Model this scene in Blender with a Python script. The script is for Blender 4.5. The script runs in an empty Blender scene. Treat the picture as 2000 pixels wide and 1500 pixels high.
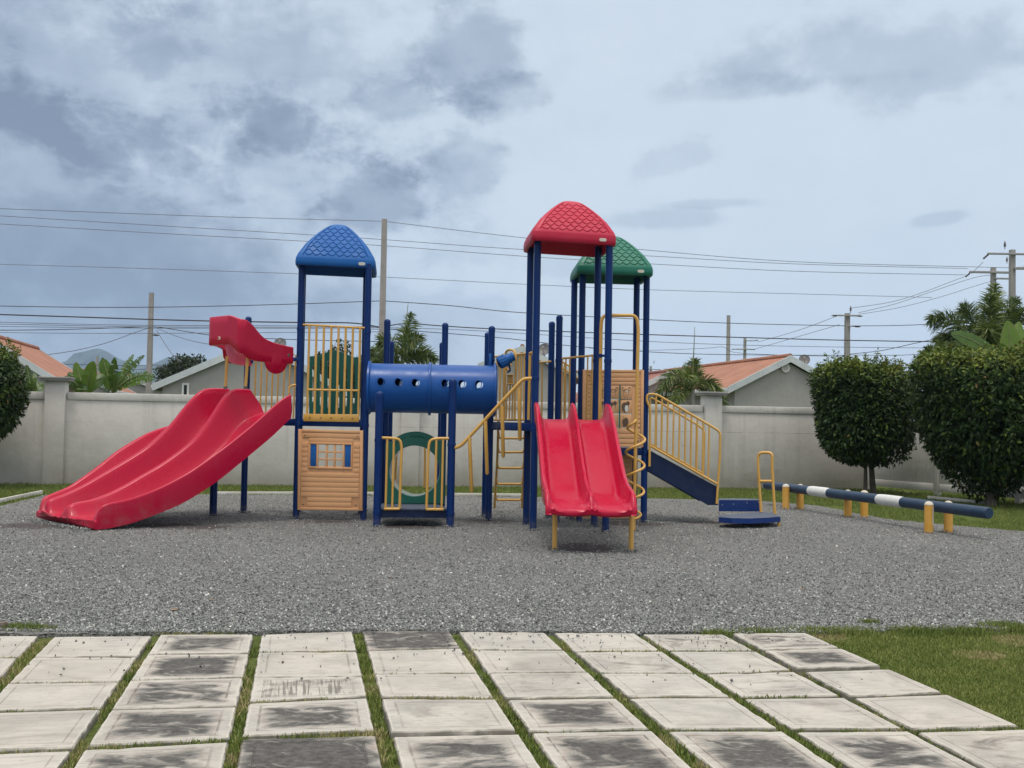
import bpy, bmesh, math, random
import numpy as np
from mathutils import Vector, Matrix, Euler

random.seed(7)
rng = np.random.default_rng(11)
SC = bpy.context.scene
COL = SC.collection
R = math.radians

# ------------------------------------------------------------------ camera
F = 2150.0
H = 1.55
PITCH = math.atan(74.0 / F)
ROLL = 0.0172
cam_d = bpy.data.cameras.new('camera')
cam = bpy.data.objects.new('camera', cam_d)
COL.objects.link(cam)
CM = Matrix.Rotation(math.pi / 2 + PITCH, 3, 'X') @ Matrix.Rotation(ROLL, 3, 'Z')
cam.matrix_world = Matrix.Translation((0, 0, H)) @ CM.to_4x4()
cam_d.sensor_width = 36.0
cam_d.lens = 36.0 * F / 2000.0
cam_d.clip_start = 0.1
cam_d.clip_end = 20000
SC.camera = cam
C0 = Vector((0, 0, H))


def ray(x, y):
    return CM @ Vector(((x - 1000.0) / F, (750.0 - y) / F, -1.0))


def P(x, y, Z):
    """measured picture position at a known distance Z"""
    d = ray(x, y)
    return C0 + d * (Z / d.y)


def G(x, y, z=0.0):
    d = ray(x, y)
    return C0 + d * ((z - H) / d.z)


def PV(x, y, A, B):
    """on the upright plane through plan points A and B"""
    d = ray(x, y)
    nx, ny = -(B[1] - A[1]), (B[0] - A[0])
    t = (nx * A[0] + ny * A[1]) / (nx * d.x + ny * d.y)
    return C0 + d * t


# ------------------------------------------------------------------ objects
WLOC = {}


def link(o, parent=None, wloc=(0, 0, 0)):
    COL.objects.link(o)
    WLOC[o.name] = Vector(wloc)
    if parent is not None:
        o.parent = parent
        o.location = Vector(wloc) - WLOC[parent.name]
    else:
        o.location = Vector(wloc)
    return o


def tag(o, label=None, cat=None, group=None, kind=None):
    if label: o['label'] = label
    if cat: o['category'] = cat
    if group: o['group'] = group
    if kind or cat: o['kind'] = kind or 'thing'
    return o


def thing(name, label, cat, loc, group=None):
    o = bpy.data.objects.new(name, None)
    o.empty_display_size = 0.2
    link(o, None, loc)
    return tag(o, label, cat, group)


class MB:
    """gathers shapes given in world coordinates into one mesh"""

    def __init__(self):
        self.v = []; self.f = []; self.mi = []; self.cur = 0

    def add(self, verts, faces):
        n = len(self.v)
        self.v += [tuple(p) for p in verts]
        self.f += [tuple(i + n for i in f) for f in faces]
        self.mi += [self.cur] * len(faces)
        return self

    def box(self, c, s, rot=None, bev=0.0):
        """c centre, s full sizes, rot 3x3"""
        rot = rot or Matrix.Identity(3)
        c = Vector(c)
        if bev <= 0:
            vs = [c + rot @ Vector((sx * s[0] / 2, sy * s[1] / 2, sz * s[2] / 2))
                  for sx in (-1, 1) for sy in (-1, 1) for sz in (-1, 1)]
            fs = [(0, 1, 3, 2), (4, 6, 7, 5), (0, 4, 5, 1), (2, 3, 7, 6), (0, 2, 6, 4), (1, 5, 7, 3)]
            return self.add(vs, fs)
        bm = bmesh.new()
        bmesh.ops.create_cube(bm, size=1.0)
        for v in bm.verts:
            v.co = Vector((v.co.x * s[0], v.co.y * s[1], v.co.z * s[2]))
        bmesh.ops.bevel(bm, geom=list(bm.edges), offset=min(bev, min(s) * 0.45), segments=2, affect='EDGES', profile=0.5)
        bm.verts.ensure_lookup_table()
        vs = [c + rot @ v.co for v in bm.verts]
        fs = [[v.index for v in f.verts] for f in bm.faces]
        bm.free()
        return self.add(vs, fs)

    def tube(self, pts, r, seg=10, caps=True, r2=None):
        pts = [Vector(p) for p in pts]
        n = len(pts)
        rs = [r] * n if not isinstance(r, (list, tuple)) else list(r)
        tan = []
        for i in range(n):
            t = pts[min(i + 1, n - 1)] - pts[max(i - 1, 0)]
            tan.append(t.normalized())
        up = Vector((0, 0, 1)) if abs(tan[0].z) < 0.9 else Vector((0, 1, 0))
        a = tan[0].cross(up).normalized()
        vs = []
        for i in range(n):
            a = (a - tan[i] * a.dot(tan[i])).normalized()
            b = tan[i].cross(a)
            for k in range(seg):
                an = 2 * math.pi * k / seg
                vs.append(pts[i] + (a * math.cos(an) + b * math.sin(an) * (r2 or 1.0)) * rs[i])
        fs = []
        for i in range(n - 1):
            for k in range(seg):
                k2 = (k + 1) % seg
                fs.append((i * seg + k, i * seg + k2, (i + 1) * seg + k2, (i + 1) * seg + k))
        if caps:
            fs.append(tuple(range(seg))[::-1])
            fs.append(tuple((n - 1) * seg + k for k in range(seg)))
        return self.add(vs, fs)

    def lathe(self, c, axis, prof, seg=20):
        """prof: (radius, distance along axis)"""
        c = Vector(c); ax = Vector(axis).normalized()
        up = Vector((0, 0, 1)) if abs(ax.z) < 0.9 else Vector((1, 0, 0))
        a = ax.cross(up).normalized(); b = ax.cross(a)
        vs = []
        for r, h in prof:
            for k in range(seg):
                an = 2 * math.pi * k / seg
                vs.append(c + ax * h + (a * math.cos(an) + b * math.sin(an)) * max(r, 1e-4))
        fs = []
        for i in range(len(prof) - 1):
            for k in range(seg):
                k2 = (k + 1) % seg
                fs.append((i * seg + k, i * seg + k2, (i + 1) * seg + k2, (i + 1) * seg + k))
        fs.append(tuple(range(seg))[::-1])
        fs.append(tuple((len(prof) - 1) * seg + k for k in range(seg)))
        return self.add(vs, fs)

    def prism(self, poly, z0, z1):
        n = len(poly)
        vs = [(p[0], p[1], z0) for p in poly] + [(p[0], p[1], z1) for p in poly]
        fs = [tuple(range(n))[::-1], tuple(range(n, 2 * n))]
        fs += [(i, (i + 1) % n, n + (i + 1) % n, n + i) for i in range(n)]
        return self.add(vs, fs)

    def loft(self, secs, closed=False, cap=False):
        m = len(secs[0]); vs = [p for s in secs for p in s]; fs = []
        for i in range(len(secs) - 1):
            for k in range(m if closed else m - 1):
                k2 = (k + 1) % m
                fs.append((i * m + k, i * m + k2, (i + 1) * m + k2, (i + 1) * m + k))
        if cap and closed:
            fs.append(tuple(range(m))[::-1]); fs.append(tuple((len(secs) - 1) * m + k for k in range(m)))
        return self.add(vs, fs)

    def build(self, name, mats, parent=None, smooth=35, origin=None):
        if not isinstance(mats, (list, tuple)): mats = [mats]
        V = np.array(self.v, dtype=float)
        if origin is None:
            lo, hi = V.min(0), V.max(0)
            origin = ((lo[0] + hi[0]) / 2, (lo[1] + hi[1]) / 2, lo[2])
        origin = Vector(origin)
        V = V - np.array(origin)
        me = bpy.data.meshes.new(name)
        me.from_pydata(V.tolist(), [], self.f)
        for m in mats: me.materials.append(m)
        if len(mats) > 1: me.polygons.foreach_set('material_index', self.mi)
        finish(me, smooth)
        o = bpy.data.objects.new(name, me)
        return link(o, parent, origin)


def finish(me, smooth):
    bm = bmesh.new(); bm.from_mesh(me)
    bmesh.ops.recalc_face_normals(bm, faces=bm.faces)
    bm.to_mesh(me); bm.free()
    if smooth:
        me.polygons.foreach_set('use_smooth', [True] * len(me.polygons))
        me.set_sharp_from_angle(angle=R(smooth))
    me.update()


def np_mesh(name, V, Fc, mat, parent=None, origin=(0, 0, 0), tint=None, smooth=False):
    """V (N,3), Fc (M,k) arrays, with an optional per-vertex number called tint"""
    V = np.asarray(V, dtype=np.float32) - np.array(origin, dtype=np.float32)
    Fc = np.asarray(Fc, dtype=np.int32)
    me = bpy.data.meshes.new(name)
    me.vertices.add(len(V)); me.vertices.foreach_set('co', V.ravel())
    k = Fc.shape[1]
    me.loops.add(Fc.size); me.loops.foreach_set('vertex_index', Fc.ravel())
    me.polygons.add(len(Fc))
    me.polygons.foreach_set('loop_start', np.arange(0, Fc.size, k, dtype=np.int32))
    me.polygons.foreach_set('use_smooth', np.full(len(Fc), smooth))
    if tint is not None:
        at = me.attributes.new('tint', 'FLOAT', 'POINT')
        at.data.foreach_set('value', np.asarray(tint, dtype=np.float32))
    me.materials.append(mat)
    me.update(calc_edges=True); me.validate()
    o = bpy.data.objects.new(name, me)
    return link(o, parent, origin)


def fillet(pts, r, n=6):
    """round the inner corners of a polyline"""
    pts = [Vector(p) for p in pts]
    rr = r if isinstance(r, (list, tuple)) else [r] * len(pts)
    out = [pts[0]]
    for i in range(1, len(pts) - 1):
        a, b, c = pts[i - 1], pts[i], pts[i + 1]
        d1, d2 = (a - b), (c - b)
        q = min(rr[i], d1.length * 0.48, d2.length * 0.48)
        s, e = b + d1.normalized() * q, b + d2.normalized() * q
        for k in range(n + 1):
            t = k / n
            out.append(s * (1 - t) ** 2 + b * 2 * t * (1 - t) + e * t ** 2)
    out.append(pts[-1])
    return out


def catmull(pts, m=6):
    pts = [Vector(p) for p in pts]
    out = []
    for i in range(len(pts) - 1):
        p0 = pts[max(i - 1, 0)]; p1 = pts[i]; p2 = pts[i + 1]; p3 = pts[min(i + 2, len(pts) - 1)]
        for k in range(m):
            t = k / m
            out.append(0.5 * ((2 * p1) + (p2 - p0) * t + (2 * p0 - 5 * p1 + 4 * p2 - p3) * t * t + (3 * p1 - p0 - 3 * p2 + p3) * t ** 3))
    out.append(pts[-1])
    return out


def resample(pts, n):
    pts = [Vector(p) for p in pts]
    L = [0.0]
    for a, b in zip(pts, pts[1:]): L.append(L[-1] + (b - a).length)
    out = []; j = 0
    for i in range(n):
        s = L[-1] * i / (n - 1)
        while j < len(L) - 2 and L[j + 1] < s: j += 1
        t = (s - L[j]) / max(L[j + 1] - L[j], 1e-9)
        out.append(pts[j].lerp(pts[j + 1], min(max(t, 0), 1)))
    return out


def frame(right, up=(0, 0, 1)):
    """columns: along, out towards the viewer, up"""
    x = Vector(right).normalized(); z = Vector(up).normalized()
    y = z.cross(x).normalized(); z = x.cross(y).normalized()
    m = Matrix((x, y, z)).transposed()
    return m


def cut_panel(outlines, thick, bev, fr, org):
    """flat panel with real openings: outlines are 2D loops, the first is the outside"""
    cu = bpy.data.curves.new('tmp', 'CURVE')
    cu.dimensions = '2D'; cu.fill_mode = 'BOTH'
    cu.extrude = max(thick / 2 - bev, 1e-4); cu.bevel_depth = bev; cu.bevel_resolution = 2
    for lo in outlines:
        sp = cu.splines.new('POLY'); sp.points.add(len(lo) - 1)
        for p, q in zip(sp.points, lo): p.co = (q[0], q[1], 0, 1)
        sp.use_cyclic_u = True
    ob = bpy.data.objects.new('tmp', cu); COL.objects.link(ob)
    dg = bpy.context.evaluated_depsgraph_get()
    me = bpy.data.meshes.new_from_object(ob.evaluated_get(dg))
    vs = [Vector(org) + fr @ Vector((v.co.x, v.co.z, v.co.y)) for v in me.vertices]
    fs = [tuple(p.vertices) for p in me.polygons]
    bpy.data.objects.remove(ob); bpy.data.curves.remove(cu); bpy.data.meshes.remove(me)
    return vs, fs


def circle2(cx, cy, r, n=40, ry=None):
    return [(cx + r * math.cos(2 * math.pi * k / n), cy + (ry or r) * math.sin(2 * math.pi * k / n)) for k in range(n)]


def slot2(cx, y0, y1, w, n=6):
    r = w / 2; o = []
    for k in range(n + 1):
        a = math.pi * k / n; o.append((cx + r * math.cos(a), y1 - r + r * math.sin(a)))
    for k in range(n + 1):
        a = math.pi + math.pi * k / n; o.append((cx + r * math.cos(a), y0 + r + r * math.sin(a)))
    return o


def rrect2(x0, y0, x1, y1, r, n=5):
    o = []
    for cx, cy, a0 in ((x1 - r, y1 - r, 0), (x0 + r, y1 - r, 90), (x0 + r, y0 + r, 180), (x1 - r, y0 + r, 270)):
        for k in range(n + 1):
            a = R(a0 + 90 * k / n); o.append((cx + r * math.cos(a), cy + r * math.sin(a)))
    return o


# ------------------------------------------------------------------ materials
def nt_new(name):
    m = bpy.data.materials.new(name); m.use_nodes = True
    nt = m.node_tree
    return m, nt, nt.nodes['Principled BSDF']


def N(nt, t, **kw):
    n = nt.nodes.new(t)
    for k, v in kw.items():
        if k.startswith('i_'):
            n.inputs[k[2:].replace('_', ' ')].default_value = v
        else:
            setattr(n, k, v)
    return n


def noise(nt, scale, detail=4, rough=0.55, vec=None, dist=0.0):
    n = N(nt, 'ShaderNodeTexNoise'); n.inputs['Scale'].default_value = scale
    n.inputs['Detail'].default_value = detail; n.inputs['Roughness'].default_value = rough
    n.inputs['Distortion'].default_value = dist
    if vec is not None: nt.links.new(vec, n.inputs['Vector'])
    return n.outputs['Fac']


def ramp(nt, src, stops, interp='LINEAR'):
    r = N(nt, 'ShaderNodeValToRGB'); cr = r.color_ramp; cr.interpolation = interp
    while len(cr.elements) < len(stops): cr.elements.new(0.5)
    for e, (p, c) in zip(cr.elements, stops):
        e.position = p; e.color = (c if len(c) == 4 else tuple(c) + (1,)) if hasattr(c, '__len__') else (c, c, c, 1)
    nt.links.new(src, r.inputs['Fac'])
    return r.outputs['Color']


def mix(nt, fac, a, b, mode='MIX'):
    m = N(nt, 'ShaderNodeMix'); m.data_type = 'RGBA'; m.blend_type = mode
    for key, val in (('Factor', fac), ('A', a), ('B', b)):
        s = [i for i in m.inputs if i.name == key and i.enabled][0]
        if hasattr(val, 'is_linked'): nt.links.new(val, s)
        elif key == 'Factor': s.default_value = val
        else: s.default_value = tuple(val) + (1,) if len(val) == 3 else val
    return [o for o in m.outputs if o.enabled][0]


def math_(nt, op, a, b=None, clamp=False):
    m = N(nt, 'ShaderNodeMath', operation=op); m.use_clamp = clamp
    for i, v in enumerate((a, b)):
        if v is None: continue
        if hasattr(v, 'is_linked'): nt.links.new(v, m.inputs[i])
        else: m.inputs[i].default_value = v
    return m.outputs[0]


def maprange(nt, v, a, b, c=0.0, d=1.0, smooth=True):
    m = N(nt, 'ShaderNodeMapRange'); m.interpolation_type = 'SMOOTHSTEP' if smooth else 'LINEAR'
    nt.links.new(v, m.inputs['Value'])
    for k, x in (('From Min', a), ('From Max', b), ('To Min', c), ('To Max', d)): m.inputs[k].default_value = x
    return m.outputs['Result']


def turned(nt, pos, ang, scale):
    a = N(nt, 'ShaderNodeMapping'); a.inputs['Rotation'].default_value = (0, 0, ang); nt.links.new(pos, a.inputs['Vector'])
    b = N(nt, 'ShaderNodeMapping'); b.inputs['Scale'].default_value = scale; nt.links.new(a.outputs['Vector'], b.inputs['Vector'])
    return b.outputs['Vector']


def position(nt):
    return N(nt, 'ShaderNodeNewGeometry').outputs['Position']


def bump(nt, bs, height, strength, dist=0.01):
    b = N(nt, 'ShaderNodeBump'); b.inputs['Strength'].default_value = strength; b.inputs['Distance'].default_value = dist
    nt.links.new(height, b.inputs['Height']); nt.links.new(b.outputs['Normal'], bs.inputs['Normal'])


def plastic(name, col, rough=0.35, fade=0.12, coat=0.0, scale=3.0, spec=0.5, bumpy=0.03):
    """moulded plastic or painted metal, slightly faded and scuffed in patches"""
    m, nt, bs = nt_new(name)
    pos = position(nt)
    n1 = noise(nt, scale, 5, 0.6, pos); n2 = noise(nt, scale * 14, 3, 0.6, pos)
    f = maprange(nt, n1, 0.35, 0.75)
    lite = tuple(c + (0.75 - c) * fade for c in col); dark = tuple(c * (1 - fade * 1.6) for c in col)
    c1 = mix(nt, f, dark, lite)
    sc = maprange(nt, n2, 0.62, 0.80, 0, 0.35)
    c2 = mix(nt, sc, c1, tuple(c + (0.6 - c) * fade * 1.6 for c in col))
    if name == 'red_plastic':
        # bed worn pale by years of sliding, thin scratches, a little dust
        wv = noise(nt, 1.4, 5, 0.7, turned(nt, pos, R(35), (1.0, 9.0, 1.5)))
        c2 = mix(nt, maprange(nt, wv, 0.52, 0.74, 0, 0.14), c2, (0.50, 0.045, 0.09))
        c2 = mix(nt, maprange(nt, noise(nt, 90, 2, 0.5, pos), 0.72, 0.80, 0, 0.30), c2, (0.45, 0.14, 0.16))
        sepz = N(nt, 'ShaderNodeSeparateXYZ'); nt.links.new(pos, sepz.inputs[0])
        dust = math_(nt, 'MULTIPLY', maprange(nt, sepz.outputs['Z'], 0.55, 0.05), maprange(nt, noise(nt, 6, 5, 0.7, pos), 0.40, 0.70, 0, 0.40))
        c2 = mix(nt, dust, c2, (0.30, 0.16, 0.15))
    if name == 'navy_painted_steel':
        sepz = N(nt, 'ShaderNodeSeparateXYZ'); nt.links.new(pos, sepz.inputs[0])
        dust = math_(nt, 'MULTIPLY', maprange(nt, sepz.outputs['Z'], 0.22, 0.0), maprange(nt, noise(nt, 14, 5, 0.7, pos), 0.35, 0.65, 0, 0.6))
        c2 = mix(nt, dust, c2, (0.13, 0.125, 0.12))
        c2 = mix(nt, maprange(nt, noise(nt, 38, 3, 0.6, pos), 0.70, 0.74, 0, 0.6), c2, (0.05, 0.10, 0.22))
    nt.links.new(c2, bs.inputs['Base Color'])
    nt.links.new(maprange(nt, n1, 0.3, 0.7, rough - 0.07, rough + 0.10), bs.inputs['Roughness'])
    bs.inputs['Coat Weight'].default_value = coat
    bs.inputs['Specular IOR Level'].default_value = spec
    if bumpy: bump(nt, bs, noise(nt, 60, 3, 0.6, pos), bumpy, 0.004)
    return m


M = {}
M['red'] = plastic('red_plastic', (0.455, 0.0008, 0.033), 0.29, 0.006, 0.0, 1.6, 0.30)
M['red_roof'] = plastic('red_roof_plastic', (0.47, 0.007, 0.042), 0.45, 0.015, spec=0.35)
M['blue_roof'] = plastic('blue_roof_plastic', (0.004, 0.10, 0.35), 0.55, 0.015, spec=0.3)
M['green_roof'] = plastic('green_roof_plastic', (0.006, 0.15, 0.095), 0.45, 0.02, spec=0.4)
M['tube'] = plastic('blue_tube_plastic', (0.002, 0.072, 0.30), 0.36, 0.008, spec=0.35)
M['navy'] = plastic('navy_painted_steel', (0.0006, 0.024, 0.13), 0.36, 0.003, spec=0.25)
M['deck'] = plastic('navy_coated_deck', (0.003, 0.014, 0.06), 0.5, 0.015, 0, 8, 0.3)
M['step'] = plastic('blue_coated_step', (0.002, 0.028, 0.16), 0.45, 0.012, 0, 8, 0.35)
M['tread'] = plastic('worn_step_tread', (0.045, 0.06, 0.10), 0.6, 0.08, 0, 8)
M['yellow'] = plastic('yellow_painted_steel', (0.68, 0.375, 0.075), 0.34, 0.05, 0, 5)
M['bollard'] = plastic('yellow_post_plastic', (0.68, 0.35, 0.05), 0.42, 0.05, 0, 6)
M['tan'] = plastic('tan_plastic', (0.72, 0.38, 0.175), 0.5, 0.03)
M['green'] = plastic('green_plastic', (0.003, 0.135, 0.092), 0.38, 0.02)
M['white'] = plastic('white_plastic', (0.72, 0.71, 0.66), 0.5, 0.05)
M['grime_white'] = plastic('dirty_white_cap', (0.62, 0.56, 0.45), 0.6, 0.12, 0, 20)
M['wrap'] = plastic('white_grip_wrap', (0.66, 0.66, 0.64), 0.7, 0.08, 0, 14, bumpy=0.3)
M['beam'] = plastic('dark_blue_beam', (0.010, 0.034, 0.075), 0.45, 0.03, 0, 5, 0.35)
M['bolt'] = plastic('dark_bolt_steel', (0.10, 0.07, 0.05), 0.4, 0.1, 0, 20)
M['dry_leaf'] = plastic('dry_leaf', (0.24, 0.15, 0.085), 0.8, 0.1, 0, 20)
M['brown'] = plastic('brown_print', (0.12, 0.065, 0.035), 0.6, 0.05)
M['badge'] = plastic('pale_badge', (0.62, 0.58, 0.50), 0.5, 0.05, 0, 30)


def m_pane(name):
    m, nt, bs = nt_new(name)
    bs.inputs['Base Color'].default_value = (0.75, 0.83, 0.80, 1); bs.inputs['Roughness'].default_value = 0.3
    bs.inputs['Alpha'].default_value = 0.35
    return m


M['clear'] = m_pane('clear_hazed_plastic')


def m_wall(name, base, dark, streak=1.0, warm=(0.40, 0.34, 0.28)):
    m, nt, bs = nt_new(name)
    pos = position(nt)
    n1 = noise(nt, 0.9, 6, 0.62, pos); n2 = noise(nt, 7, 5, 0.65, pos)
    mp = N(nt, 'ShaderNodeMapping'); mp.inputs['Scale'].default_value = (5, 5, 0.35); nt.links.new(pos, mp.inputs['Vector'])
    st = noise(nt, 1.0, 5, 0.6, mp.outputs['Vector'])
    c = mix(nt, maprange(nt, n1, 0.3, 0.7), base, dark)
    c = mix(nt, maprange(nt, st, 0.52, 0.76, 0, 0.55 * streak), c, tuple(x * 0.62 for x in base))
    c = mix(nt, maprange(nt, n2, 0.45, 0.8, 0, 0.30), c, tuple(min(1, x * 1.18) for x in base))
    sep = N(nt, 'ShaderNodeSeparateXYZ'); nt.links.new(pos, sep.inputs[0])
    low = maprange(nt, sep.outputs['Z'], 0.65, 0.0, 0, 1)
    low = math_(nt, 'MULTIPLY', low, maprange(nt, n1, 0.25, 0.7, 0.15, 0.75))
    c = mix(nt, low, c, warm)
    spots = N(nt, 'ShaderNodeTexVoronoi'); spots.inputs['Scale'].default_value = 1.7; nt.links.new(pos, spots.inputs['Vector'])
    sp = math_(nt, 'LESS_THAN', spots.outputs['Distance'], 0.035)
    c = mix(nt, math_(nt, 'MULTIPLY', sp, 0.6), c, (0.12, 0.11, 0.10))
    if name.startswith('weathered_grey'):
        # day-work joint in the render
        j = math_(nt, 'ABSOLUTE', math_(nt, 'SUBTRACT', math_(nt, 'ADD', sep.outputs['Z'], math_(nt, 'MULTIPLY', n1, 0.03)), 1.40))
        j = math_(nt, 'MULTIPLY', maprange(nt, j, 0.012, 0.003), maprange(nt, n1, 0.42, 0.6, 0, 0.75))
        c = mix(nt, j, c, (0.25, 0.235, 0.22))
    nt.links.new(c, bs.inputs['Base Color']); bs.inputs['Roughness'].default_value = 0.9
    h = math_(nt, 'ADD', noise(nt, 3, 6, 0.7, pos), math_(nt, 'MULTIPLY', n2, 0.6))
    bump(nt, bs, h, 0.5, 0.02)
    return m


M['wall'] = m_wall('weathered_grey_render', (0.60, 0.567, 0.525), (0.515, 0.487, 0.452), 0.8)
M['coping'] = m_wall('weathered_pale_coping', (0.62, 0.60, 0.56), (0.48, 0.46, 0.425), 0.9)
M['cap'] = m_wall('grey_pillar_cap', (0.34, 0.33, 0.31), (0.22, 0.21, 0.20), 0.6)
M['house'] = m_wall('smooth_grey_house_render', (0.37, 0.35, 0.33), (0.34, 0.325, 0.305), 0.25, (0.28, 0.26, 0.24))
M['trim'] = m_wall('pale_roof_trim', (0.60, 0.63, 0.64), (0.48, 0.51, 0.52), 0.6, (0.5, 0.5, 0.5))
M['vinyl'] = m_wall('white_vinyl', (0.76, 0.75, 0.73), (0.70, 0.69, 0.67), 0.3, (0.5, 0.45, 0.38))
M['pole'] = m_wall('pale_concrete_pole', (0.36, 0.34, 0.32), (0.26, 0.25, 0.235), 0.8, (0.3, 0.28, 0.26))


def m_roof(name, a, b, vdir):
    """ribbed tile sheeting; ribs run down the slope"""
    m, nt, bs = nt_new(name)
    pos = position(nt)
    dot = N(nt, 'ShaderNodeVectorMath', operation='DOT_PRODUCT'); dot.inputs[1].default_value = vdir
    nt.links.new(pos, dot.inputs[0])
    w = math_(nt, 'SINE', math_(nt, 'MULTIPLY', dot.outputs['Value'], 2 * math.pi / 0.26))
    sep = N(nt, 'ShaderNodeSeparateXYZ'); nt.links.new(pos, sep.inputs[0])
    course = math_(nt, 'FRACT', math_(nt, 'MULTIPLY', sep.outputs['Z'], 1 / 0.19))
    n1 = noise(nt, 1.3, 5, 0.6, pos); n2 = noise(nt, 9, 4, 0.6, pos)
    c = mix(nt, maprange(nt, n1, 0.3, 0.7), a, b)
    c = mix(nt, maprange(nt, n2, 0.5, 0.75, 0, 0.35), c, tuple(x * 0.6 for x in a))
    nt.links.new(c, bs.inputs['Base Color']); bs.inputs['Roughness'].default_value = 0.8
    h = math_(nt, 'ADD', w, math_(nt, 'MULTIPLY', course, 0.8))
    bump(nt, bs, h, 0.7, 0.035)
    return m


def m_leaf(name, stops, rough=0.45, trans=0.15, spec=0.4):
    m, nt, bs = nt_new(name)
    at = N(nt, 'ShaderNodeAttribute'); at.attribute_name = 'tint'
    n = noise(nt, 2.2, 3, 0.5, position(nt))
    t = math_(nt, 'ADD', at.outputs['Fac'], maprange(nt, n, 0.3, 0.7, -0.10, 0.10))
    c = ramp(nt, t, stops)
    nt.links.new(c, bs.inputs['Base Color']); bs.inputs['Roughness'].default_value = rough
    bs.inputs['Specular IOR Level'].default_value = spec
    if trans:
        tr = N(nt, 'ShaderNodeBsdfTranslucent'); nt.links.new(mix(nt, 0.5, c, (0.16, 0.22, 0.02)), tr.inputs['Color'])
        mx = N(nt, 'ShaderNodeMixShader'); mx.inputs[0].default_value = trans
        nt.links.new(bs.outputs[0], mx.inputs[1]); nt.links.new(tr.outputs[0], mx.inputs[2])
        nt.links.new(mx.outputs[0], nt.nodes['Material Output'].inputs['Surface'])
    return m


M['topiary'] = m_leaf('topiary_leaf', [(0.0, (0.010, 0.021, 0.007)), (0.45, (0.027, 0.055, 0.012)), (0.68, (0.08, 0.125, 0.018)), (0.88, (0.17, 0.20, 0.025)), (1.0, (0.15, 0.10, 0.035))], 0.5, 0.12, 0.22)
M['palm'] = m_leaf('palm_leaf', [(0.0, (0.022, 0.040, 0.014)), (0.5, (0.095, 0.14, 0.034)), (0.8, (0.21, 0.25, 0.06)), (1.0, (0.30, 0.30, 0.13))], 0.45)
M['banana'] = m_leaf('banana_leaf', [(0.0, (0.025, 0.05, 0.014)), (0.5, (0.06, 0.12, 0.022)), (0.85, (0.14, 0.23, 0.035)), (1.0, (0.22, 0.17, 0.08))], 0.4, 0.25)
M['tree'] = m_leaf('dense_tree_leaf', [(0.0, (0.012, 0.020, 0.010)), (0.5, (0.03, 0.045, 0.018)), (1.0, (0.07, 0.085, 0.03))], 0.5, 0.1)
M['grass'] = m_leaf('grass_blade', [(0.0, (0.06, 0.09, 0.02)), (0.5, (0.165, 0.21, 0.052)), (0.8, (0.28, 0.29, 0.09)), (1.0, (0.42, 0.34, 0.19))], 0.6, 0.2, 0.2)


def m_bark(name, a, b):
    m, nt, bs = nt_new(name)
    pos = position(nt)
    mp = N(nt, 'ShaderNodeMapping'); mp.inputs['Scale'].default_value = (1, 1, 0.2); nt.links.new(pos, mp.inputs['Vector'])
    n1 = noise(nt, 26, 5, 0.65, mp.outputs['Vector'])
    nt.links.new(mix(nt, maprange(nt, n1, 0.3, 0.7), a, b), bs.inputs['Base Color'])
    bs.inputs['Roughness'].default_value = 0.9
    bump(nt, bs, n1, 0.7, 0.02)
    return m


M['bark'] = m_bark('rough_bark', (0.10, 0.08, 0.06), (0.20, 0.165, 0.13))
M['stem'] = m_bark('green_stem', (0.12, 0.15, 0.05), (0.22, 0.24, 0.10))
M['cable'] = plastic('black_cable', (0.018, 0.018, 0.022), 0.6, 0.02, 0, 3)
M['wire'] = plastic('grey_wire', (0.075, 0.08, 0.10), 0.5, 0.02, 0, 3)
M['insul'] = plastic('brown_insulator', (0.045, 0.032, 0.032), 0.4, 0.05, 0, 30)
M['arm'] = plastic('galvanised_arm', (0.30, 0.29, 0.29), 0.55, 0.08, 0, 12)
M['dish'] = plastic('grey_dish', (0.13, 0.13, 0.125), 0.5, 0.10, 0, 12)
M['dark'] = plastic('dark_opening', (0.015, 0.016, 0.02), 0.2, 0.02, 0, 3)
# ------------------------------------------------------------------ sky and sun
SUN_EL, SUN_AZ = R(74), R(200)      # azimuth measured clockwise from +Y
world = bpy.data.worlds.new('World'); SC.world = world
world.use_nodes = True
wn = world.node_tree; wn.nodes.clear()
w_out = N(wn, 'ShaderNodeOutputWorld')
sky = N(wn, 'ShaderNodeTexSky'); sky.sky_type = 'NISHITA'; sky.sun_disc = False
sky.sun_elevation = SUN_EL; sky.sun_rotation = SUN_AZ
bg_sky = N(wn, 'ShaderNodeBackground'); bg_sky.inputs['Strength'].default_value = 0.10
wn.links.new(sky.outputs[0], bg_sky.inputs['Color'])
tc = N(wn, 'ShaderNodeTexCoord')
nrm = N(wn, 'ShaderNodeVectorMath', operation='NORMALIZE'); wn.links.new(tc.outputs['Generated'], nrm.inputs[0])
DIR = nrm.outputs['Vector']
sepd = N(wn, 'ShaderNodeSeparateXYZ'); wn.links.new(DIR, sepd.inputs[0])
zz = sepd.outputs['Z']
# cloud sheet: directions flattened onto a layer overhead
den = math_(wn, 'ADD', math_(wn, 'MAXIMUM', zz, 0.0), 0.75)
cmb = N(wn, 'ShaderNodeCombineXYZ')
wn.links.new(math_(wn, 'MULTIPLY', sepd.outputs['X'], 1.25), cmb.inputs[0])
wn.links.new(math_(wn, 'MULTIPLY', sepd.outputs['Y'], 1.25), cmb.inputs[1])
wn.links.new(math_(wn, 'MULTIPLY', zz, 1.9), cmb.inputs[2])
CV = cmb.outputs[0]


def cloud_noise(scale, detail, rough, off, dist=0.0):
    mp = N(wn, 'ShaderNodeMapping'); mp.inputs['Location'].default_value = off
    wn.links.new(CV, mp.inputs['Vector'])
    return noise(wn, scale, detail, rough, mp.outputs['Vector'], dist)


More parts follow.
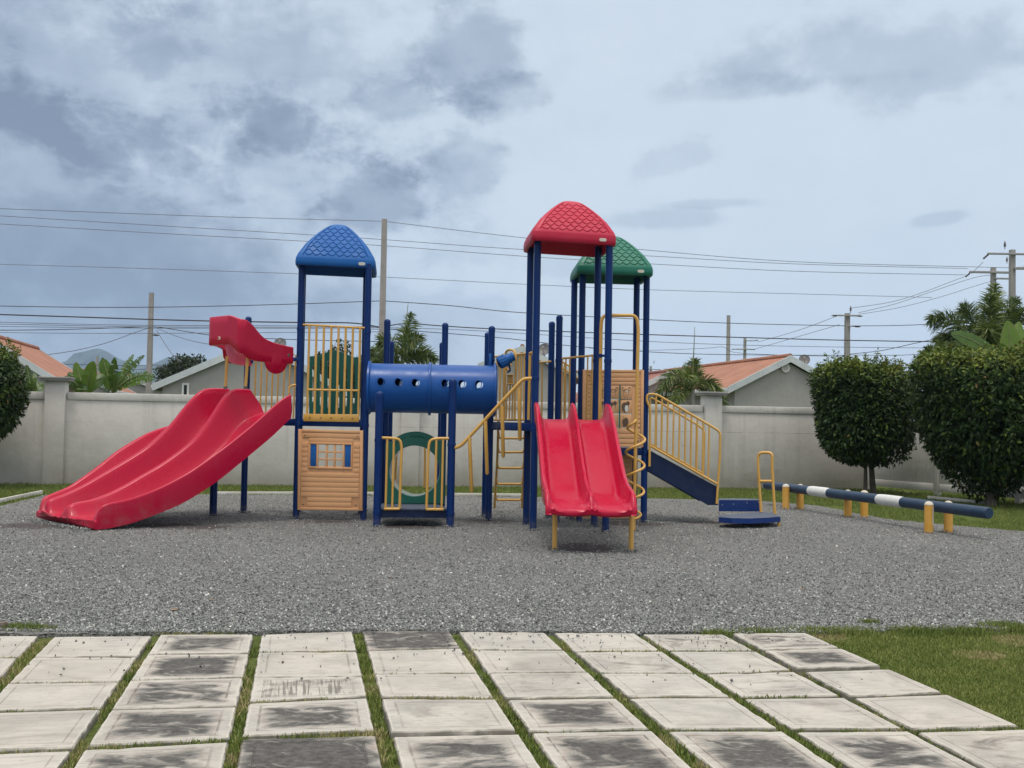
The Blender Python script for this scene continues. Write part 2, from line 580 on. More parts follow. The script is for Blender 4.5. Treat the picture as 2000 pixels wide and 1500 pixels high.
n_big = cloud_noise(2.0, 3, 0.5, (3.1, 1.7, 0.4))
n_mid = cloud_noise(5.0, 8, 0.56, (7.3, 2.2, 5.1), 0.25)
n_fine = cloud_noise(19, 6, 0.60, (1.3, 9.2, 3.3), 0.2)
n_edge = math_(wn, 'ADD', math_(wn, 'MULTIPLY', math_(wn, 'SUBTRACT', n_mid, 0.5), 1.2), math_(wn, 'MULTIPLY', math_(wn, 'SUBTRACT', n_fine, 0.5), 0.8))


def lump(px, py, rx, ry, strength, rough=0.9, rot=0.0):
    """one cloud: direction of its centre, angular half-sizes (radians), how much it darkens"""
    d = ray(px, py).normalized()
    az = math.atan2(d.x, d.y); el = math.asin(d.z)
    A = math_(wn, 'ARCTAN2', sepd.outputs['X'], sepd.outputs['Y'])
    E = math_(wn, 'ARCSINE', zz)
    da = math_(wn, 'SUBTRACT', A, az); de = math_(wn, 'SUBTRACT', E, el)
    c, s = math.cos(rot), math.sin(rot)
    u = math_(wn, 'DIVIDE', math_(wn, 'ADD', math_(wn, 'MULTIPLY', da, c), math_(wn, 'MULTIPLY', de, s)), rx)
    v = math_(wn, 'DIVIDE', math_(wn, 'SUBTRACT', math_(wn, 'MULTIPLY', de, c), math_(wn, 'MULTIPLY', da, s)), ry)
    r2 = math_(wn, 'ADD', math_(wn, 'MULTIPLY', u, u), math_(wn, 'MULTIPLY', v, v))
    r = math_(wn, 'SQRT', r2)
    r = math_(wn, 'ADD', r, math_(wn, 'MULTIPLY', n_edge, -3.2 * rough))
    return math_(wn, 'MULTIPLY', maprange(wn, r, 1.10, 0.42), strength)


LUMPS = [
    (250, 170, 0.30, 0.10, 0.20, 0.45, 0.05),        # broad grey deck over the left half
    (520, 320, 0.22, 0.07, 0.14, 0.5, -0.1),
    (915, 105, 0.052, 0.046, 0.40, 0.50, 0.3),       # puff above the middle
    (960, 190, 0.045, 0.022, 0.26, 0.6, 0),
    (760, 210, 0.050, 0.026, 0.22, 0.7, 0.2),
    (545, 245, 0.110, 0.034, 0.36, 0.7, -0.25),      # grey bank left of it
    (300, 290, 0.15, 0.05, 0.22, 0.8, -0.2),
    (290, 110, 0.05, 0.07, 0.22, 0.8, 0),
    (60, 215, 0.06, 0.05, 0.28, 0.8, 0),
    (905, 310, 0.040, 0.034, 0.24, 0.7, 0),
    (720, 385, 0.045, 0.045, 0.34, 0.7, 0),
    (1700, 120, 0.150, 0.044, 0.30, 0.42, -0.05),    # flat streak upper right
    (1500, 170, 0.110, 0.012, 0.20, 0.4, 0.03),
    (1300, 428, 0.070, 0.011, 0.26, 0.35, 0.02),
    (1390, 398, 0.050, 0.006, 0.24, 0.35, 0.02),
    (1300, 318, 0.036, 0.016, 0.16, 1.0, 0.3),
    (1830, 428, 0.030, 0.007, 0.22, 0.35, 0.1),
    (1000, 500, 0.10, 0.03, 0.16, 0.8, 0),
    (100, 470, 0.22, 0.060, 0.24, 0.45, 0.05),
    (250, 600, 0.26, 0.040, 0.20, 0.45, 0),
    (820, 600, 0.12, 0.035, 0.16, 0.7, 0),
]
tot = None
for L in LUMPS:
    s = lump(*L); tot = s if tot is None else math_(wn, 'ADD', tot, s)
gen = math_(wn, 'MULTIPLY', math_(wn, 'SUBTRACT', n_big, 0.5), 1.3)
gen = math_(wn, 'ADD', gen, math_(wn, 'MULTIPLY', n_edge, 0.78))
# the weather thickens towards the left of the view
west = maprange(wn, sepd.outputs['X'], 0.12, -0.42, 0.0, 1.0)
gen = math_(wn, 'MULTIPLY', gen, math_(wn, 'ADD', math_(wn, 'MULTIPLY', west, 0.75), 0.30))
tot = math_(wn, 'ADD', tot, gen)
tot = math_(wn, 'ADD', tot, math_(wn, 'MULTIPLY', math_(wn, 'MULTIPLY', west, maprange(wn, zz, 0.40, 0.14, 0.50, 1.0)), 0.68))
ccol = ramp(wn, math_(wn, 'ADD', math_(wn, 'MULTIPLY', tot, 0.72), 0.20),
            [(0.0, (0.66, 0.73, 0.79)), (0.25, (0.545, 0.625, 0.71)), (0.5, (0.365, 0.44, 0.53)), (0.75, (0.245, 0.305, 0.395)), (1.0, (0.175, 0.222, 0.302))])
# an overcast sky is brightest overhead
zen = maprange(wn, zz, 0.36, 0.80, 0.0, 1.0)
ccol = mix(wn, zen, ccol, (1.25, 1.21, 1.15))
bg_cl = N(wn, 'ShaderNodeBackground'); bg_cl.inputs['Strength'].default_value = 1.0
wn.links.new(ccol, bg_cl.inputs['Color'])
mxs = N(wn, 'ShaderNodeMixShader'); mxs.inputs[0].default_value = 0.90
wn.links.new(bg_sky.outputs[0], mxs.inputs[1]); wn.links.new(bg_cl.outputs[0], mxs.inputs[2])
wn.links.new(mxs.outputs[0], w_out.inputs['Surface'])

sun_d = bpy.data.lights.new('sun', 'SUN'); sun_d.energy = 1.5; sun_d.angle = R(14); sun_d.color = (1.0, 0.955, 0.89)
sun = bpy.data.objects.new('sun', sun_d); COL.objects.link(sun)
sd = Vector((math.sin(SUN_AZ) * math.cos(SUN_EL), math.cos(SUN_AZ) * math.cos(SUN_EL), math.sin(SUN_EL)))
sun.rotation_euler = sd.to_track_quat('Z', 'Y').to_euler()
sun.location = (0, -5, 30)
SC.view_settings.view_transform = 'Standard'; SC.view_settings.look = 'None'
SC.view_settings.exposure = 0.33; SC.view_settings.gamma = 1.0
SC.cycles.use_denoising = True
SC.cycles.max_bounces = 6

# ------------------------------------------------------------------ ground
def m_lawn():
    m, nt, bs = nt_new('short_lawn')
    pos = position(nt)
    n1 = noise(nt, 0.8, 5, 0.6, pos); n2 = noise(nt, 22, 4, 0.7, pos); n3 = noise(nt, 110, 3, 0.7, pos)
    c = mix(nt, maprange(nt, n1, 0.3, 0.7), (0.10, 0.135, 0.034), (0.165, 0.195, 0.056))
    c = mix(nt, maprange(nt, n2, 0.35, 0.7, 0, 0.7), c, (0.06, 0.09, 0.022))
    c = mix(nt, maprange(nt, n3, 0.5, 0.75, 0, 0.5), c, (0.15, 0.17, 0.06))
    c = mix(nt, maprange(nt, noise(nt, 1.9, 4, 0.6, pos), 0.60, 0.74, 0, 0.7), c, (0.17, 0.13, 0.07))
    nt.links.new(c, bs.inputs['Base Color']); bs.inputs['Roughness'].default_value = 0.95
    bs.inputs['Specular IOR Level'].default_value = 0.1
    bump(nt, bs, n3, 0.8, 0.03)
    return m


M['lawn'] = m_lawn()


BROWN_PATCHES = [(0.95, 13.75, .50, .62), (-2.75, 16.75, .50, .40), (-1.45, 16.1, .55, .42), (-4.6, 15.55, .9, .45), (-6.5, 15.3, .8, .5), (1.9, 17.2, .7, .5), (-0.3, 17.2, .5, .6), (3.3, 17.6, .8, .3)]


def m_gravel(name='grey_gravel'):
    m, nt, bs = nt_new(name)
    pos = position(nt)
    wob = N(nt, 'ShaderNodeVectorMath', operation='ADD'); nt.links.new(pos, wob.inputs[0])
    nz = N(nt, 'ShaderNodeTexNoise'); nz.inputs['Scale'].default_value = 30; nt.links.new(pos, nz.inputs['Vector'])
    sc = N(nt, 'ShaderNodeVectorMath', operation='SCALE'); sc.inputs['Scale'].default_value = 0.035
    nt.links.new(nz.outputs['Color'], sc.inputs[0]); nt.links.new(sc.outputs[0], wob.inputs[1])
    v = N(nt, 'ShaderNodeTexVoronoi'); v.inputs['Scale'].default_value = 54; nt.links.new(wob.outputs[0], v.inputs['Vector'])
    v2 = N(nt, 'ShaderNodeTexVoronoi'); v2.inputs['Scale'].default_value = 95; nt.links.new(wob.outputs[0], v2.inputs['Vector'])
    s1 = N(nt, 'ShaderNodeSeparateColor'); nt.links.new(v.outputs['Color'], s1.inputs[0])
    s2 = N(nt, 'ShaderNodeSeparateColor'); nt.links.new(v2.outputs['Color'], s2.inputs[0])
    a = ramp(nt, s1.outputs[0], [(0.0, (0.085, 0.083, 0.079)), (0.35, (0.20, 0.196, 0.186)), (0.7, (0.315, 0.308, 0.292)), (0.95, (0.37, 0.362, 0.342)), (0.98, (0.55, 0.54, 0.50)), (1.0, (0.62, 0.60, 0.55))])
    b = ramp(nt, s2.outputs[1], [(0.0, (0.10, 0.098, 0.093)), (0.6, (0.275, 0.279, 0.265)), (0.95, (0.39, 0.382, 0.36)), (1.0, (0.6, 0.58, 0.54))])
    c = mix(nt, 0.42, a, b)
    big = noise(nt, 0.55, 5, 0.6, pos)
    c = mix(nt, maprange(nt, big, 0.3, 0.7, 0.0, 0.45), c, mix(nt, 1.0, c, (0.66, 0.66, 0.66), 'MULTIPLY'))
    c = mix(nt, maprange(nt, noise(nt, 0.9, 4, 0.6, pos), 0.58, 0.75, 0, 0.25), c, (0.19, 0.165, 0.13))
    # dark brown patches with ragged edges below the slides, decks and stairs
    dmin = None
    for hx, hy, ha, hb in BROWN_PATCHES:
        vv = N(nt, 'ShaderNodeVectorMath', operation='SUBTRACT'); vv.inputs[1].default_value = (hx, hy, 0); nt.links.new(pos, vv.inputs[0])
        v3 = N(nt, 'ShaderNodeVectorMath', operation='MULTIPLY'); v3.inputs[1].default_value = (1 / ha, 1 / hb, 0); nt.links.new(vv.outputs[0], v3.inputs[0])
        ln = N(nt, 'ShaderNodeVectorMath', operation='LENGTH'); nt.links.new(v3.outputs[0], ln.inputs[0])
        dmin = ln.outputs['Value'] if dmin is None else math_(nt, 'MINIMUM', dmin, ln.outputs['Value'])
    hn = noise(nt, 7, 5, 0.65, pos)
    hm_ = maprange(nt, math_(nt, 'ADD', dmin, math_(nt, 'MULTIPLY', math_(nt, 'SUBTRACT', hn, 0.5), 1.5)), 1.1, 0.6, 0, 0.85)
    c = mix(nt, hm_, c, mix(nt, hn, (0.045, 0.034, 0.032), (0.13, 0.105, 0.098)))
    nt.links.new(c, bs.inputs['Base Color']); bs.inputs['Roughness'].default_value = 0.85
    bs.inputs['Specular IOR Level'].default_value = 0.3
    h = math_(nt, 'ADD', math_(nt, 'MULTIPLY', v.outputs['Distance'], -1.0), math_(nt, 'MULTIPLY', v2.outputs['Distance'], -0.5))
    bump(nt, bs, h, 1.0, 0.03)
    return m


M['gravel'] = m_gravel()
mb = MB(); mb.add([(-400, -60, -0.03), (400, -60, -0.03), (400, 900, -0.03), (-400, 900, -0.03)], [(0, 1, 2, 3)])
tag(mb.build('ground', M['lawn'], smooth=0), kind='structure')


def rough_edge(pts, step, amp, seed):
    rr = random.Random(seed); out = []
    n = len(pts)
    for i in range(n):
        a, b = Vector(pts[i]), Vector(pts[(i + 1) % n]); d = b - a
        k = max(1, int(d.length / step)); nn = Vector((-d.y, d.x)).normalized()
        for j in range(k):
            out.append(a + d * (j / k) + nn * rr.uniform(-amp, amp) + d.normalized() * rr.uniform(-amp, amp) * .5)
    return out


def g2(x, y): p = G(x, y); return (p.x, p.y)


GR = [(-11.0, 7.9), g2(60, 1238), g2(700, 1231), g2(1240, 1235), g2(1575, 1235), g2(1800, 1228), g2(2000, 1226), (9.5, 8.3), (11.0, 12.0), (9.2, 15.2),
      g2(2000, 1038), g2(1740, 1015), g2(1600, 988), g2(1480, 978), g2(1300, 974), g2(1000, 970), g2(600, 967), g2(420, 966), g2(200, 966), g2(90, 967), g2(0, 988), (-11.0, 16.8)]
GRP = rough_edge(GR, 0.12, 0.045, 3)
mb = MB(); mb.add([(p.x, p.y, 0.0) for p in GRP] + [(p.x, p.y, -0.05) for p in GRP],
                  [tuple(range(len(GRP)))] + [(i, (i + 1) % len(GRP), len(GRP) + (i + 1) % len(GRP), len(GRP) + i) for i in range(len(GRP))])
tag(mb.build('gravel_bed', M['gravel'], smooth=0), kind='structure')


def inside(px, py, poly):
    x = np.asarray(px); y = np.asarray(py); r = np.zeros(x.shape, bool)
    n = len(poly)
    for i in range(n):
        x1, y1 = poly[i][0], poly[i][1]; x2, y2 = poly[(i + 1) % n][0], poly[(i + 1) % n][1]
        if y1 == y2: continue
        c = ((y1 > y) != (y2 > y)) & (x < (x2 - x1) * (y - y1) / (y2 - y1) + x1)
        r ^= c
    return r


# loose stones: the paler chips that stand out of the bed
def m_stone():
    m, nt, bs = nt_new('gravel_chip')
    at = N(nt, 'ShaderNodeAttribute'); at.attribute_name = 'tint'
    c = ramp(nt, at.outputs['Fac'], [(0.0, (0.075, 0.073, 0.07)), (0.45, (0.25, 0.264, 0.251)), (0.74, (0.42, 0.41, 0.388)), (0.80, (0.45, 0.44, 0.41)), (1.0, (0.74, 0.72, 0.66))])
    nt.links.new(c, bs.inputs['Base Color']); bs.inputs['Roughness'].default_value = 0.85
    return m


M['stone'] = m_stone()
OCT_V = np.array([(1, 0, 0), (-1, 0, 0), (0, 1, 0), (0, -1, 0), (0, 0, 1), (0, 0, -1)], float)
OCT_F = np.array([(0, 2, 4), (2, 1, 4), (1, 3, 4), (3, 0, 4), (2, 0, 5), (1, 2, 5), (3, 1, 5), (0, 3, 5)])


def rand_rot(n):
    q = rng.normal(size=(n, 4)); q /= np.linalg.norm(q, axis=1)[:, None]
    w, x, y, z = q.T
    return np.stack([np.stack([1 - 2 * (y * y + z * z), 2 * (x * y - z * w), 2 * (x * z + y * w)], -1),
                     np.stack([2 * (x * y + z * w), 1 - 2 * (x * x + z * z), 2 * (y * z - x * w)], -1),
                     np.stack([2 * (x * z - y * w), 2 * (y * z + x * w), 1 - 2 * (x * x + y * y)], -1)], 1)


def stones(name, xy, z, size, tint):
    n = len(xy)
    sc = size[:, None] * rng.uniform(0.35, 1.25, (n, 3))
    V = OCT_V[None] * sc[:, None, :] + rng.normal(0, 0.12, (n, 6, 3)) * size[:, None, None]
    V = np.einsum('nij,nkj->nki', rand_rot(n), V)
    V[:, :, :2] += xy[:, None, :]; V[:, :, 2] += z[:, None]
    Fc = (OCT_F[None] + (np.arange(n) * 6)[:, None, None]).reshape(-1, 3)
    return np_mesh(name, V.reshape(-1, 3), Fc, M['stone'], tint=np.repeat(tint, 6))


gp = [(p.x, p.y) for p in GRP]
NS = 190000
yy = 7.9 + (14.8 * rng.random(NS) ** 2.0)
xx = rng.uniform(-0.64, 0.62, NS) * yy
k = inside(xx, yy, gp); xx, yy = xx[k], yy[k]
hz = np.ones(len(xx)) * 9
for hx, hy, ha, hb in BROWN_PATCHES: hz = np.minimum(hz, np.hypot((xx - hx) / ha, (yy - hy) / hb))
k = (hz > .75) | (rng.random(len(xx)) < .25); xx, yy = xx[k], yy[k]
n = len(xx); t = rng.random(n); tint = np.where(t < 0.962, rng.uniform(0, 0.74, n), rng.uniform(0.78, 1.0, n))
siz = rng.uniform(0.005, 0.013, n) * np.where(tint > 0.75, 1.05, 1.0)
tag(stones('gravel_stones', np.stack([xx, yy], 1), rng.uniform(-0.002, 0.009, n), siz, tint), kind='stuff')

# ------------------------------------------------------------------ concrete paving slabs
# column edges (left far, left near, right far, right near) and row edges as measured
CE = {1: ((-112, 1243), (-330, 1360), (75, 1242), (2, 1320)),
      2: ((105, 1243.7), (17.5, 1333), (295.8, 1242.3), (143.5, 1458)),
      3: ((313, 1239.5), (164.5, 1465), (494.6, 1238.8), (446, 1449.5)),
      4: ((511, 1239.5), (472.5, 1444), (688, 1233), (734, 1437)),
      5: ((708, 1233), (767, 1439), (877.5, 1232.5), (1014, 1433.8)),
      6: ((897, 1234), (1038.5, 1432), (1063, 1235), (1273, 1426.8)),
      7: ((1082, 1236), (1307, 1428.5), (1238, 1236), (1527.5, 1427.8)),
      8: ((1255.5, 1239), (1557, 1430), (1412, 1239), (1772.5, 1427.8)),
      9: ((1431, 1237), (1793.5, 1430), (1573, 1236), (1988, 1416))}
TOP = {1: {1: (1242.5, 1242), 2: (1243.7, 1242.3), 3: (1239.5, 1238.8), 4: (1239.5, 1233), 5: (1233, 1232.5), 6: (1234, 1235), 7: (1236, 1236), 8: (1239, 1239), 9: (1237, 1236)}}
BOT = {1: {1: (1283.5, 1282.5), 2: (1282, 1280.8), 3: (1276, 1274.5), 4: (1272, 1270), 5: (1269, 1264), 6: (1267.5, 1268.5), 7: (1271.5, 1270), 8: (1270, 1270), 9: (1268, 1264)},
       2: {1: (1337, 1334), 2: (1333, 1330.5), 3: (1327, 1321.8), 4: (1321, 1319.5), 5: (1314.8, 1313.7), 6: (1313, 1311), 7: (1313, 1313.7), 8: (1314.8, 1307.8), 9: (1304, 1299)},
       3: {2: (1388, 1381), 3: (1382, 1376), 4: (1369, 1358.5), 5: (1360, 1361), 6: (1362, 1359), 7: (1358.5, 1358.5), 8: (1360, 1357.8), 9: (1358.5, 1351.5)},
       4: {2: (1466, 1458), 3: (1454.8, 1440.8), 4: (1435.5, 1425), 5: (1428.5, 1423), 6: (1426.8, 1421.5), 7: (1421.5, 1421.5), 8: (1421.5, 1423), 9: (1422, 1416)},
       5: {2: (1560, 1550), 3: (1546, 1535), 4: (1532, 1522), 5: (1520, 1516), 6: (1517, 1515), 7: (1515, 1515), 8: (1515, 1515), 9: (1516, 1511)}}
TOP[2] = {c: (a + 2.5, b + 2.5) for c, (a, b) in BOT[1].items()}
TOP[3] = {c: (a + 2.2, b + 2.2) for c, (a, b) in BOT[2].items() if c > 1}
TOP[3][9] = (1312.5, 1307); TOP[3][8] = (1317, 1312)
TOP[4] = {c: (a + 5.0, b + 5.0) for c, (a, b) in BOT[3].items()}
TOP[5] = {2: (1477, 1467), 3: (1465, 1449.5), 4: (1444, 1437), 5: (1439, 1433.8), 6: (1432, 1426.8), 7: (1428.5, 1427.8), 8: (1430, 1427.8), 9: (1430, 1424)}


def on_edge(c, side, y):
    a, b = (CE[c][0], CE[c][1]) if side == 0 else (CE[c][2], CE[c][3])
    return a[0] + (b[0] - a[0]) * (y - a[1]) / (b[1] - a[1])


def m_slab():
    m, nt, bs = nt_new('cast_concrete_slab')
    pos = position(nt)
    uv = N(nt, 'ShaderNodeUVMap'); uv.uv_map = 'UVMap'
    su = N(nt, 'ShaderNodeSeparateXYZ'); nt.links.new(uv.outputs[0], su.inputs[0])

    def attr(nm):
        a = N(nt, 'ShaderNodeAttribute'); a.attribute_type = 'OBJECT'; a.attribute_name = nm
        return a.outputs['Fac']
    stain, rough_, strip = attr('stain'), attr('edge_wear'), attr('stripes')
    # distance to the slab edge
    eu = math_(nt, 'SUBTRACT', 0.5, math_(nt, 'ABSOLUTE', math_(nt, 'SUBTRACT', su.outputs[0], 0.5)))
    ev = math_(nt, 'SUBTRACT', 0.5, math_(nt, 'ABSOLUTE', math_(nt, 'SUBTRACT', su.outputs[1], 0.5)))
    ed = math_(nt, 'MINIMUM', eu, ev)
    n1 = noise(nt, 5, 7, 0.62, pos, 0.6); n2 = noise(nt, 26, 5, 0.7, pos); n3 = noise(nt, 2.0, 4, 0.6, pos)
    broom = noise(nt, 1.6, 5, 0.7, turned(nt, pos, R(-10.5), (2.2, 48, 1)))
    comb = noise(nt, 1.2, 3, 0.6, turned(nt, pos, R(-10.5), (46, 1.5, 1)))
    base = mix(nt, maprange(nt, n3, 0.35, 0.65), (0.50, 0.468, 0.412), (0.42, 0.398, 0.36))
    base = mix(nt, maprange(nt, n1, 0.42, 0.72, 0, 0.55), base, (0.33, 0.305, 0.268))
    base = mix(nt, maprange(nt, broom, 0.44, 0.70, 0, 0.55), base, (0.26, 0.241, 0.214))
    base = mix(nt, maprange(nt, n2, 0.55, 0.78, 0, 0.50), base, (0.17, 0.158, 0.142))
    fl = noise(nt, 0.55, 3, 0.6, pos)
    base = mix(nt, maprange(nt, fl, 0.45, 0.7, 0, 0.30), base, (0.42, 0.365, 0.298))
    # grime that has settled over the whole terrace, slab after slab
    gr = noise(nt, 1.15, 7, 0.66, pos, 0.8)
    base = mix(nt, maprange(nt, gr, 0.47, 0.70, 0, 0.55), base, (0.21, 0.198, 0.178))
    base = mix(nt, maprange(nt, noise(nt, 11, 6, 0.7, turned(nt, pos, R(-10), (1, 2.2, 1))), 0.56, 0.74, 0, 0.45), base, (0.18, 0.168, 0.15))
    # bare paler lip and scuffed corners
    base = mix(nt, math_(nt, 'MULTIPLY', maprange(nt, math_(nt, 'ADD', ed, math_(nt, 'MULTIPLY', math_(nt, 'SUBTRACT', n2, 0.5), 0.06)), 0.035, 0.012), 0.6), base, (0.55, 0.51, 0.45))
    n4 = noise(nt, 1.5, 7, 0.62, turned(nt, pos, R(-10), (1.9, 3.9, 1)), 1.2)
    rim = math_(nt, 'ADD', ed, math_(nt, 'MULTIPLY', math_(nt, 'SUBTRACT', n4, 0.5), 0.42))
    lim = math_(nt, 'SUBTRACT', 0.115, rough_)
    core = maprange(nt, math_(nt, 'SUBTRACT', rim, lim), -0.03, 0.15)
    fld = math_(nt, 'ADD', math_(nt, 'ADD', math_(nt, 'MULTIPLY', n4, 0.66), math_(nt, 'MULTIPLY', n1, 0.20)), math_(nt, 'MULTIPLY', n2, 0.14))
    th = math_(nt, 'SUBTRACT', 0.665, math_(nt, 'MULTIPLY', stain, 0.305))
    amt = maprange(nt, math_(nt, 'SUBTRACT', fld, th), -0.08, 0.10, 0, 1)
    lightp = maprange(nt, noise(nt, 3.1, 6, 0.65, turned(nt, pos, R(20), (1.5, 2.6, 1)), 1.5), 0.52, 0.68, 0, 0.5)
    amt = math_(nt, 'MULTIPLY', amt, math_(nt, 'SUBTRACT', 1.0, lightp))
    amt = math_(nt, 'MULTIPLY', math_(nt, 'MULTIPLY', amt, core), maprange(nt, stain, 0.02, 0.6, 0.25, 0.93))
    dark = mix(nt, maprange(nt, n2, 0.35, 0.65), (0.028, 0.027, 0.026), (0.085, 0.08, 0.074))
    dark = mix(nt, maprange(nt, broom, 0.45, 0.7, 0, 0.4), dark, (0.125, 0.118, 0.108))
    c = mix(nt, amt, base, dark)
    # a rusty pink halo where the stain fades out
    halo = math_(nt, 'MULTIPLY', maprange(nt, math_(nt, 'ABSOLUTE', math_(nt, 'SUBTRACT', amt, 0.20)), 0.20, 0.0), stain)
    c = mix(nt, math_(nt, 'MULTIPLY', halo, 0.45), c, (0.30, 0.235, 0.195))
    c = mix(nt, math_(nt, 'MULTIPLY', math_(nt, 'MULTIPLY', maprange(nt, comb, 0.47, 0.56), core), strip), c, (0.15, 0.14, 0.12))
    soil = maprange(nt, math_(nt, 'ADD', ed, math_(nt, 'MULTIPLY', math_(nt, 'SUBTRACT', n1, 0.5), 0.06)), 0.016, -0.004, 0, 0.75)
    c = mix(nt, soil, c, (0.10, 0.088, 0.062))
    ring = maprange(nt, math_(nt, 'ABSOLUTE', math_(nt, 'SUBTRACT', ed, 0.105)), 0.012, 0.0)
    c = mix(nt, math_(nt, 'MULTIPLY', math_(nt, 'MULTIPLY', ring, maprange(nt, n1, 0.44, 0.60)), math_(nt, 'MULTIPLY', attr('tooling'), math_(nt, 'ADD', 0.25, math_(nt, 'MULTIPLY', stain, 0.6)))), c, (0.12, 0.11, 0.10))
    nt.links.new(c, bs.inputs['Base Color']); bs.inputs['Roughness'].default_value = 0.9
    bs.inputs['Specular IOR Level'].default_value = 0.25
    h = math_(nt, 'ADD', math_(nt, 'MULTIPLY', broom, 0.5), math_(nt, 'ADD', math_(nt, 'MULTIPLY', n2, 0.4), math_(nt, 'MULTIPLY', comb, strip)))
    bump(nt, bs, h, 0.35, 0.006)
    return m


M['slab'] = m_slab()
STAIN = {1: [0.0, 0.05, 0.85, 0.05, 0.95, 0.05, 0.1, 0.42, 0.55], 2: [0, 0.05, 0.92, 0.12, 0.12, 0.1, 0.30, 0.08, 0.98],
         3: [0, 0.12, 0.72, 0.35, 0.1, 0.28, 0.08, 0.40, 0.12], 4: [0, 0.1, 0.92, 0.78, 0.25, 1.0, 0.05, 0.33, 0.12],
         5: [0, 0.1, 0.82, 1.15, 0.68, 0.98, 1.0, 0.72, 0.35]}
ROWN = {1: 'in the row against the gravel', 2: 'in the second row', 3: 'in the middle row', 4: 'in the fourth row', 5: 'in the bottom row'}
ORDN = ['leftmost', 'second from left', 'third from left', 'fourth from left', 'fifth from left', 'sixth from left', 'third from right', 'second from right', 'rightmost']
ORDN8 = ['leftmost', 'second from left', 'third from left', 'fourth from left', 'fourth from right', 'third from right', 'second from right', 'rightmost']
SLABQ = []
for r in range(1, 6):
    cols = sorted(BOT[r])
    for i, c in enumerate(cols):
        tl, tr = TOP[r][c]; bl, br = BOT[r][c]
        zt = random.uniform(-0.004, 0.013) + (0.02 if (r, c) in ((2, 9), (4, 5)) else 0)
        q = [G(on_edge(c, 0, tl), tl, zt), G(on_edge(c, 1, tr), tr, zt), G(on_edge(c, 1, br), br, zt), G(on_edge(c, 0, bl), bl, zt)]
        SLABQ.append([(p.x, p.y) for p in q])
        # top made of a rim, a shallow tooled groove and the field; slightly worn outline
        def ringpts(inset, dz, jit=0.0, m=9):
            out = []
            cs = [(inset, inset), (1 - inset, inset), (1 - inset, 1 - inset), (inset, 1 - inset)]
            for a, b in zip(cs, cs[1:] + cs[:1]):
                for kk in range(m):
                    t_ = kk / m; u = a[0] + (b[0] - a[0]) * t_; v = a[1] + (b[1] - a[1]) * t_
                    p = q[3] * (1 - u) * (1 - v) + q[2] * u * (1 - v) + q[1] * u * v + q[0] * (1 - u) * v
                    e = random.uniform(-jit, jit)
                    out.append((Vector((p.x + e, p.y + random.uniform(-jit, jit), p.z + dz - (random.uniform(0, .005) if jit and random.random() < .07 else 0))), (u, v)))
            return out
        rings = [ringpts(0.0, -0.06), ringpts(0.0, -0.010, 0.0035), ringpts(0.012, 0.0, 0.003), ringpts(0.095, 0.0), ringpts(0.101, -0.005), ringpts(0.109, -0.005), ringpts(0.115, -0.0005)]
        V = [p for rg in rings for p, _ in rg]; UV = [t_ for rg in rings for _, t_ in rg]
        m_ = len(rings[0]); Fc = []
        for a in range(len(rings) - 1):
            for kk in range(m_):
                k2 = (kk + 1) % m_
                Fc.append((a * m_ + kk, a * m_ + k2, (a + 1) * m_ + k2, (a + 1) * m_ + kk))
        Fc.append(tuple((len(rings) - 1) * m_ + kk for kk in range(m_)))
        cen = (q[0] + q[1] + q[2] + q[3]) / 4
        org = Vector((cen.x, cen.y, zt - 0.06))
        me = bpy.data.meshes.new('paving_slab'); me.from_pydata([p - org for p in V], [], Fc)
        ul = me.uv_layers.new(name='UVMap')
        for lp in me.loops: ul.data[lp.index].uv = UV[lp.vertex_index]
        me.materials.append(M['slab'])
        o = bpy.data.objects.new('paving_slab', me); link(o, None, org)
        s = STAIN[r][c - 1]
        o['stain'] = float(s); o['edge_wear'] = 0.17 if (r, c) in ((5, 4), (1, 5)) else random.uniform(-0.02, 0.04)
        o['tooling'] = random.uniform(0.15, 1.3)
        o['stripes'] = 0.85 if (r, c) == (3, 4) else 0.0
        look = 'pale clean concrete slab' if s < 0.2 else ('lightly soiled concrete slab' if s < 0.5 else ('black stained concrete slab with pale rim' if s < 1.1 else 'all over blackened concrete slab'))
        if (r, c) == (3, 4): look = 'concrete slab with dark comb stripes'
        od = ORDN[i] if len(cols) == 9 else ORDN8[i]
        tag(o, f'{look}, {od} {ROWN[r]}', 'paving slab', 'concrete paving slabs in front of the gravel')

# grit swept onto the front slabs
n = 420
gy = 8.05 - 1.5 * rng.random(n) ** 2.2; gx = rng.uniform(-3.6, 2.4, n)
k = np.zeros(n, bool)
for q in SLABQ: k |= inside(gx, gy, q)
gx, gy = gx[k], gy[k]
tag(stones('loose_grit', np.stack([gx, gy], 1), np.full(len(gx), 0.012), rng.uniform(0.005, 0.011, len(gx)), rng.uniform(0.0, 0.3, len(gx))), kind='stuff')


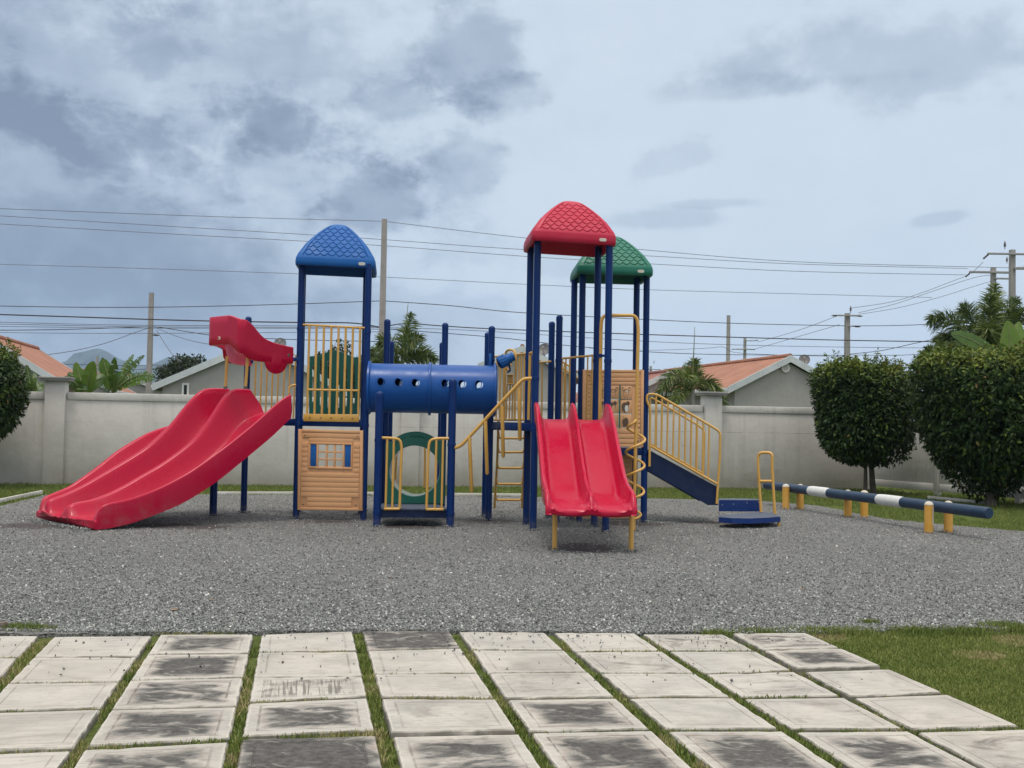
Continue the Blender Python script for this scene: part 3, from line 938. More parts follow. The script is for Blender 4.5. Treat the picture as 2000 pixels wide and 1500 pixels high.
# ------------------------------------------------------------------ grass
def blades(name, x, y, z0, hgt, wid, tint, lean=0.7):
    n = len(x)
    a = rng.uniform(0, 2 * math.pi, n); ln = rng.uniform(0.1, lean, n) * hgt
    b = rng.uniform(0, 2 * math.pi, n)
    dx, dy = np.cos(b) * ln, np.sin(b) * ln
    wx, wy = np.cos(a) * wid / 2, np.sin(a) * wid / 2
    V = np.zeros((n, 5, 3))
    V[:, 0] = np.stack([x - wx, y - wy, z0], 1); V[:, 1] = np.stack([x + wx, y + wy, z0], 1)
    V[:, 2] = np.stack([x + wx * .8 + dx * .4, y + wy * .8 + dy * .4, z0 + hgt * .6], 1)
    V[:, 3] = np.stack([x - wx * .8 + dx * .4, y - wy * .8 + dy * .4, z0 + hgt * .6], 1)
    V[:, 4] = np.stack([x + dx, y + dy, z0 + hgt], 1)
    base = (np.arange(n) * 5)[:, None]
    Fc = np.concatenate([np.array([[0, 1, 2]]) + base, np.array([[0, 2, 3]]) + base, np.array([[3, 2, 4]]) + base])
    return np_mesh(name, V.reshape(-1, 3), Fc, M['grass'], tint=np.repeat(tint, 5))


def field(n, x0, x1, y0, y1): return rng.uniform(x0, x1, n), rng.uniform(y0, y1, n)


def vnoise(x, y, s, seed):
    r = np.random.default_rng(seed); g = r.random((64, 64))
    u = (x * s) % 63; v = (y * s) % 63; i = u.astype(int); j = v.astype(int); fu, fv = u - i, v - j
    fu = fu * fu * (3 - 2 * fu); fv = fv * fv * (3 - 2 * fv)
    return (g[i, j] * (1 - fu) + g[i + 1, j] * fu) * (1 - fv) + (g[i, j + 1] * (1 - fu) + g[i + 1, j + 1] * fu) * fv


# joints between the slabs
x, y = field(150000, -4.2, 3.4, 4.7, 8.05)
k = np.zeros(len(x), bool)
for q in SLABQ:
    c = np.mean(np.array(q), 0); qq = [(c[0] + (p[0] - c[0]) * 1.004, c[1] + (p[1] - c[1]) * 1.004) for p in q]
    k |= inside(x, y, qq)
k = ~k
hull = [(-4.2, 4.6), (-4.2, 8.0), SLABQ[8][1], (SLABQ[-1][2][0], SLABQ[-1][2][1])]
k &= inside(x, y, [(-4.6, 4.5), (-4.6, 8.02), SLABQ[8][1], SLABQ[-1][2], (SLABQ[-1][2][0] + .2, 4.5)])
k &= vnoise(x + 5, y, 5.0, 4) > 0.26
k &= ~((y > 7.55) & (vnoise(x + 9, y, 2.2, 8) > 0.42) & (x < 0.2))
x, y = x[k], y[k]; n = len(x)
dry = vnoise(x + 20, y + 3, 2.6, 5)
tint = np.clip(rng.normal(0.46, 0.17, n) + np.where(dry > 0.60, 0.36, 0), 0, 1)
tag(blades('joint_grass', x, y, np.full(n, -0.028), rng.uniform(0.022, 0.042, n), rng.uniform(0.005, 0.010, n), tint), kind='stuff')
# lawn on the right
x, y = field(150000, 1.6, 4.9, 4.7, 8.6)
k = np.ones(len(x), bool)
for q in SLABQ: k &= ~inside(x, y, q)
edge = SLABQ[8][1], SLABQ[-1][2]
k &= (x > edge[0][0] + (y - edge[0][1]) * (edge[1][0] - edge[0][0]) / (edge[1][1] - edge[0][1]) - 0.02)
k &= ~(inside(x, y, gp) & (vnoise(x, y, 3.0, 9) > 0.30))
k &= ~(inside(x, y - 0.22, gp))
x, y = x[k], y[k]; n = len(x)
dry = vnoise(x + 2, y + 7, 1.9, 6)
tint = np.clip(rng.normal(0.58, 0.13, n) + np.where(dry > 0.60, 0.30, 0), 0, 1)
tag(blades('lawn_grass', x, y, np.full(n, -0.03), rng.uniform(0.012, 0.028, n), rng.uniform(0.004, 0.009, n), tint), kind='stuff')
# tufts along the front edge of the gravel
tx, ty, tn = [], [], []
for (px, py, rad, cnt) in ((30, 1226, .16, 900), (75, 1229, .12, 500), (1480, 1234, .16, 500), (1590, 1232, .15, 500), (1660, 1233, .2, 700), (1700, 1216, .07, 250), (1960, 1222, .16, 900), (1985, 1228, .15, 700), (1790, 1231, .2, 600), (1400, 1236, .12, 250), (1890, 1232, .2, 700)):
    c = G(px, py)
    tx.append(rng.normal(c.x, rad * .6, cnt)); ty.append(rng.normal(c.y, rad * .35, cnt))
x = np.concatenate(tx); y = np.concatenate(ty); n = len(x)
tag(blades('tuft_grass', x, y, np.full(n, -0.01), rng.uniform(0.018, 0.048, n), rng.uniform(0.004, 0.008, n), np.clip(rng.normal(0.45, 0.15, n), 0, 1)), kind='stuff')
# the strip of lawn by the boundary wall
x, y = field(190000, -12.5, 12.5, 15.5, 29.0)
k = ~inside(x, y, gp) & (np.abs(x) < 0.52 * y) & ((y > 20) | (np.abs(x) > 6.0))
k &= vnoise(x, y, 1.1, 12) > 0.12
x, y = x[k], y[k]; n = len(x)
tag(blades('verge_grass', x, y, np.full(n, -0.03), rng.uniform(0.03, 0.07, n), rng.uniform(0.006, 0.013, n), np.clip(rng.normal(0.42, 0.14, n), 0, 0.95)), kind='stuff')

# white plastic lawn edging behind the gravel
def edging(label, pts):
    mb = MB()
    for a, b in zip(pts, pts[1:]):
        d = (b - a); fr = frame(d)
        mb.box((a + b) / 2 + Vector((0, 0, 0.02)), (d.length, 0.035, 0.07), fr, 0.006)
    return tag(mb.build('lawn_edging', M['vinyl']), label, 'edging', 'white edging strips along the lawn')


edging('white lawn edging strip on the grass left of the big slide', [G(-40, 990), G(20, 976), G(82, 963)])
edging('long white lawn edging strip behind the blue legs of the playground', [G(415, 965.5), G(575, 965.5), G(740, 966)])
edging('white lawn edging strip seen between the posts under the tube', [G(885, 968), G(1040, 969.5)])
edging('pale edging strip on the grass under the rightmost topiary', [G(1812, 973), G(1925, 984)])

# wooden edge board at the far left of the gravel
mb = MB(); a = G(-60, 1233); b = G(14, 1226)
mb.box((a + b) / 2 + Vector((0, 0, .01)), ((b - a).length, .05, .07), frame(b - a), .006)
tag(mb.build('edge_board', M['bark']), 'short brown timber edge board at the left end of the gravel', 'edging')

# a dead leaf on the gravel
def leaf_on_ground(px, py, s):
    c = G(px, py, .012); mb = MB()
    a = random.uniform(0, 6.28)
    pts = [(0, 0), (.3, .28), (.7, .25), (1, 0), (.7, -.25), (.3, -.28)]
    vs = [c + Vector(((u * math.cos(a) - v * math.sin(a)) * s, (u * math.sin(a) + v * math.cos(a)) * s, .012 * abs(v) * 4 * s)) for u, v in pts]
    mb.add(vs, [(0, 1, 2, 3), (0, 3, 4, 5)])
    return mb.build('fallen_leaf', M['dry_leaf'])


tag(leaf_on_ground(335, 1192, .10), 'dry tan leaf lying on the gravel near the front slabs', 'leaf', 'fallen leaves')
tag(leaf_on_ground(418, 1170, .06), 'small dry tan leaf farther back on the open gravel', 'leaf', 'fallen leaves')

# ------------------------------------------------------------------ boundary wall
WA, WB = Vector((-10.07, 24.75)), Vector((9.25, 28.35))
WD = (WB - WA).normalized(); WNv = Vector((-WD.y, WD.x))        # away from the camera
WFR = Matrix(((WD.x, -WNv.x, 0), (WD.y, -WNv.y, 0), (0, 0, 1)))
wall_h = 2.05


def wall_x(px, y=860):
    p = PV(px, y, WA, WB); return (Vector((p.x, p.y)) - WA).dot(WD)


wl0, wl1 = -9.0, wall_x(1689)
mb = MB()
c = WA + WD * ((wl0 + wl1) / 2) + WNv * 0.1
mb.box((c.x, c.y, (wall_h - .17) / 2 - .05), (wl1 - wl0, .2, wall_h - .07), WFR, .01)
wall = mb.build('perimeter_wall', M['wall'])
tag(wall, 'long weathered grey rendered wall with pale coping behind the playground', 'wall')
pxs = [wall_x(107), wall_x(800), wall_x(1390)]
segs = [wl0] + pxs + [wl1]
for i in range(4):
    a = segs[i] + (.24 if i else 0); b = segs[i + 1] - (.24 if i < 3 else 0)
    c = WA + WD * ((a + b) / 2) + WNv * 0.1
    mb = MB(); mb.box((c.x, c.y, wall_h - .09), (b - a, .25, .17), WFR, .015)
    mb.build('coping', M['coping'], wall)
for a in pxs:
    c = WA + WD * a + WNv * 0.06
    mb = MB(); mb.box((c.x, c.y, 1.12), (.43, .40, 2.34), WFR, .012)
    pl = mb.build('pillar', M['wall'], wall)
    mb = MB(); mb.box((c.x, c.y, 2.315), (.62, .58, .045), WFR, .008); mb.box((c.x, c.y, 2.36), (.66, .62, .05), WFR, .012)
    mb.build('pillar_cap', M['cap'], pl)

# ------------------------------------------------------------------ white vinyl fence
_fa = PV(1688, 900, WA, WB); FA = Vector((_fa.x + .09, _fa.y - .06)); FB = Vector((11.15, 23.7)); FD = (FB - FA).normalized()
FFR = frame((FD.x, FD.y, 0))
fence = None
L = (FB - FA).length + 6
mb = MB(); n = int(L / .115)
for i in range(n):
    s = (i + .5) * .115; p = FA + FD * s
    if abs(s % 2.35) < 0.08: continue
    mb.box((p.x, p.y, .95), (.111, .022, 1.5), FFR, .006)
fence = mb.build('vinyl_fence', M['vinyl'])
tag(fence, 'white vinyl plank fence behind the two topiary trees', 'fence')
k = 0; s = 0.0
while s < L:
    p = FA + FD * s; mb = MB(); mb.box((p.x, p.y, .88), (.13, .13, 1.84), FFR, .008); mb.box((p.x, p.y, 1.83), (.16, .16, .06), FFR, .015)
    mb.build('post', M['vinyl'], fence)
    if s + 2.35 < L + 2.35:
        q = FA + FD * (s + 1.175)
        for z, hh in ((.165, .17), (1.66, .15)):
            mb = MB(); mb.box((q.x, q.y, z), (2.20, .06, hh), FFR, .008); mb.build('rail', M['vinyl'], fence)
    s += 2.35
# rubble at the corner of wall and fence
for i, (px, py, s) in enumerate(((1676, 948, .12), (1690, 951, .09), (1668, 951, .07))):
    c = G(px, py); bm = bmesh.new(); bmesh.ops.create_icosphere(bm, subdivisions=2, radius=s)
    for v in bm.verts: v.co *= random.uniform(.75, 1.15); v.co.z *= .6
    mb = MB(); mb.add([v.co + c + Vector((0, 0, s * .3)) for v in bm.verts], [[v.index for v in f.verts] for f in bm.faces]); bm.free()
    tag(mb.build('rubble_stone', M['coping'], smooth=20), ['large pale rubble lump at the wall corner', 'middle pale rubble lump nearest the fence foot', 'small pale rubble lump left of the others'][i], 'stone', 'rubble at the wall corner')

# ------------------------------------------------------------------ balance beam
b0, b1 = G(1548.5, 994), G(1833, 1040)
bd = (b1 - b0).normalized(); bperp = Vector((bd.y, -bd.x, 0))
e0 = PV(1496, 949, b0, b1); e1 = PV(1932, 1000, b0, b1)
bz = 0.385
L0 = (Vector((e0.x, e0.y, 0)) - b0).dot(bd); L1 = (Vector((e1.x, e1.y, 0)) - b0).dot(bd)
beam_t = thing('balance_beam', 'dark blue log balance beam with white bands on yellow posts', 'balance beam', b0 + bd * 1.8)
def bp(s, z=bz): return b0 + bd * s + Vector((0, 0, z))
mb = MB(); nseg = 14
br = .083
pts = [bp(L0), bp(L0 + .02), bp(L0 + .06)] + [bp(L0 + .06 + (L1 - L0 - .12) * i / 8) for i in range(1, 8)] + [bp(L1 - .03), bp(L1 - .008), bp(L1)]
mb.tube(pts, [br * .55, br * .92, br] + [br] * 7 + [br, br * .95, br * .86], 22)
mb.build('beam', M['beam'], beam_t)
for a, b in ((1583, 1620), (1717, 1764)):
    A_ = PV(a, 962, b0, b1); B_ = PV(b, 972, b0, b1)
    sa = (Vector((A_.x, A_.y, 0)) - b0).dot(bd); sb = (Vector((B_.x, B_.y, 0)) - b0).dot(bd)
    mb = MB(); m_ = 8
    mb.tube([bp(sa + (sb - sa) * i / m_) for i in range(m_ + 1)], [br * 1.02] + [br * random.uniform(1.06, 1.11) for _ in range(m_ - 1)] + [br * 1.02], 22)
    mb.build('grip_band', M['wrap'], beam_t)
for (fx, fy), (kx, ky) in (((1534.6, 994), (1562.7, 994)), ((1655.5, 1009.5), (1688, 1010.8)), ((1814, 1040.7), (1852, 1039))):
    for (x, y) in ((fx, fy), (kx, ky)):
        c = G(x, y); r_ = .066; top = .47
        mb = MB(); mb.lathe(c, (0, 0, 1), [(r_, -.05), (r_, top - .055)], 18)
        po = mb.build('post', M['bollard'], beam_t)
        mb = MB(); mb.lathe(c, (0, 0, 1), [(r_ + .002, top - .0545)] + [((r_ + .002) * math.cos(R(a)), top - .055 + r_ * .85 * math.sin(R(a))) for a in (15, 35, 55, 75, 88)], 18)
        mb.build('post_cap', M['grime_white'], po)
        if fx == 1814 and x == fx:
            mb = MB()
            for i in range(5):
                a0, a1 = R(-62 + 12 * i), R(-62 + 12 * (i + 1))
                rr = r_ + .002
                vs = [c + Vector((rr * math.cos(a), rr * math.sin(a), z)) for a in (a0, a1) for z in (.12, .39)]
                mb.add(vs, [(0, 1, 3, 2)])
            st = mb.build('sticker', M['badge'], po)
# ------------------------------------------------------------------ the play structure
PG = thing('playground_structure', 'large modular playground with slides, roofed towers and blue crawl tube on the gravel', 'playground', (-1.4, 16.8, 0))
PR = .051


def v2(p): return Vector((p[0], p[1]))


def zat(px, py, Z): return P(px, py, Z).z


def post(base, top, r=PR, cap=True):
    """upright steel post with a domed cap"""
    mb = MB(); mb.lathe((base.x, base.y, 0), (0, 0, 1), [(r, -.08), (r, top - r * .9 if cap else top)], 20)
    o = mb.build('post', M['navy'], PG)
    if cap:
        z0 = top - r * .9
        mb = MB(); mb.lathe((base.x, base.y, 0), (0, 0, 1), [(r * 1.05, z0 - .05), (r * 1.05, z0)] + [(r * 1.05 * math.cos(R(a)), z0 + r * .9 * math.sin(R(a))) for a in (20, 40, 60, 78, 89)], 20)
        mb.build('post_cap', M['navy'], o)
    return base


# blue tower
A_fl, A_fr = G(578, 1013), G(709.5, 1016.5)
A_bl, A_br = A_fl + Vector((-.165, .97, 0)), A_fr + Vector((-.165, .97, 0))
for b in (A_fl, A_fr, A_bl, A_br): post(b, 3.95, cap=False)
# red tower
R_fl, R_fr, R_bl, R_br = G(1041, 1035.6), G(1182.5, 1039), G(1027.5, 1024), G(1160.5, 1028.7)
for b in (R_fl, R_fr, R_bl, R_br): post(b, 4.22, cap=False)
# green tower
T_fl, T_fr, T_bl = G(1131, 1018.5), G(1257, 1019.6), G(1115, 1013)
T_br = T_bl + (T_fr - T_fl)
for b in (T_fl, T_fr, T_bl, T_br): post(b, 3.94, cap=False)
# other uprights: base pixel, top pixel
K1 = post(G(1072, 1011.5), zat(1075, 627.5, G(1072, 1011.5).y))
K2 = post(G(1086.5, 1020), zat(1091, 615, G(1086.5, 1020).y))
C1 = post(G(954, 1016.5), zat(967, 636.5, G(954, 1016.5).y))
C2 = post(G(946.5, 1008.5), zat(957, 648.5, G(946.5, 1008.5).y))
B_fl = post(G(736, 1028), zat(744, 764, G(736, 1028).y), .057)
B_fr = post(G(879, 1029), zat(883, 739, G(879, 1029).y), .057)
B_ml = post(G(748.5, 1009.5), zat(755, 623, G(748.5, 1009.5).y))
B_mr = post(G(862.5, 1010), zat(868, 630, G(862.5, 1010).y))
B_bl = post(G(757, 1003), zat(763, 665, G(757, 1003).y))
B_br = post(G(858, 1004), zat(861, 668, G(858, 1004).y))
E1 = post(G(475.6, 1001), zat(487, 618, G(475.6, 1001).y))
E2 = post(G(416, 1007), 0.72, .058, cap=False)

DZ = 1.545


def deck(name, poly, z, th=.09, mat=None):
    mb = MB(); mb.prism([(p.x, p.y) for p in poly], z - th, z)
    o = mb.build(name, M[mat or 'deck'], PG, smooth=0)
    return o


def inset(poly, d):
    c = sum(poly, Vector((0, 0, 0))) / len(poly)
    return [p + (c - p).normalized() * d for p in poly]


deck('deck', [A_fl, A_fr, A_br, A_bl], DZ)
deck('deck', [A_fl + Vector((-.03, .02, 0)), A_bl + Vector((-.03, 0, 0)), E1], DZ - .004)
deck('deck', [C1, R_fl + Vector((-.03, .05, 0)), R_bl, C2], DZ - .002)
deck('deck', [R_fl, R_fr, R_br, R_bl], DZ)
deck('deck', [R_bl + Vector((0, .04, 0)), R_br + Vector((0, .04, 0)), T_bl + Vector((.03, -.25, 0)), K1], DZ - .006)
TZ = 1.17
deck('deck', [T_fl, T_fr, T_br, T_bl], TZ)
LZ = .26
deck('low_deck', [B_fl, B_fr, B_mr + Vector((-.05, -.6, 0)), B_ml + Vector((.05, -.6, 0))], LZ, .02, 'tread')
deck('low_deck_frame', [B_fl + Vector((0, .02, 0)), B_fr + Vector((0, .02, 0)), B_mr + Vector((-.06, -.6, 0)), B_ml + Vector((.06, -.6, 0))], LZ - .023, .11)


def edge_beam(a, b, z, hh=.11, off=.0):
    d = (b - a); fr = frame((d.x, d.y, 0)); c = (a + b) / 2
    mb = MB(); mb.box((c.x, c.y, z), (d.length - PR * 1.6, .05, hh), fr, .008)
    return mb.build('deck_beam', M['navy'], PG)


for a, b, z in ((A_fl, A_fr, DZ - .06), (A_bl, A_br, DZ - .06), (C1, R_fl, DZ - .07), (R_bl, R_br, DZ - .07), (T_fl, T_fr, TZ - .06), (T_bl, T_br, TZ - .06), (A_fl, E1, DZ - .06), (A_fl, A_bl, DZ - .06), (A_fr, A_br, DZ - .06), (R_fr, R_br, DZ - .07), (T_fr, T_br, TZ - .06)):
    edge_beam(a, b, z)


# ---- rails -----------------------------------------------------------------
def rail(name, paths, bars, A, B, r=.019, rb=.015, fil=.06, pull=0.0, label=None):
    """tube rail: paths and bars are measured positions on the upright plane through A and B"""
    d = (v2(B) - v2(A)).normalized(); nn = Vector((d.y, -d.x))
    if nn.y > 0: nn = -nn
    A = (A[0] + nn.x * pull, A[1] + nn.y * pull); B = (B[0] + nn.x * pull, B[1] + nn.y * pull)
    mb = MB()
    o = None
    for pt in paths:
        p3 = [PV(x, y, A, B) for x, y in pt]
        mb = MB(); mb.tube(fillet(p3, fil) if len(p3) > 2 else p3, r, 12)
        if o is None: o = mb.build(name, M['yellow'], PG)
        else: mb.build('cross_rail', M['yellow'], o)
    if label: o['label'] = label
    for bb in bars:
        mb = MB(); mb.tube([PV(bb[0], bb[1], A, B), PV(bb[2], bb[3], A, B)], rb, 10)
        mb.build('bar', M['yellow'], o)
    return o


# barrier on the front of the blue tower
xt = [604.5, 618.5, 633, 647.5, 661.5, 675.5, 689.5, 703.5]; xb = [599.5, 614, 628.5, 643, 657.5, 671.5, 685.5, 700]
br_ = rail('barrier', [[(592, 634.2), (713, 640.5)], [(601, 761), (700, 763)]], [(a, 635.3 + .05 * (a - 604), b, 812) for a, b in zip(xt, xb)], A_fl, A_fr, .0165, .0185, pull=.02)
p0, p1 = PV(594, 822, A_fl, A_fr), PV(702.5, 824.5, A_fl, A_fr)
d = p1 - p0; fr = frame((d.x, d.y, 0))
mb = MB(); mb.box((p0 + p1) / 2 + Vector((0, -.065, .055)), (d.length, .018, .115), fr, .006)
kp = mb.build('kick_plate', M['yellow'], br_)
for i in range(5):
    c = p0 + d * (.12 + .19 * i) + Vector((0, -.076, .055)); mb = MB(); mb.lathe(c, (0, -1, 0), [(.011, 0), (.011, .004), (.007, .009)], 10); mb.build('bolt', M['bolt'], br_)

# fence on the far side of the slide entry
pa, pb = v2(E1), v2(A_bl)
rail('barrier', [[(489, 688), (575, 692)], [(490, 826), (576, 824)]], [(x + 1.5, 689 + .05 * (x - 489), x - 3.5, 826) for x in (499, 510.5, 521.5, 532.5, 543.5, 555, 566, 576)], pa, pb, .016, .0135)
# small hoop at the slide shoulder
rail('grab_hoop', [[(564, 768), (565, 757), (572, 752), (578, 752)]], [], v2(A_fl) + Vector((-1, -.12)), v2(A_fl) + Vector((1, -.12)), .016, fil=.04)

# handrail from the low deck up to the middle deck, with hanging bars
hr = rail('handrail', [[(886, 875.5), (900, 871), (1018, 744), (1024, 740), (1040, 739)]], [], B_fr, R_fl, .026, fil=.12)
for x0, y0, x1, y1 in ((917, 853, 921, 962), (948, 822, 951.5, 927), (980.5, 793, 983, 894), (1013.5, 758, 1015.5, 861)):
    mb = MB(); a, b = PV(x0, y0, B_fr, R_fl), PV(x1, y1, B_fr, R_fl)
    mb.tube([a, b - (b - a) * .03, b], [.027, .027, .014], 12, r2=1.0); mb.build('bar', M['yellow'], hr)

# barrier behind the middle deck: plain bars, loop and moulded plate
mid = rail('barrier', [[(960, 697), (975, 696), (1031, 690)], [(965, 820), (1031, 820)]],
           [(x, 697 - (x - 960) * .085, x - 2, 820) for x in (971, 977.5, 984.5, 1014.5, 1019, 1024.5, 1029)] + [(x, 752, x - 2, 820) for x in (990.5, 996.5, 1002)], C2, R_bl, .0165, .0125)
lp = rail('loop_rail', [[(984.5, 820), (987, 700), (988, 686), (997, 682), (1006, 686), (1008, 700), (1005, 820)]], [], C2, R_bl, .018, fil=.10, pull=.06)
d_ = (v2(R_bl) - v2(C2)); fr = frame((d_.x, d_.y, 0))
a = PV(986.5, 751, C2, R_bl); b = PV(1007, 732, C2, R_bl)
mb = MB(); mb.box((a + b) / 2 + Vector((0, -.07, 0)), (abs(b.x - a.x), .03, abs(b.z - a.z)), fr, .008)
mb.box((a + b) / 2 + Vector((0, -.08, -abs(b.z - a.z) / 2)), (abs(b.x - a.x) * 1.02, .05, .025), fr, .008)
mb.box((a + b) / 2 + Vector((.0, -.08, abs(b.z - a.z) / 2)), (abs(b.x - a.x) * 1.02, .05, .022), fr, .008)
mb.build('moulded_plate', M['yellow'], lp)
mb = MB(); c = PV(994, 719, C2, R_bl) + Vector((0, -.07, 0))
mb.tube([c + Vector((math.cos(t_) * .055 * (1 - t_ / 9), 0, math.sin(t_) * .065 * (1 - t_ / 9))) for t_ in np.linspace(.6, 5.4, 14)], .017, 8)
mb.build('scroll', M['yellow'], lp)

# toy telescope
ta, tb = P(974, 709.5, 16.9), P(1003, 696, 16.95)
dr = (tb - ta).normalized(); Lt = (tb - ta).length
mb = MB(); prof = [(.086, 0), (.094, .012), (.094, .12), (.078, .13), (.078, .20), (.062, .21), (.062, Lt - .03), (.068, Lt - .03), (.068, Lt), (.03, Lt)]
mb.lathe(ta, dr, prof, 28)
tele = mb.build('telescope', M['blue_roof'], PG)
for k_ in range(14):
    an = 2 * math.pi * k_ / 14; up = Vector((0, 0, 1)); s_ = dr.cross(up).normalized(); u_ = s_.cross(dr)
    o_ = (s_ * math.cos(an) + u_ * math.sin(an)) * .094
    mb = MB(); mb.tube([ta + dr * .015 + o_, ta + dr * .118 + o_], .007, 6); mb.build('grip_rib', M['blue_roof'], tele)
mb = MB(); c = ta + dr * (Lt * .72)
mb.tube(fillet([c + Vector((0, 0, -.03)), c + Vector((.0, 0, -.13)), c + Vector((.02, 0, -.19)), c + Vector((-.03, 0, -.22))], .04), .014, 8)
mb.build('trigger', M['navy'], tele)
mb = MB(); mb.lathe(ta - dr * .002, -dr, [(.08, 0), (.07, .004)], 24); mb.build('lens', M['step'], tele)
# blue clip at the end of the crawl tube
mb = MB(); c = P(957.5, 703, 16.95); mb.box(c, (.035, .05, .20), None, .012); mb.build('bracket', M['blue_roof'], PG)

# vertical loop rail by the red tower
rail('loop_rail', [[(1032, 820), (1035, 700), (1035, 690), (1040, 688.5)]], [], R_bl, R_fl, .021, fil=.05)

# far ladder
def ladder():
    zb = 19.3; zt = 17.9
    def pl(x, y):
        # leaning plane between foot and deck
        t_ = (992 - y) / (992 - 829.0); return P(x, y, zb + (zt - zb) * t_)
    mb = MB()
    mb.tube([pl(966, 992), pl(967.5, 960), pl(971, 905), pl(973.5, 830)], .021, 10)
    mb.tube([pl(1019.5, 992), pl(1021, 960), pl(1024, 905), pl(1026, 830)], .021, 10)
    o = mb.build('ladder', M['yellow'], PG)
    for y, x0, x1 in ((976, 967, 1020.5), (945, 968.5, 1022), (914, 970.5, 1023.5), (883, 972, 1025), (856, 973, 1026), (834.5, 973.5, 1026)):
        a, b = pl(x0, y - 13), pl(x1, y - 13)
        f = Vector((0, -.07, 0)); mb = MB()
        mb.tube(fillet([a, pl(x0 + 2, y) + f, pl(x1 - 2, y) + f, b], .05), .020, 10)
        mb.build('rung', M['yellow'], o)


ladder()

# gates on the low deck
rail('gate', [[(746, 855), (763, 855.5), (781, 858), (784.5, 872), (780.5, 993)], [(750, 994), (781, 994)]], [(756.5, 856, 753, 994), (769.5, 856, 766, 994)], B_fl, B_fr, .020, .0165, fil=.13, pull=.03)
rail('gate', [[(876.5, 856.5), (857, 856), (840, 859), (837, 874), (833, 994)], [(832, 995), (866, 995)]], [(852.5, 857, 849, 994), (865.5, 857, 862.5, 994)], B_fl, B_fr, .020, .0165, fil=.13, pull=.03)
# railings behind the round opening
rail('rear_rail', [[(771, 952), (775, 880), (777, 850), (830, 850), (830, 880), (829, 952)]], [], v2(B_bl) + Vector((-.5, .3)), v2(B_br) + Vector((.5, .3)), .019, fil=.1)

# ---- round green opening with clear rim -------------------------------------
def px_panel(outl, A, B, thick, bev, pull=0.0):
    """measured loops on the plane A-B, made into a panel with real openings"""
    d = (v2(B) - v2(A)); fr = frame((d.x, d.y, 0)); o = Vector((A[0], A[1], 0)) - fr.col[1] * 0
    nn = fr.col[1]
    loops = []
    for lo in outl:
        l2 = []
        for x, y in lo:
            p = PV(x, y, A, B) - o; l2.append((p.dot(fr.col[0]), p.z))
        loops.append(l2)
    off = -nn * pull if nn.y > 0 else nn * pull
    return cut_panel(loops, thick, bev, fr, o + off)


RA, RB = B_ml + Vector((0, -.62, 0)), B_mr + Vector((0, -.62, 0))
out = [(754.5, 982), (754, 870), (757, 860)] + [(811 + 62 * math.cos(R(a)), 905 - 61 * math.sin(R(a))) for a in range(140, 39, -8)] + [(865, 860), (867, 870), (866, 982)]
hole = [(809.5 + 51 * math.cos(2 * math.pi * k / 48), 919.5 - 51 * math.sin(2 * math.pi * k / 48)) for k in range(48)]
mb = MB(); mb.add(*px_panel([out, hole], RA, RB, .06, .012))
# raised brow over the ring, two recessed arcs
rp = mb.build('round_opening_panel', M['green'], PG)
mb = MB()
for a0, a1 in ((112, 132), (70, 97)):
    pts = [PV(810.5 + 58 * math.cos(R(a)), 907 - 56 * math.sin(R(a)), RA, RB) + Vector((0, -.034, 0)) for a in np.linspace(a0 - 2, a1 + 2, 9)]
    mb.tube(pts, .012, 8)
mb.lathe(PV(810.5, 853.5, RA, RB) + Vector((0, -.03, 0)), (0, -1, 0), [(.02, 0), (.02, .008), (.012, .012)], 16)
mb.build('raised_trim', M['green_roof'], rp)
# tube liner
mb = MB(); cen = PV(809.5, 919.5, RA, RB); rr_ = (PV(859, 919.5, RA, RB) - cen).length
mb.loft([[cen + Vector((rr_ * k_ * math.cos(2 * math.pi * i / 48), dy, rr_ * k_ * math.sin(2 * math.pi * i / 48))) for i in range(48)] for k_, dy in ((1.0, .03), (.97, .10), (.97, .42), (1.0, .44), (1.02, .42), (1.02, .03))], closed=True)
mb.build('clear_liner', M['clear'], rp)

# ---- green slatted panel at the back of the blue tower ------------------------
YA, YB = A_bl + Vector((0, -.03, 0)), A_br + Vector((0, -.03, 0))
out = [(605, 808), (604.5, 697), (616, 696)] + [(653 + dx, 696 - 10.5 * (math.cos(dx / 37 * math.pi) * .5 + .5) * 1.0) for dx in range(-36, 37, 4)] + [(690, 698.5), (702, 699), (701, 808)]
holes = []
for x, y0, y1 in ((611.5, 712, 786), (626.5, 703, 793.5), (641.5, 702, 797), (661, 703, 797.5), (676, 706, 795), (691, 712, 789)):
    w = 5.6
    lo = []
    for k_ in range(7): a = math.pi * k_ / 6; lo.append((x + w / 2 * math.cos(a), y0 + 3 - w / 2 * math.sin(a)))
    for k_ in range(7): a = math.pi + math.pi * k_ / 6; lo.append((x + w / 2 * math.cos(a), y1 - 3 - w / 2 * math.sin(a)))
    holes.append(lo)
mb = MB(); mb.add(*px_panel([out] + holes, YA, YB, .035, .008))
mb.build('slatted_panel', M['green'], PG)


# ---- moulded tan panels --------------------------------------------------------
def tan_frame(q):
    """q: top-left, top-right, bottom-right, bottom-left in the world; returns a map (u, w, out) -> point"""
    tl, tr, br, bl = q
    d = (br - bl); nn = Vector((d.y, -d.x, 0)).normalized()
    if nn.y > 0: nn = -nn
    def f(u, w, o=0.0): return (bl * (1 - u) + br * u) * (1 - w) + (tl * (1 - u) + tr * u) * w + nn * o
    return f


def slab_uv(mb, f, u0, u1, w0, w1, o0, o1, bev=.004):
    a, b = f(u0, w0), f(u1, w1); L_ = (f(u1, w0) - f(u0, w0)); hz = (f(u0, w1) - f(u0, w0))
    c = (f((u0 + u1) / 2, (w0 + w1) / 2, (o0 + o1) / 2))
    mb.box(c, (L_.length, abs(o1 - o0), hz.length), frame(L_, hz), bev)


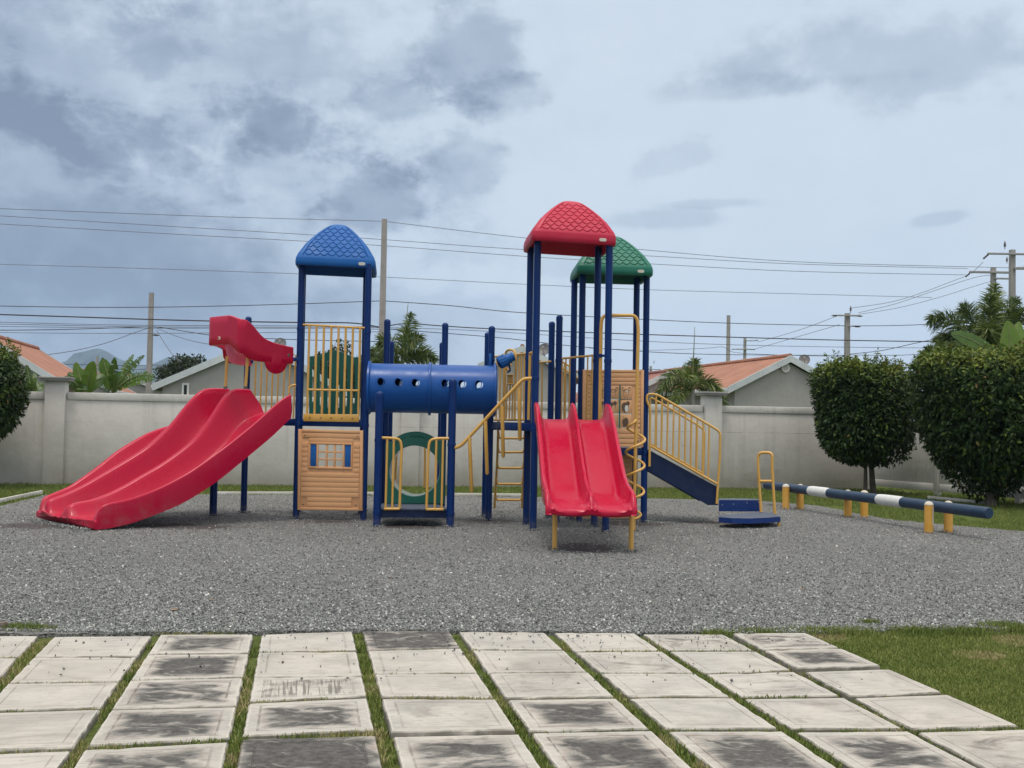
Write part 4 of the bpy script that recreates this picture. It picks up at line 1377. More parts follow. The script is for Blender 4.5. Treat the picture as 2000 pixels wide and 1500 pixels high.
def hex_bolt(f, u, w, o, parent):
    mb = MB(); c = f(u, w, o); nn = (f(u, w, 1) - f(u, w, 0)).normalized()
    mb.lathe(c, nn, [(.024, -.005), (.026, .004), (.017, .004), (.015, .001)], 18); mb.build('boss', M['tan'], parent)
    mb = MB(); mb.lathe(c, nn, [(.014, -.004), (.014, .003), (.009, .007)], 6); mb.build('bolt', M['bolt'], parent)


def P4(pts, A, B, pull):
    d = (v2(B) - v2(A)).normalized(); nn = Vector((d.y, -d.x))
    if nn.y > 0: nn = -nn
    A2 = v2(A) + nn * pull; B2 = v2(B) + nn * pull
    return [PV(x, y, A2, B2) for x, y in pts]


def house_panel():
    f = tan_frame(P4([(584, 838), (710.5, 841.5), (706.5, 997.5), (579.5, 996)], A_fl, A_fr, PR + .03))
    mb = MB()
    wu0, wu1, wv0, wv1 = .30, .70, .545, .815        # window opening
    th = .0
    for u0, u1, w0, w1 in ((0, wu0, 0, 1), (wu1, 1, 0, 1), (wu0, wu1, 0, wv0), (wu0, wu1, wv1, 1)):
        slab_uv(mb, f, u0, u1, w0, w1, -.030, -.004, .001)
    # rim
    for u0, u1, w0, w1 in ((0, .045, 0, 1), (.955, 1, 0, 1), (.045, .955, 0, .035), (.045, .955, .965, 1)):
        slab_uv(mb, f, u0, u1, w0, w1, -.034, .012, .008)
    n = 15; g = .006
    for i in range(n):
        w0 = .040 + (.92 / n) * i + .0022; w1 = .040 + (.92 / n) * (i + 1) - .0022
        segs_ = [(.055, .945)]
        if w1 > wv0 - .03 and w0 < wv1 + .04: segs_ = [(.055, .145), (.855, .945)]
        if i in (0, 13): segs_ = [(.16, .84)]
        if i == 1: segs_ = [(.16, .84)]
        if i == 14: segs_ = [(.055, .945)]
        for a_, b_ in segs_: slab_uv(mb, f, a_, b_, w0, w1, -.006, .007, .0025)
    # window surround and glazing bars
    for u0, u1, w0, w1 in ((.165, .285, .515, .535), (.165, .835, .515, .54), (.165, .835, .82, .842), (.165, .185, .54, .82), (.815, .835, .54, .82), (.285, .315, .54, .82), (.685, .715, .54, .82)):
        slab_uv(mb, f, u0, u1, w0, w1, -.005, .016, .005)
    for k_ in (1, 2):
        u = .315 + (.685 - .315) * k_ / 3; slab_uv(mb, f, u - .016, u + .016, .54, .82, -.028, .008, .005)
        w = .54 + .28 * k_ / 3; slab_uv(mb, f, .315, .685, w - .011, w + .011, -.027, .007, .005)
    o = mb.build('house_panel', M['tan'], PG, smooth=30)
    for u0, u1 in ((.192, .278), (.722, .808)):
        mb = MB(); slab_uv(mb, f, u0, u1, .545, .815, -.003, .006, .003); mb.build('shutter', M['blue_roof'], o)
    for u, w in ((.095, .925), (.905, .925), (.095, .07), (.905, .07)): hex_bolt(f, u, w, .002, o)


house_panel()


def animal_tiles():
    f = tan_frame(P4([(1140, 722), (1257.5, 722.5), (1256.5, 873.5), (1135.5, 872)], T_fl, T_fr, PR + .03))
    mb = MB(); wu0, wu1, wv0, wv1 = .17, .81, .245, .795
    for u0, u1, w0, w1 in ((0, wu0, 0, 1), (wu1, 1, 0, 1), (wu0, wu1, 0, wv0), (wu0, wu1, wv1, 1)):
        slab_uv(mb, f, u0, u1, w0, w1, -.030, -.004, .001)
    for u0, u1, w0, w1 in ((0, .05, 0, 1), (.95, 1, 0, 1), (.05, .95, 0, .035), (.05, .95, .965, 1)):
        slab_uv(mb, f, u0, u1, w0, w1, -.034, .012, .008)
    for w0, w1 in ((.905, .955), (.85, .897), (.805, .842), (.175, .235), (.11, .168), (.045, .103)):
        slab_uv(mb, f, .06, .94, w0, w1, -.006, .009, .004)
    for i in range(10):
        w0 = .247 + .0555 * i; slab_uv(mb, f, .058, .135, w0 + .004, w0 + .0515, -.006, .009, .004); slab_uv(mb, f, .858, .942, w0 + .004, w0 + .0515, -.006, .009, .004)
    o = mb.build('animal_tile_panel', M['tan'], PG, smooth=30)
    for u, w in ((.09, .925), (.91, .925), (.09, .075), (.91, .075)): hex_bolt(f, u, w, .010, o)
    us = [.17, .383, .597, .81]; ws = [.245, .428, .612, .795]
    for u in (us[1] + .003, us[2] + .005, .172):
        mb = MB(); mb.tube([f(u, wv0 - .002, .026), f(u, wv1 + .005, .026)], .0115, 10); mb.build('tile_rod', M['green'], o)
    def disc(mb, u, w, ru, rw, o_, n=18, rot=0.0):
        vs = []
        for k_ in range(n):
            a = 2 * math.pi * k_ / n; x_, y_ = ru * math.cos(a), rw * math.sin(a)
            vs.append(f(u + x_ * math.cos(rot) - y_ * math.sin(rot), w + (x_ * math.sin(rot) + y_ * math.cos(rot)), o_))
        mb.add(vs, [tuple(range(n))])
    kind = [[2, 2, 4], [3, 3, 5], [0, 1, 6]]
    for r_ in range(3):
        for c_ in range(3):
            u0, u1, w0, w1 = us[c_] + .012, us[c_ + 1] - .006, ws[r_] + .006, ws[r_ + 1] - .006
            mb = MB(); slab_uv(mb, f, u0, u1, w0, w1, -.02, .006, .006)
            t_ = mb.build('tile', M['tan'], o, smooth=30)
            mb = MB(); uc, wc = (u0 + u1) / 2, (w0 + w1) / 2; O = .0075; k_ = kind[r_][c_]
            if k_ in (0, 1, 6):       # head with ears
                mb.cur = 0
                for s_ in (-1, 1): disc(mb, uc + s_ * .052, wc + .045, .020, .030, O, rot=-s_ * .6)
                disc(mb, uc, wc - .01, .042, .058, O + .0006)
                mb.cur = 1
                for s_ in (-1, 1): disc(mb, uc + s_ * .051, wc + .044, .012, .020, O + .0012, rot=-s_ * .6)
                disc(mb, uc, wc - .012, .035, .050, O + .0018)
                mb.cur = 0
                for s_ in (-1, 1): disc(mb, uc + s_ * .015, wc + .005, .006, .008, O + .0026)
                disc(mb, uc, wc - .035, .010, .007, O + .0026)
                if k_ == 6:
                    mb.cur = 2; disc(mb, uc + .02, wc + .015, .014, .020, O + .0022)
            elif k_ in (3, 5):        # round body seen from the side
                mb.cur = 0; disc(mb, uc - .012, wc - .008, .058, .068, O, rot=.4)
                disc(mb, uc + .034, wc + .045, .030, .028, O + .0006)
                mb.cur = 1 if k_ == 3 else 2; disc(mb, uc + .012, wc - .022, .030, .046, O + .0012)
                mb.cur = 0; disc(mb, uc + .043, wc + .05, .005, .006, O + .002)
            else:                      # big grazing body with a trunk
                mb.cur = 0; disc(mb, uc - .005, wc - .015, .052, .062, O)
                for s_ in (-1, 1): disc(mb, uc + s_ * .03, wc - .055, .014, .026, O + .0005)
                mb.cur = 1; disc(mb, uc - .035, wc + .045, .026, .020, O + .001)
                mb.cur = 0; disc(mb, uc - .04, wc + .048, .005, .006, O + .002)
            mb.build('animal_print', [M['brown'], M['tan'], M['white']], t_, smooth=0)


animal_tiles()

# lower panel at the back of the green tower
f = tan_frame(P4([(1122, 880), (1236, 881), (1233, 1013), (1120, 1012)], T_bl, T_br, .03))
mb = MB(); slab_uv(mb, f, 0, 1, 0, 1, -.03, -.004, .002)
for i in range(13): slab_uv(mb, f, .03, .97, .03 + .0725 * i + .004, .03 + .0725 * (i + 1) - .004, -.006, .009, .004)
for u0, u1, w0, w1 in ((0, .03, 0, 1), (.97, 1, 0, 1)): slab_uv(mb, f, u0, u1, w0, w1, -.03, .012, .006)
lowp = mb.build('lower_panel', M['tan'], PG, smooth=30)
for u, w in ((.93, .10), (.07, .10)): hex_bolt(f, u, w, .010, lowp)

# ---- roofs ------------------------------------------------------------------------
PROF = [(0, 1), (.10, .96), (.36, .80), (.55, .642), (.70, .50), (.82, .372), (.90, .275), (.955, .185), (.988, .092), (1.0, 0.0)]


def prof(t):
    for (a, wa), (b, wb) in zip(PROF, PROF[1:]):
        if t <= b: return wa + (wb - wa) * (t - a) / (b - a)
    return 0.0


def roof(name, c, w0, rise, hf, yaw, roll, mat, nrow=8):
    """square moulded roof: curved hipped sides, scalloped shingle fields, deep fascia, open underside"""
    nu, ntp = 110, 150
    ts = np.linspace(0, 1, ntp) ** 1.0
    us = np.linspace(-1, 1, nu, endpoint=False)
    secs = []
    def ring(t, w, z, scal=True, k_in=1.0):
        row = []
        for k_ in range(4):
            for u in us:
                x = u * w; y = -w; e = 0.0
                if scal and .055 < t < .90:
                    bw = w - (.045 + .062 * (1 - t))
                    if abs(x) < bw:
                        tt = (t - .055) / .845 * nrow; ri = int(tt); b = tt - ri
                        sw = .118
                        a = (x / sw + (.5 if ri % 2 else 0.0)); a = a - math.floor(a) - .5
                        edge = .70 * (2 * a) ** 2
                        q = b - edge
                        if q > .09: e = .0045 - .003 * min(1, q)
                        elif q > -.07: e = -.006
                        else: e = .002
                        m_ = min(1.0, (bw - abs(x)) / .012); e *= m_
                        e -= .003 * m_
                    elif abs(x) < bw + .012: e = -.010
                xx, yy = x, y - e
                nn_ = max(w, 1e-5)
                s_ = ((abs(x) / nn_) ** 16 + 1) ** (1 / 16.0)
                xx, yy = xx / s_, yy / s_
                ca, sa = math.cos(k_ * math.pi / 2), math.sin(k_ * math.pi / 2)
                row.append((xx * ca - yy * sa, xx * sa + yy * ca, z + e * .55))
        return row
    for t in ts[:-1]: secs.append(ring(t, w0 * prof(t), hf + rise * t))
    top = ring(1, w0 * .012, hf + rise, False); secs.append(top)
    lower = [ring(0, w0 * 1.004, hf - .012, False), ring(0, w0 * 1.012, hf * .5, False), ring(0, w0 * 1.005, .012, False), ring(0, w0 * .985, 0, False),
             ring(0, w0 * .93, .0, False), ring(0, w0 * .91, .02, False), ring(0, w0 * .90, hf * .75, False)]
    inner = [ring(t, w0 * .90 * prof(t), hf * .75 + (rise - .06) * t, False) for t in (.1, .36, .7, .95)]
    allsec = list(reversed(inner)) [:] 
    order = [inner[3], inner[2], inner[1], inner[0]] + list(reversed(lower)) + secs
    rot = Euler((0, roll, yaw)).to_matrix()
    mb = MB()
    mb.loft([[tuple(Vector(c) + rot @ Vector(p)) for p in s] for s in order], closed=True, cap=True)
    o = mb.build(name, M[mat], PG, smooth=50)
    # maker's badge: a pale pill
    mb = MB(); cx, cz = w0 * .665, hf * .46
    pill = rrect2(-.052, -.024, .052, .024, .0235, 6)
    n = len(pill)
    for dz, sc in ((0, 1), (.008, .96)): pass
    secs2 = [[tuple(Vector(c) + rot @ Vector((cx + p[0] * s_, -w0 * 1.011 - dy, cz + p[1] * s_))) for p in pill] for dy, s_ in ((-.004, 1), (.005, 1), (.009, .93), (.009, .6))]
    mb.loft(secs2, closed=True, cap=True)
    mb.build('badge', M['badge'], o)
    return o


cA = (A_fl + A_fr + A_bl + A_br) / 4
roof('blue_roof', (cA.x + .04, cA.y - .02, 3.895), .61, .63, .122, R(6), R(1.0), 'blue_roof')
cR = (R_fl + R_fr + R_bl + R_br) / 4
roof('red_roof', (cR.x - .008, cR.y, 4.125), .612, .575, .14, R(5.5), R(1.8), 'red_roof')
cT = (T_fl + T_fr + T_bl + T_br) / 4
roof('green_roof', (cT.x + .0, cT.y, 3.875), .60, .575, .13, R(2.5), R(.3), 'green_roof')

# clamps where rails and decks meet the posts
for b, zs_ in ((A_fl, (1.46, 2.93)), (A_fr, (1.46, 2.90)), (R_fl, (1.44, 2.18)), (R_fr, (1.44, 2.45)), (R_bl, (1.44, 2.52)), (R_br, (1.44, 2.49)), (T_fl, (1.10, 2.35)), (T_fr, (1.10, 2.02)), (C1, (1.44, 2.52)), (K1, (1.44, 2.46)), (K2, (1.44, 2.52)), (B_fl, (.20, 1.25)), (B_fr, (.20, 1.20)), (E1, (1.44, 2.47))):
    for z in zs_:
        mb = MB(); rr_ = .06 if b in (B_fl, B_fr) else .054
        mb.lathe((b.x, b.y, z - .028), (0, 0, 1), [(rr_ - .004, 0), (rr_ + .003, .002), (rr_ + .003, .054), (rr_ - .004, .056)], 20)
        mb.lathe((b.x + rr_ * .5, b.y - rr_ * .86, z), (.5, -.86, 0), [(.012, 0), (.012, .008), (.007, .012)], 8)
        mb.build('clamp', M['navy'], PG)
# ------------------------------------------------------------------ crawl tube with portholes
tube_r = .375
def tube_part():
    zc = 2.035
    a = P(722, 756, 16.85); b = P(966, 759.5, 16.95)
    a.z = zc; b.z = zc
    d = (b - a); ax = d.normalized()
    mb = MB(); prof = [(tube_r, 0), (tube_r, d.length), (tube_r - .02, d.length), (tube_r - .02, 0)]
    n = 56; secs = []
    side = Vector((0, 0, 1)); out_ = ax.cross(side)
    for r_, h_ in prof: secs.append([a + ax * h_ + (side * math.cos(2 * math.pi * k / n) + out_ * math.sin(2 * math.pi * k / n)) * r_ for k in range(n)])
    secs.append(secs[0])
    mb.loft(secs, closed=True)
    o = mb.build('crawl_tube', M['tube'], PG, smooth=0)
    # weld, then cut the portholes right through
    bm = bmesh.new(); bm.from_mesh(o.data); bmesh.ops.remove_doubles(bm, verts=bm.verts, dist=1e-4); bmesh.ops.recalc_face_normals(bm, faces=bm.faces); bm.to_mesh(o.data); bm.free()
    cut = MB(); cs = []
    for x, y in ((744.5, 745.5), (778.5, 746.5), (811.5, 747.5), (869.5, 748.5), (902.5, 749.5), (935.5, 750.5)):
        c = P(x, y, a.y - tube_r + .02); cs.append(c)
        cut.lathe(c + Vector((0, -.4, 0)), (0, 1, .0), [(.060, 0), (.060, 1.6)], 24)
    co = cut.build('porthole_cutter', M['tube'], smooth=0)
    md = o.modifiers.new('holes', 'BOOLEAN'); md.object = co; md.operation = 'DIFFERENCE'; md.solver = 'EXACT'
    bpy.context.view_layer.update()
    dg = bpy.context.evaluated_depsgraph_get()
    me = bpy.data.meshes.new_from_object(o.evaluated_get(dg))
    o.modifiers.clear(); o.data = me
    bpy.data.objects.remove(co)
    me.polygons.foreach_set('use_smooth', [True] * len(me.polygons)); me.set_sharp_from_angle(angle=R(35))
    # rims
    for c in cs:
        q = c - a; s = q.dot(ax); h = q.z
        yy = math.sqrt(max(tube_r ** 2 - h ** 2, 0))
        mb = MB(); ctr = a + ax * s + Vector((0, 0, h))
        pts = []
        for k in range(29):
            an = 2 * math.pi * k / 28; dx, dz = .062 * math.cos(an), .062 * math.sin(an)
            yv = math.sqrt(max(tube_r ** 2 - (h + dz) ** 2, 0))
            pts.append(ctr + ax * dx + Vector((0, -yv - .001, dz)))
        mb.tube(pts, .006, 6, caps=False); mb.build('porthole_rim', M['tube'], o)
    # centre flange and its bolts
    m_ = a + ax * ((P(839, 758, a.y - .2) - a).dot(ax))
    mb = MB(); mb.lathe(m_ - ax * .018, ax, [(tube_r - .01, 0), (tube_r + .03, 0), (tube_r + .034, .006), (tube_r + .034, .028), (tube_r + .03, .036), (tube_r - .01, .036)], 56)
    fl = mb.build('tube_flange', M['tube'], o)
    for k in range(9):
        an = R(-80 + 20 * k); c = m_ + ax * .019 + Vector((0, -math.cos(an), math.sin(an))) * (tube_r + .018)
        mb = MB(); mb.lathe(c, ax, [(.010, 0), (.010, .006), (.006, .011)], 10); mb.build('bolt', M['arm'], fl)
    # end collars
    for c, s_ in ((a, 1), (b, -1)):
        mb = MB(); mb.lathe(c - ax * .02, ax, [(tube_r - .01, 0), (tube_r + .035, 0), (tube_r + .035, .03), (tube_r, .05), (tube_r - .01, .05)], 48)
        mb.build('tube_collar', M['tube'], o)


tube_part()

# ------------------------------------------------------------------ big double slide at the left
def Z1(x, y): return (50 + x / 3.1255, 580 + y / 3.125)


LINES = {'D': ((-3.36, 16.50), (-5.60, 14.72)), 'C': ((-4.12, 17.10), (-6.20, 15.32)), 'B': ((-4.64, 17.55), (-6.62, 15.74)), 'A': ((-5.05, 18.05), (-6.90, 16.08))}
RID = {'D': [(1622, 592), (1560, 630), (1480, 700), (1400, 770), (1300, 852), (1200, 930), (1100, 1002), (1000, 1070), (850, 1150), (700, 1212), (600, 1240), (520, 1256), (470, 1276), (446, 1310), (434, 1362)],
       'C': [(1357, 562), (1290, 560), (1240, 577), (1200, 622), (1150, 700), (1090, 790), (1020, 872), (930, 945), (820, 1022), (700, 1092), (600, 1150), (500, 1200), (400, 1236), (320, 1252), (268, 1268), (244, 1296), (236, 1340)],
       'B': [(1237, 559), (1130, 556), (1070, 571), (1020, 612), (960, 682), (900, 760), (830, 832), (740, 912), (650, 972), (550, 1032), (450, 1090), (360, 1142), (280, 1182), (200, 1216), (150, 1232), (126, 1252), (116, 1296)],
       'A': [(1130, 790), (1040, 778), (960, 776), (900, 780), (835, 797), (740, 832), (640, 887), (540, 952), (440, 1032), (350, 1097), (260, 1157), (180, 1192), (120, 1217), (96, 1242), (86, 1300)]}
NS_ = 64
rid = {}
for k_, pl in RID.items():
    p3 = [PV(*Z1(x, y), *LINES[k_]) for x, y in pl]
    rid[k_] = resample(catmull(p3, 5), NS_)
# lower edge of the outer near side
LOW = [(1622, 745), (1600, 765), (1500, 862), (1350, 987), (1170, 1132), (1000, 1242), (900, 1292), (800, 1332), (650, 1386), (520, 1416), (434, 1428)]
lowD = resample(catmull([PV(*Z1(x, y), *LINES['D']) for x, y in LOW], 5), NS_)


def slide_big():
    secs = []
    for i in range(NS_):
        s = i / (NS_ - 1)
        D, C, B, A = rid['D'][i], rid['C'][i], rid['B'][i], rid['A'][i]
        row = []
        acr = (C - D); acr.z = 0; acr = acr.normalized()
        hD = D.z - lowD[i].z
        row.append(lowD[i] + acr * .05)
        row.append(lowD[i] + acr * .006 + Vector((0, 0, .012)))
        row.append(Vector((D.x, D.y, 0)) * .5 + Vector((lowD[i].x, lowD[i].y, 0)) * .5 + Vector((0, 0, lowD[i].z + hD * .5)) - acr * .004)
        row.append(D - acr * .002 + Vector((0, 0, -.035)))
        row.append(D + acr * .0 + Vector((0, 0, -.014))); row.append(D + acr * .012 + Vector((0, 0, -.003)))
        # channels
        for (p, q, dep0, dep1) in ((D, C, .46, .25), (C, B, .46, .24), (B, A, .34, .20)):
            dep = dep0 + (dep1 - dep0) * min(1, s / .8)
            if p is D: dep *= .62 + .38 * min(1, s / .16)
            ext = max(0.0, 1 - s / .05) * .16 if p is D else 0.0
            m_ = 24
            w_ = (q - p).length
            fz = max(min(p.z, q.z) - dep, .125 if s > .5 else -9)
            if p is B and s < .42:
                k_ = max(0.0, (s - .12) / .30); fz = max(fz, min(p.z, q.z) - dep * k_ - .01)
            rimw = .055; wallw = min(.15, w_ * .28)
            us_ = [0, rimw * .3, rimw * .6, rimw * .85, rimw, rimw + wallw * .12, rimw + wallw * .3, rimw + wallw * .5, rimw + wallw * .7, rimw + wallw * .88, rimw + wallw]
            us_ = [x / w_ for x in us_] + [.38, .5, .62] + [1 - x / w_ for x in reversed(us_)]
            for u in us_:
                if u == 0 and p is not D: continue
                if u == 0: continue
                base = p.lerp(q, u)
                e = min(u, 1 - u) * w_
                side = p if u < .5 else q
                if e <= rimw: z = side.z - .040 * (1 - math.sqrt(max(0, 1 - (e / rimw * .94) ** 2)))
                else:
                    t_ = min(1, (e - rimw) / wallw); t_ = 1 - (1 - t_) ** 2.3 if t_ < 1 else 1
                    t2 = min(1, (e - rimw) / wallw); t_ = t_ * .75 + (t2 * t2 * (3 - 2 * t2)) * .25
                    z = side.z - .0263 + (fz - side.z + .0263) * t_
                if e > rimw + wallw: z = fz - .012 * math.sin(math.pi * min(1, (e - rimw - wallw) / max(w_ * .5 - rimw - wallw, .01)) * .5)
                fl_ = max(0.0, min(1, (side.z - z) / .25))
                row.append(Vector((base.x + .66 * ext * fl_, base.y + .75 * ext * fl_, z)))
        row.append(A + Vector((0, 0, -.004)))
        row.append(A + acr * .03 + Vector((0, 0, -.05)))
        za = max(.03, min(lowD[i].z, A.z - .30))
        row.append(Vector((A.x, A.y, za)) + acr * .03)
        row.append(Vector((A.x, A.y, za)) - acr * .03)
        secs.append(row)
    # under-skin back across to the near side closes the section
    m_ = len(secs[0])
    full = []
    for i, row in enumerate(secs):
        a, b = row[-1], row[0]
        full.append(row + [a.lerp(b, t_) + Vector((0, 0, -.0)) for t_ in (.25, .5, .75)])
    mb = MB(); mb.loft(full, closed=True, cap=False)
    # rounded lip across the mouth
    last = full[-1]; out_d = Vector((-.70, -.72, 0)) * .035
    cen = sum(last, Vector((0, 0, 0))) / len(last)
    lip = [Vector((p.x, p.y, cen.z + (p.z - cen.z) * .75)) + out_d for p in last]
    lip2 = [p.lerp(cen + out_d * 1.2, .25) + out_d * .25 for p in lip]
    mb.loft([last, lip, lip2, [p.lerp(cen + out_d, .75) for p in lip2]], closed=True, cap=True)
    # upper end
    first = full[0]
    mb.add(first, [tuple(range(len(first)))])
    return mb.build('wide_slide', M['red'], PG, smooth=45)


slide_big()


# ------------------------------------------------------------------ hood above the slide entry
def hood():
    def z3(x, y): return (400 + x / 6.25, 600 + y / 6.25)
    top_near = [(1083, 487), (1000, 470), (900, 446), (800, 412), (720, 365), (650, 290), (590, 215), (540, 172), (505, 150)]
    bot_near = [(1080, 690), (1000, 692), (800, 675), (640, 655), (570, 630), (530, 600), (500, 572)]
    outd = Vector((-.66, -.75)).normalized()
    s0 = v2(A_fl) + Vector((-.07, -.03)); s1 = v2(E1) + Vector((.02, -.03))
    Ln = .80
    n0, n1 = s0, s0 + outd * Ln
    f0, f1 = s1, s1 + outd * Ln
    secs = []
    tn = catmull([PV(*z3(x, y), n0, n1) for x, y in top_near], 3); bn = catmull([PV(*z3(x, y), n0, n1) for x, y in bot_near], 3)
    m_ = 22; tn = resample(tn, m_); bn = resample(bn, m_)
    loopT, loopB = list(tn), list(bn)
    zt, zb = tn[-1].z, bn[-1].z
    # rounded corner, flat end, rounded corner
    O3 = Vector((outd.x, outd.y, 0)); W3 = Vector((f1.x - n1.x, f1.y - n1.y, 0)).normalized()
    e0 = Vector((tn[-1].x, tn[-1].y, 0)); reach = (e0 - Vector((n0.x, n0.y, 0))).dot(O3) + .10
    cn = Vector((n0.x, n0.y, 0)) + O3 * reach; cf = Vector((f0.x, f0.y, 0)) + O3 * (reach + .0) - W3 * .35
    pe = resample(fillet([e0, cn, cf, cf - O3 * .30], .20, 8), 30)[1:]
    zt1, zb1 = zat(435, 617.5, 16.2) + .045, zat(430, 669, 16.2)
    for i_, p in enumerate(pe):
        t_ = min(1, i_ / 9); t_ = t_ * t_ * (3 - 2 * t_); t2 = max(0, (i_ - 24) / 5); t_ = t_ * (1 - .5 * t2 * t2)
        loopT.append(Vector((p.x, p.y, zt + (zt1 - zt) * t_))); loopB.append(Vector((p.x, p.y, zb + (zb1 - zb) * t_)))
    zt, zb = loopT[-1].z, loopB[-1].z
    # far arm mirrors the near one
    last = v2(pe[-1])
    for i in range(1, m_ + 1):
        t_ = i / m_; q = last.lerp(f0, t_); k = m_ - 1 - min(i, m_ - 1)
        loopT.append(Vector((q.x, q.y, tn[k].z))); loopB.append(Vector((q.x, q.y, bn[k].z)))
    cen = Vector(((n0.x + f1.x) / 2, (n0.y + f1.y) / 2, 0))
    n = len(loopT); rows = []
    th = .045
    for i in range(n):
        a = loopT[max(i - 1, 0)]; b = loopT[min(i + 1, n - 1)]; tg = Vector((b.x - a.x, b.y - a.y, 0)).normalized()
        nn = Vector((tg.y, -tg.x, 0))
        if (cen - Vector((loopT[i].x, loopT[i].y, 0))).dot(nn) < 0: nn = -nn
        T, B = loopT[i], loopB[i]
        rows.append([T + nn * .012, T + Vector((0, 0, -.012)), T.lerp(B, .3), T.lerp(B, .7), B + Vector((0, 0, .015)), B + nn * .012, B + nn * (th + .03) + Vector((0, 0, .0)),
                     B + nn * (th + .02) + Vector((0, 0, .03)), T.lerp(B, .6) + nn * th, T + nn * th + Vector((0, 0, -.015)), T + nn * (th - .012)])
    mb = MB(); mb.loft(rows, closed=True, cap=True)
    o = mb.build('slide_hood', M['red'], PG, smooth=45)
    # two yellow struts down to the slide
    for x0, y0, x1, y1, Z in ((272, 600, 253, 975, 16.9), (524, 600, 497, 975, 16.5)):
        mb = MB(); mb.tube([P(*z3(x0, y0), Z), P(*z3(x1, y1), Z)], .024, 12); st = mb.build('strut', M['yellow'], o)
        mb = MB(); p = P(*z3(x1, y1), Z); mb.lathe(p, (0, 0, -1), [(.03, -.01), (.034, .03)], 12); mb.build('strut_foot', M['bolt'], st)
    # hanging disc behind the near arm
    c = PV(*z3(818, 642), n0, n1) + Vector((.03, .10, 0))
    dn = Vector((n1.x - n0.x, n1.y - n0.y, 0)).normalized(); nn = Vector((dn.y, -dn.x, 0))
    if nn.y > 0: nn = -nn
    mb = MB(); mb.lathe(c, nn, [(.20, 0), (.21, .01), (.21, .03), (.195, .04), (.05, .045)], 32); mb.build('spinner_disc', M['red'], o)
    mb = MB(); p = PV(*z3(1025, 585), n0, n1); mb.lathe(p, nn, [(.025, -.004), (.025, .003), (.012, .006)], 14); mb.build('bolt', M['bolt'], o)
    # badge
    k = 17; a = v2(pe[k - 3]); b = v2(pe[k + 3]); pc = PV(*z3(175, 378), a, b)
    ed = Vector((b.x - a.x, b.y - a.y, 0)).normalized(); en = Vector((ed.y, -ed.x, 0))
    if en.y > 0: en = -en
    pill = rrect2(-.038, -.022, .038, .022, .008, 4)
    mb = MB(); mb.loft([[pc + ed * p[0] * s_ + Vector((0, 0, p[1] * s_)) + en * dy for p in pill] for dy, s_ in ((-.03, 1), (.004, 1), (.007, .9))], closed=True, cap=True)
    bd_ = mb.build('badge', M['badge'], o)
    mb = MB(); pill = rrect2(-.004, -.014, .032, .014, .004, 3)
    mb.loft([[pc + ed * p[0] + Vector((0, 0, p[1])) + en * dy for p in pill] for dy in (.006, .0085)], closed=True, cap=True)
    mb.build('badge_print', M['red_roof'], bd_)
    # brackets to the posts
    for q in (s0, s1):
        c = Vector((q.x, q.y, 2.46)); mb = MB(); mb.box(c, (.16, .05, .06), None, .01); mb.build('bracket', M['navy'], o)


hood()

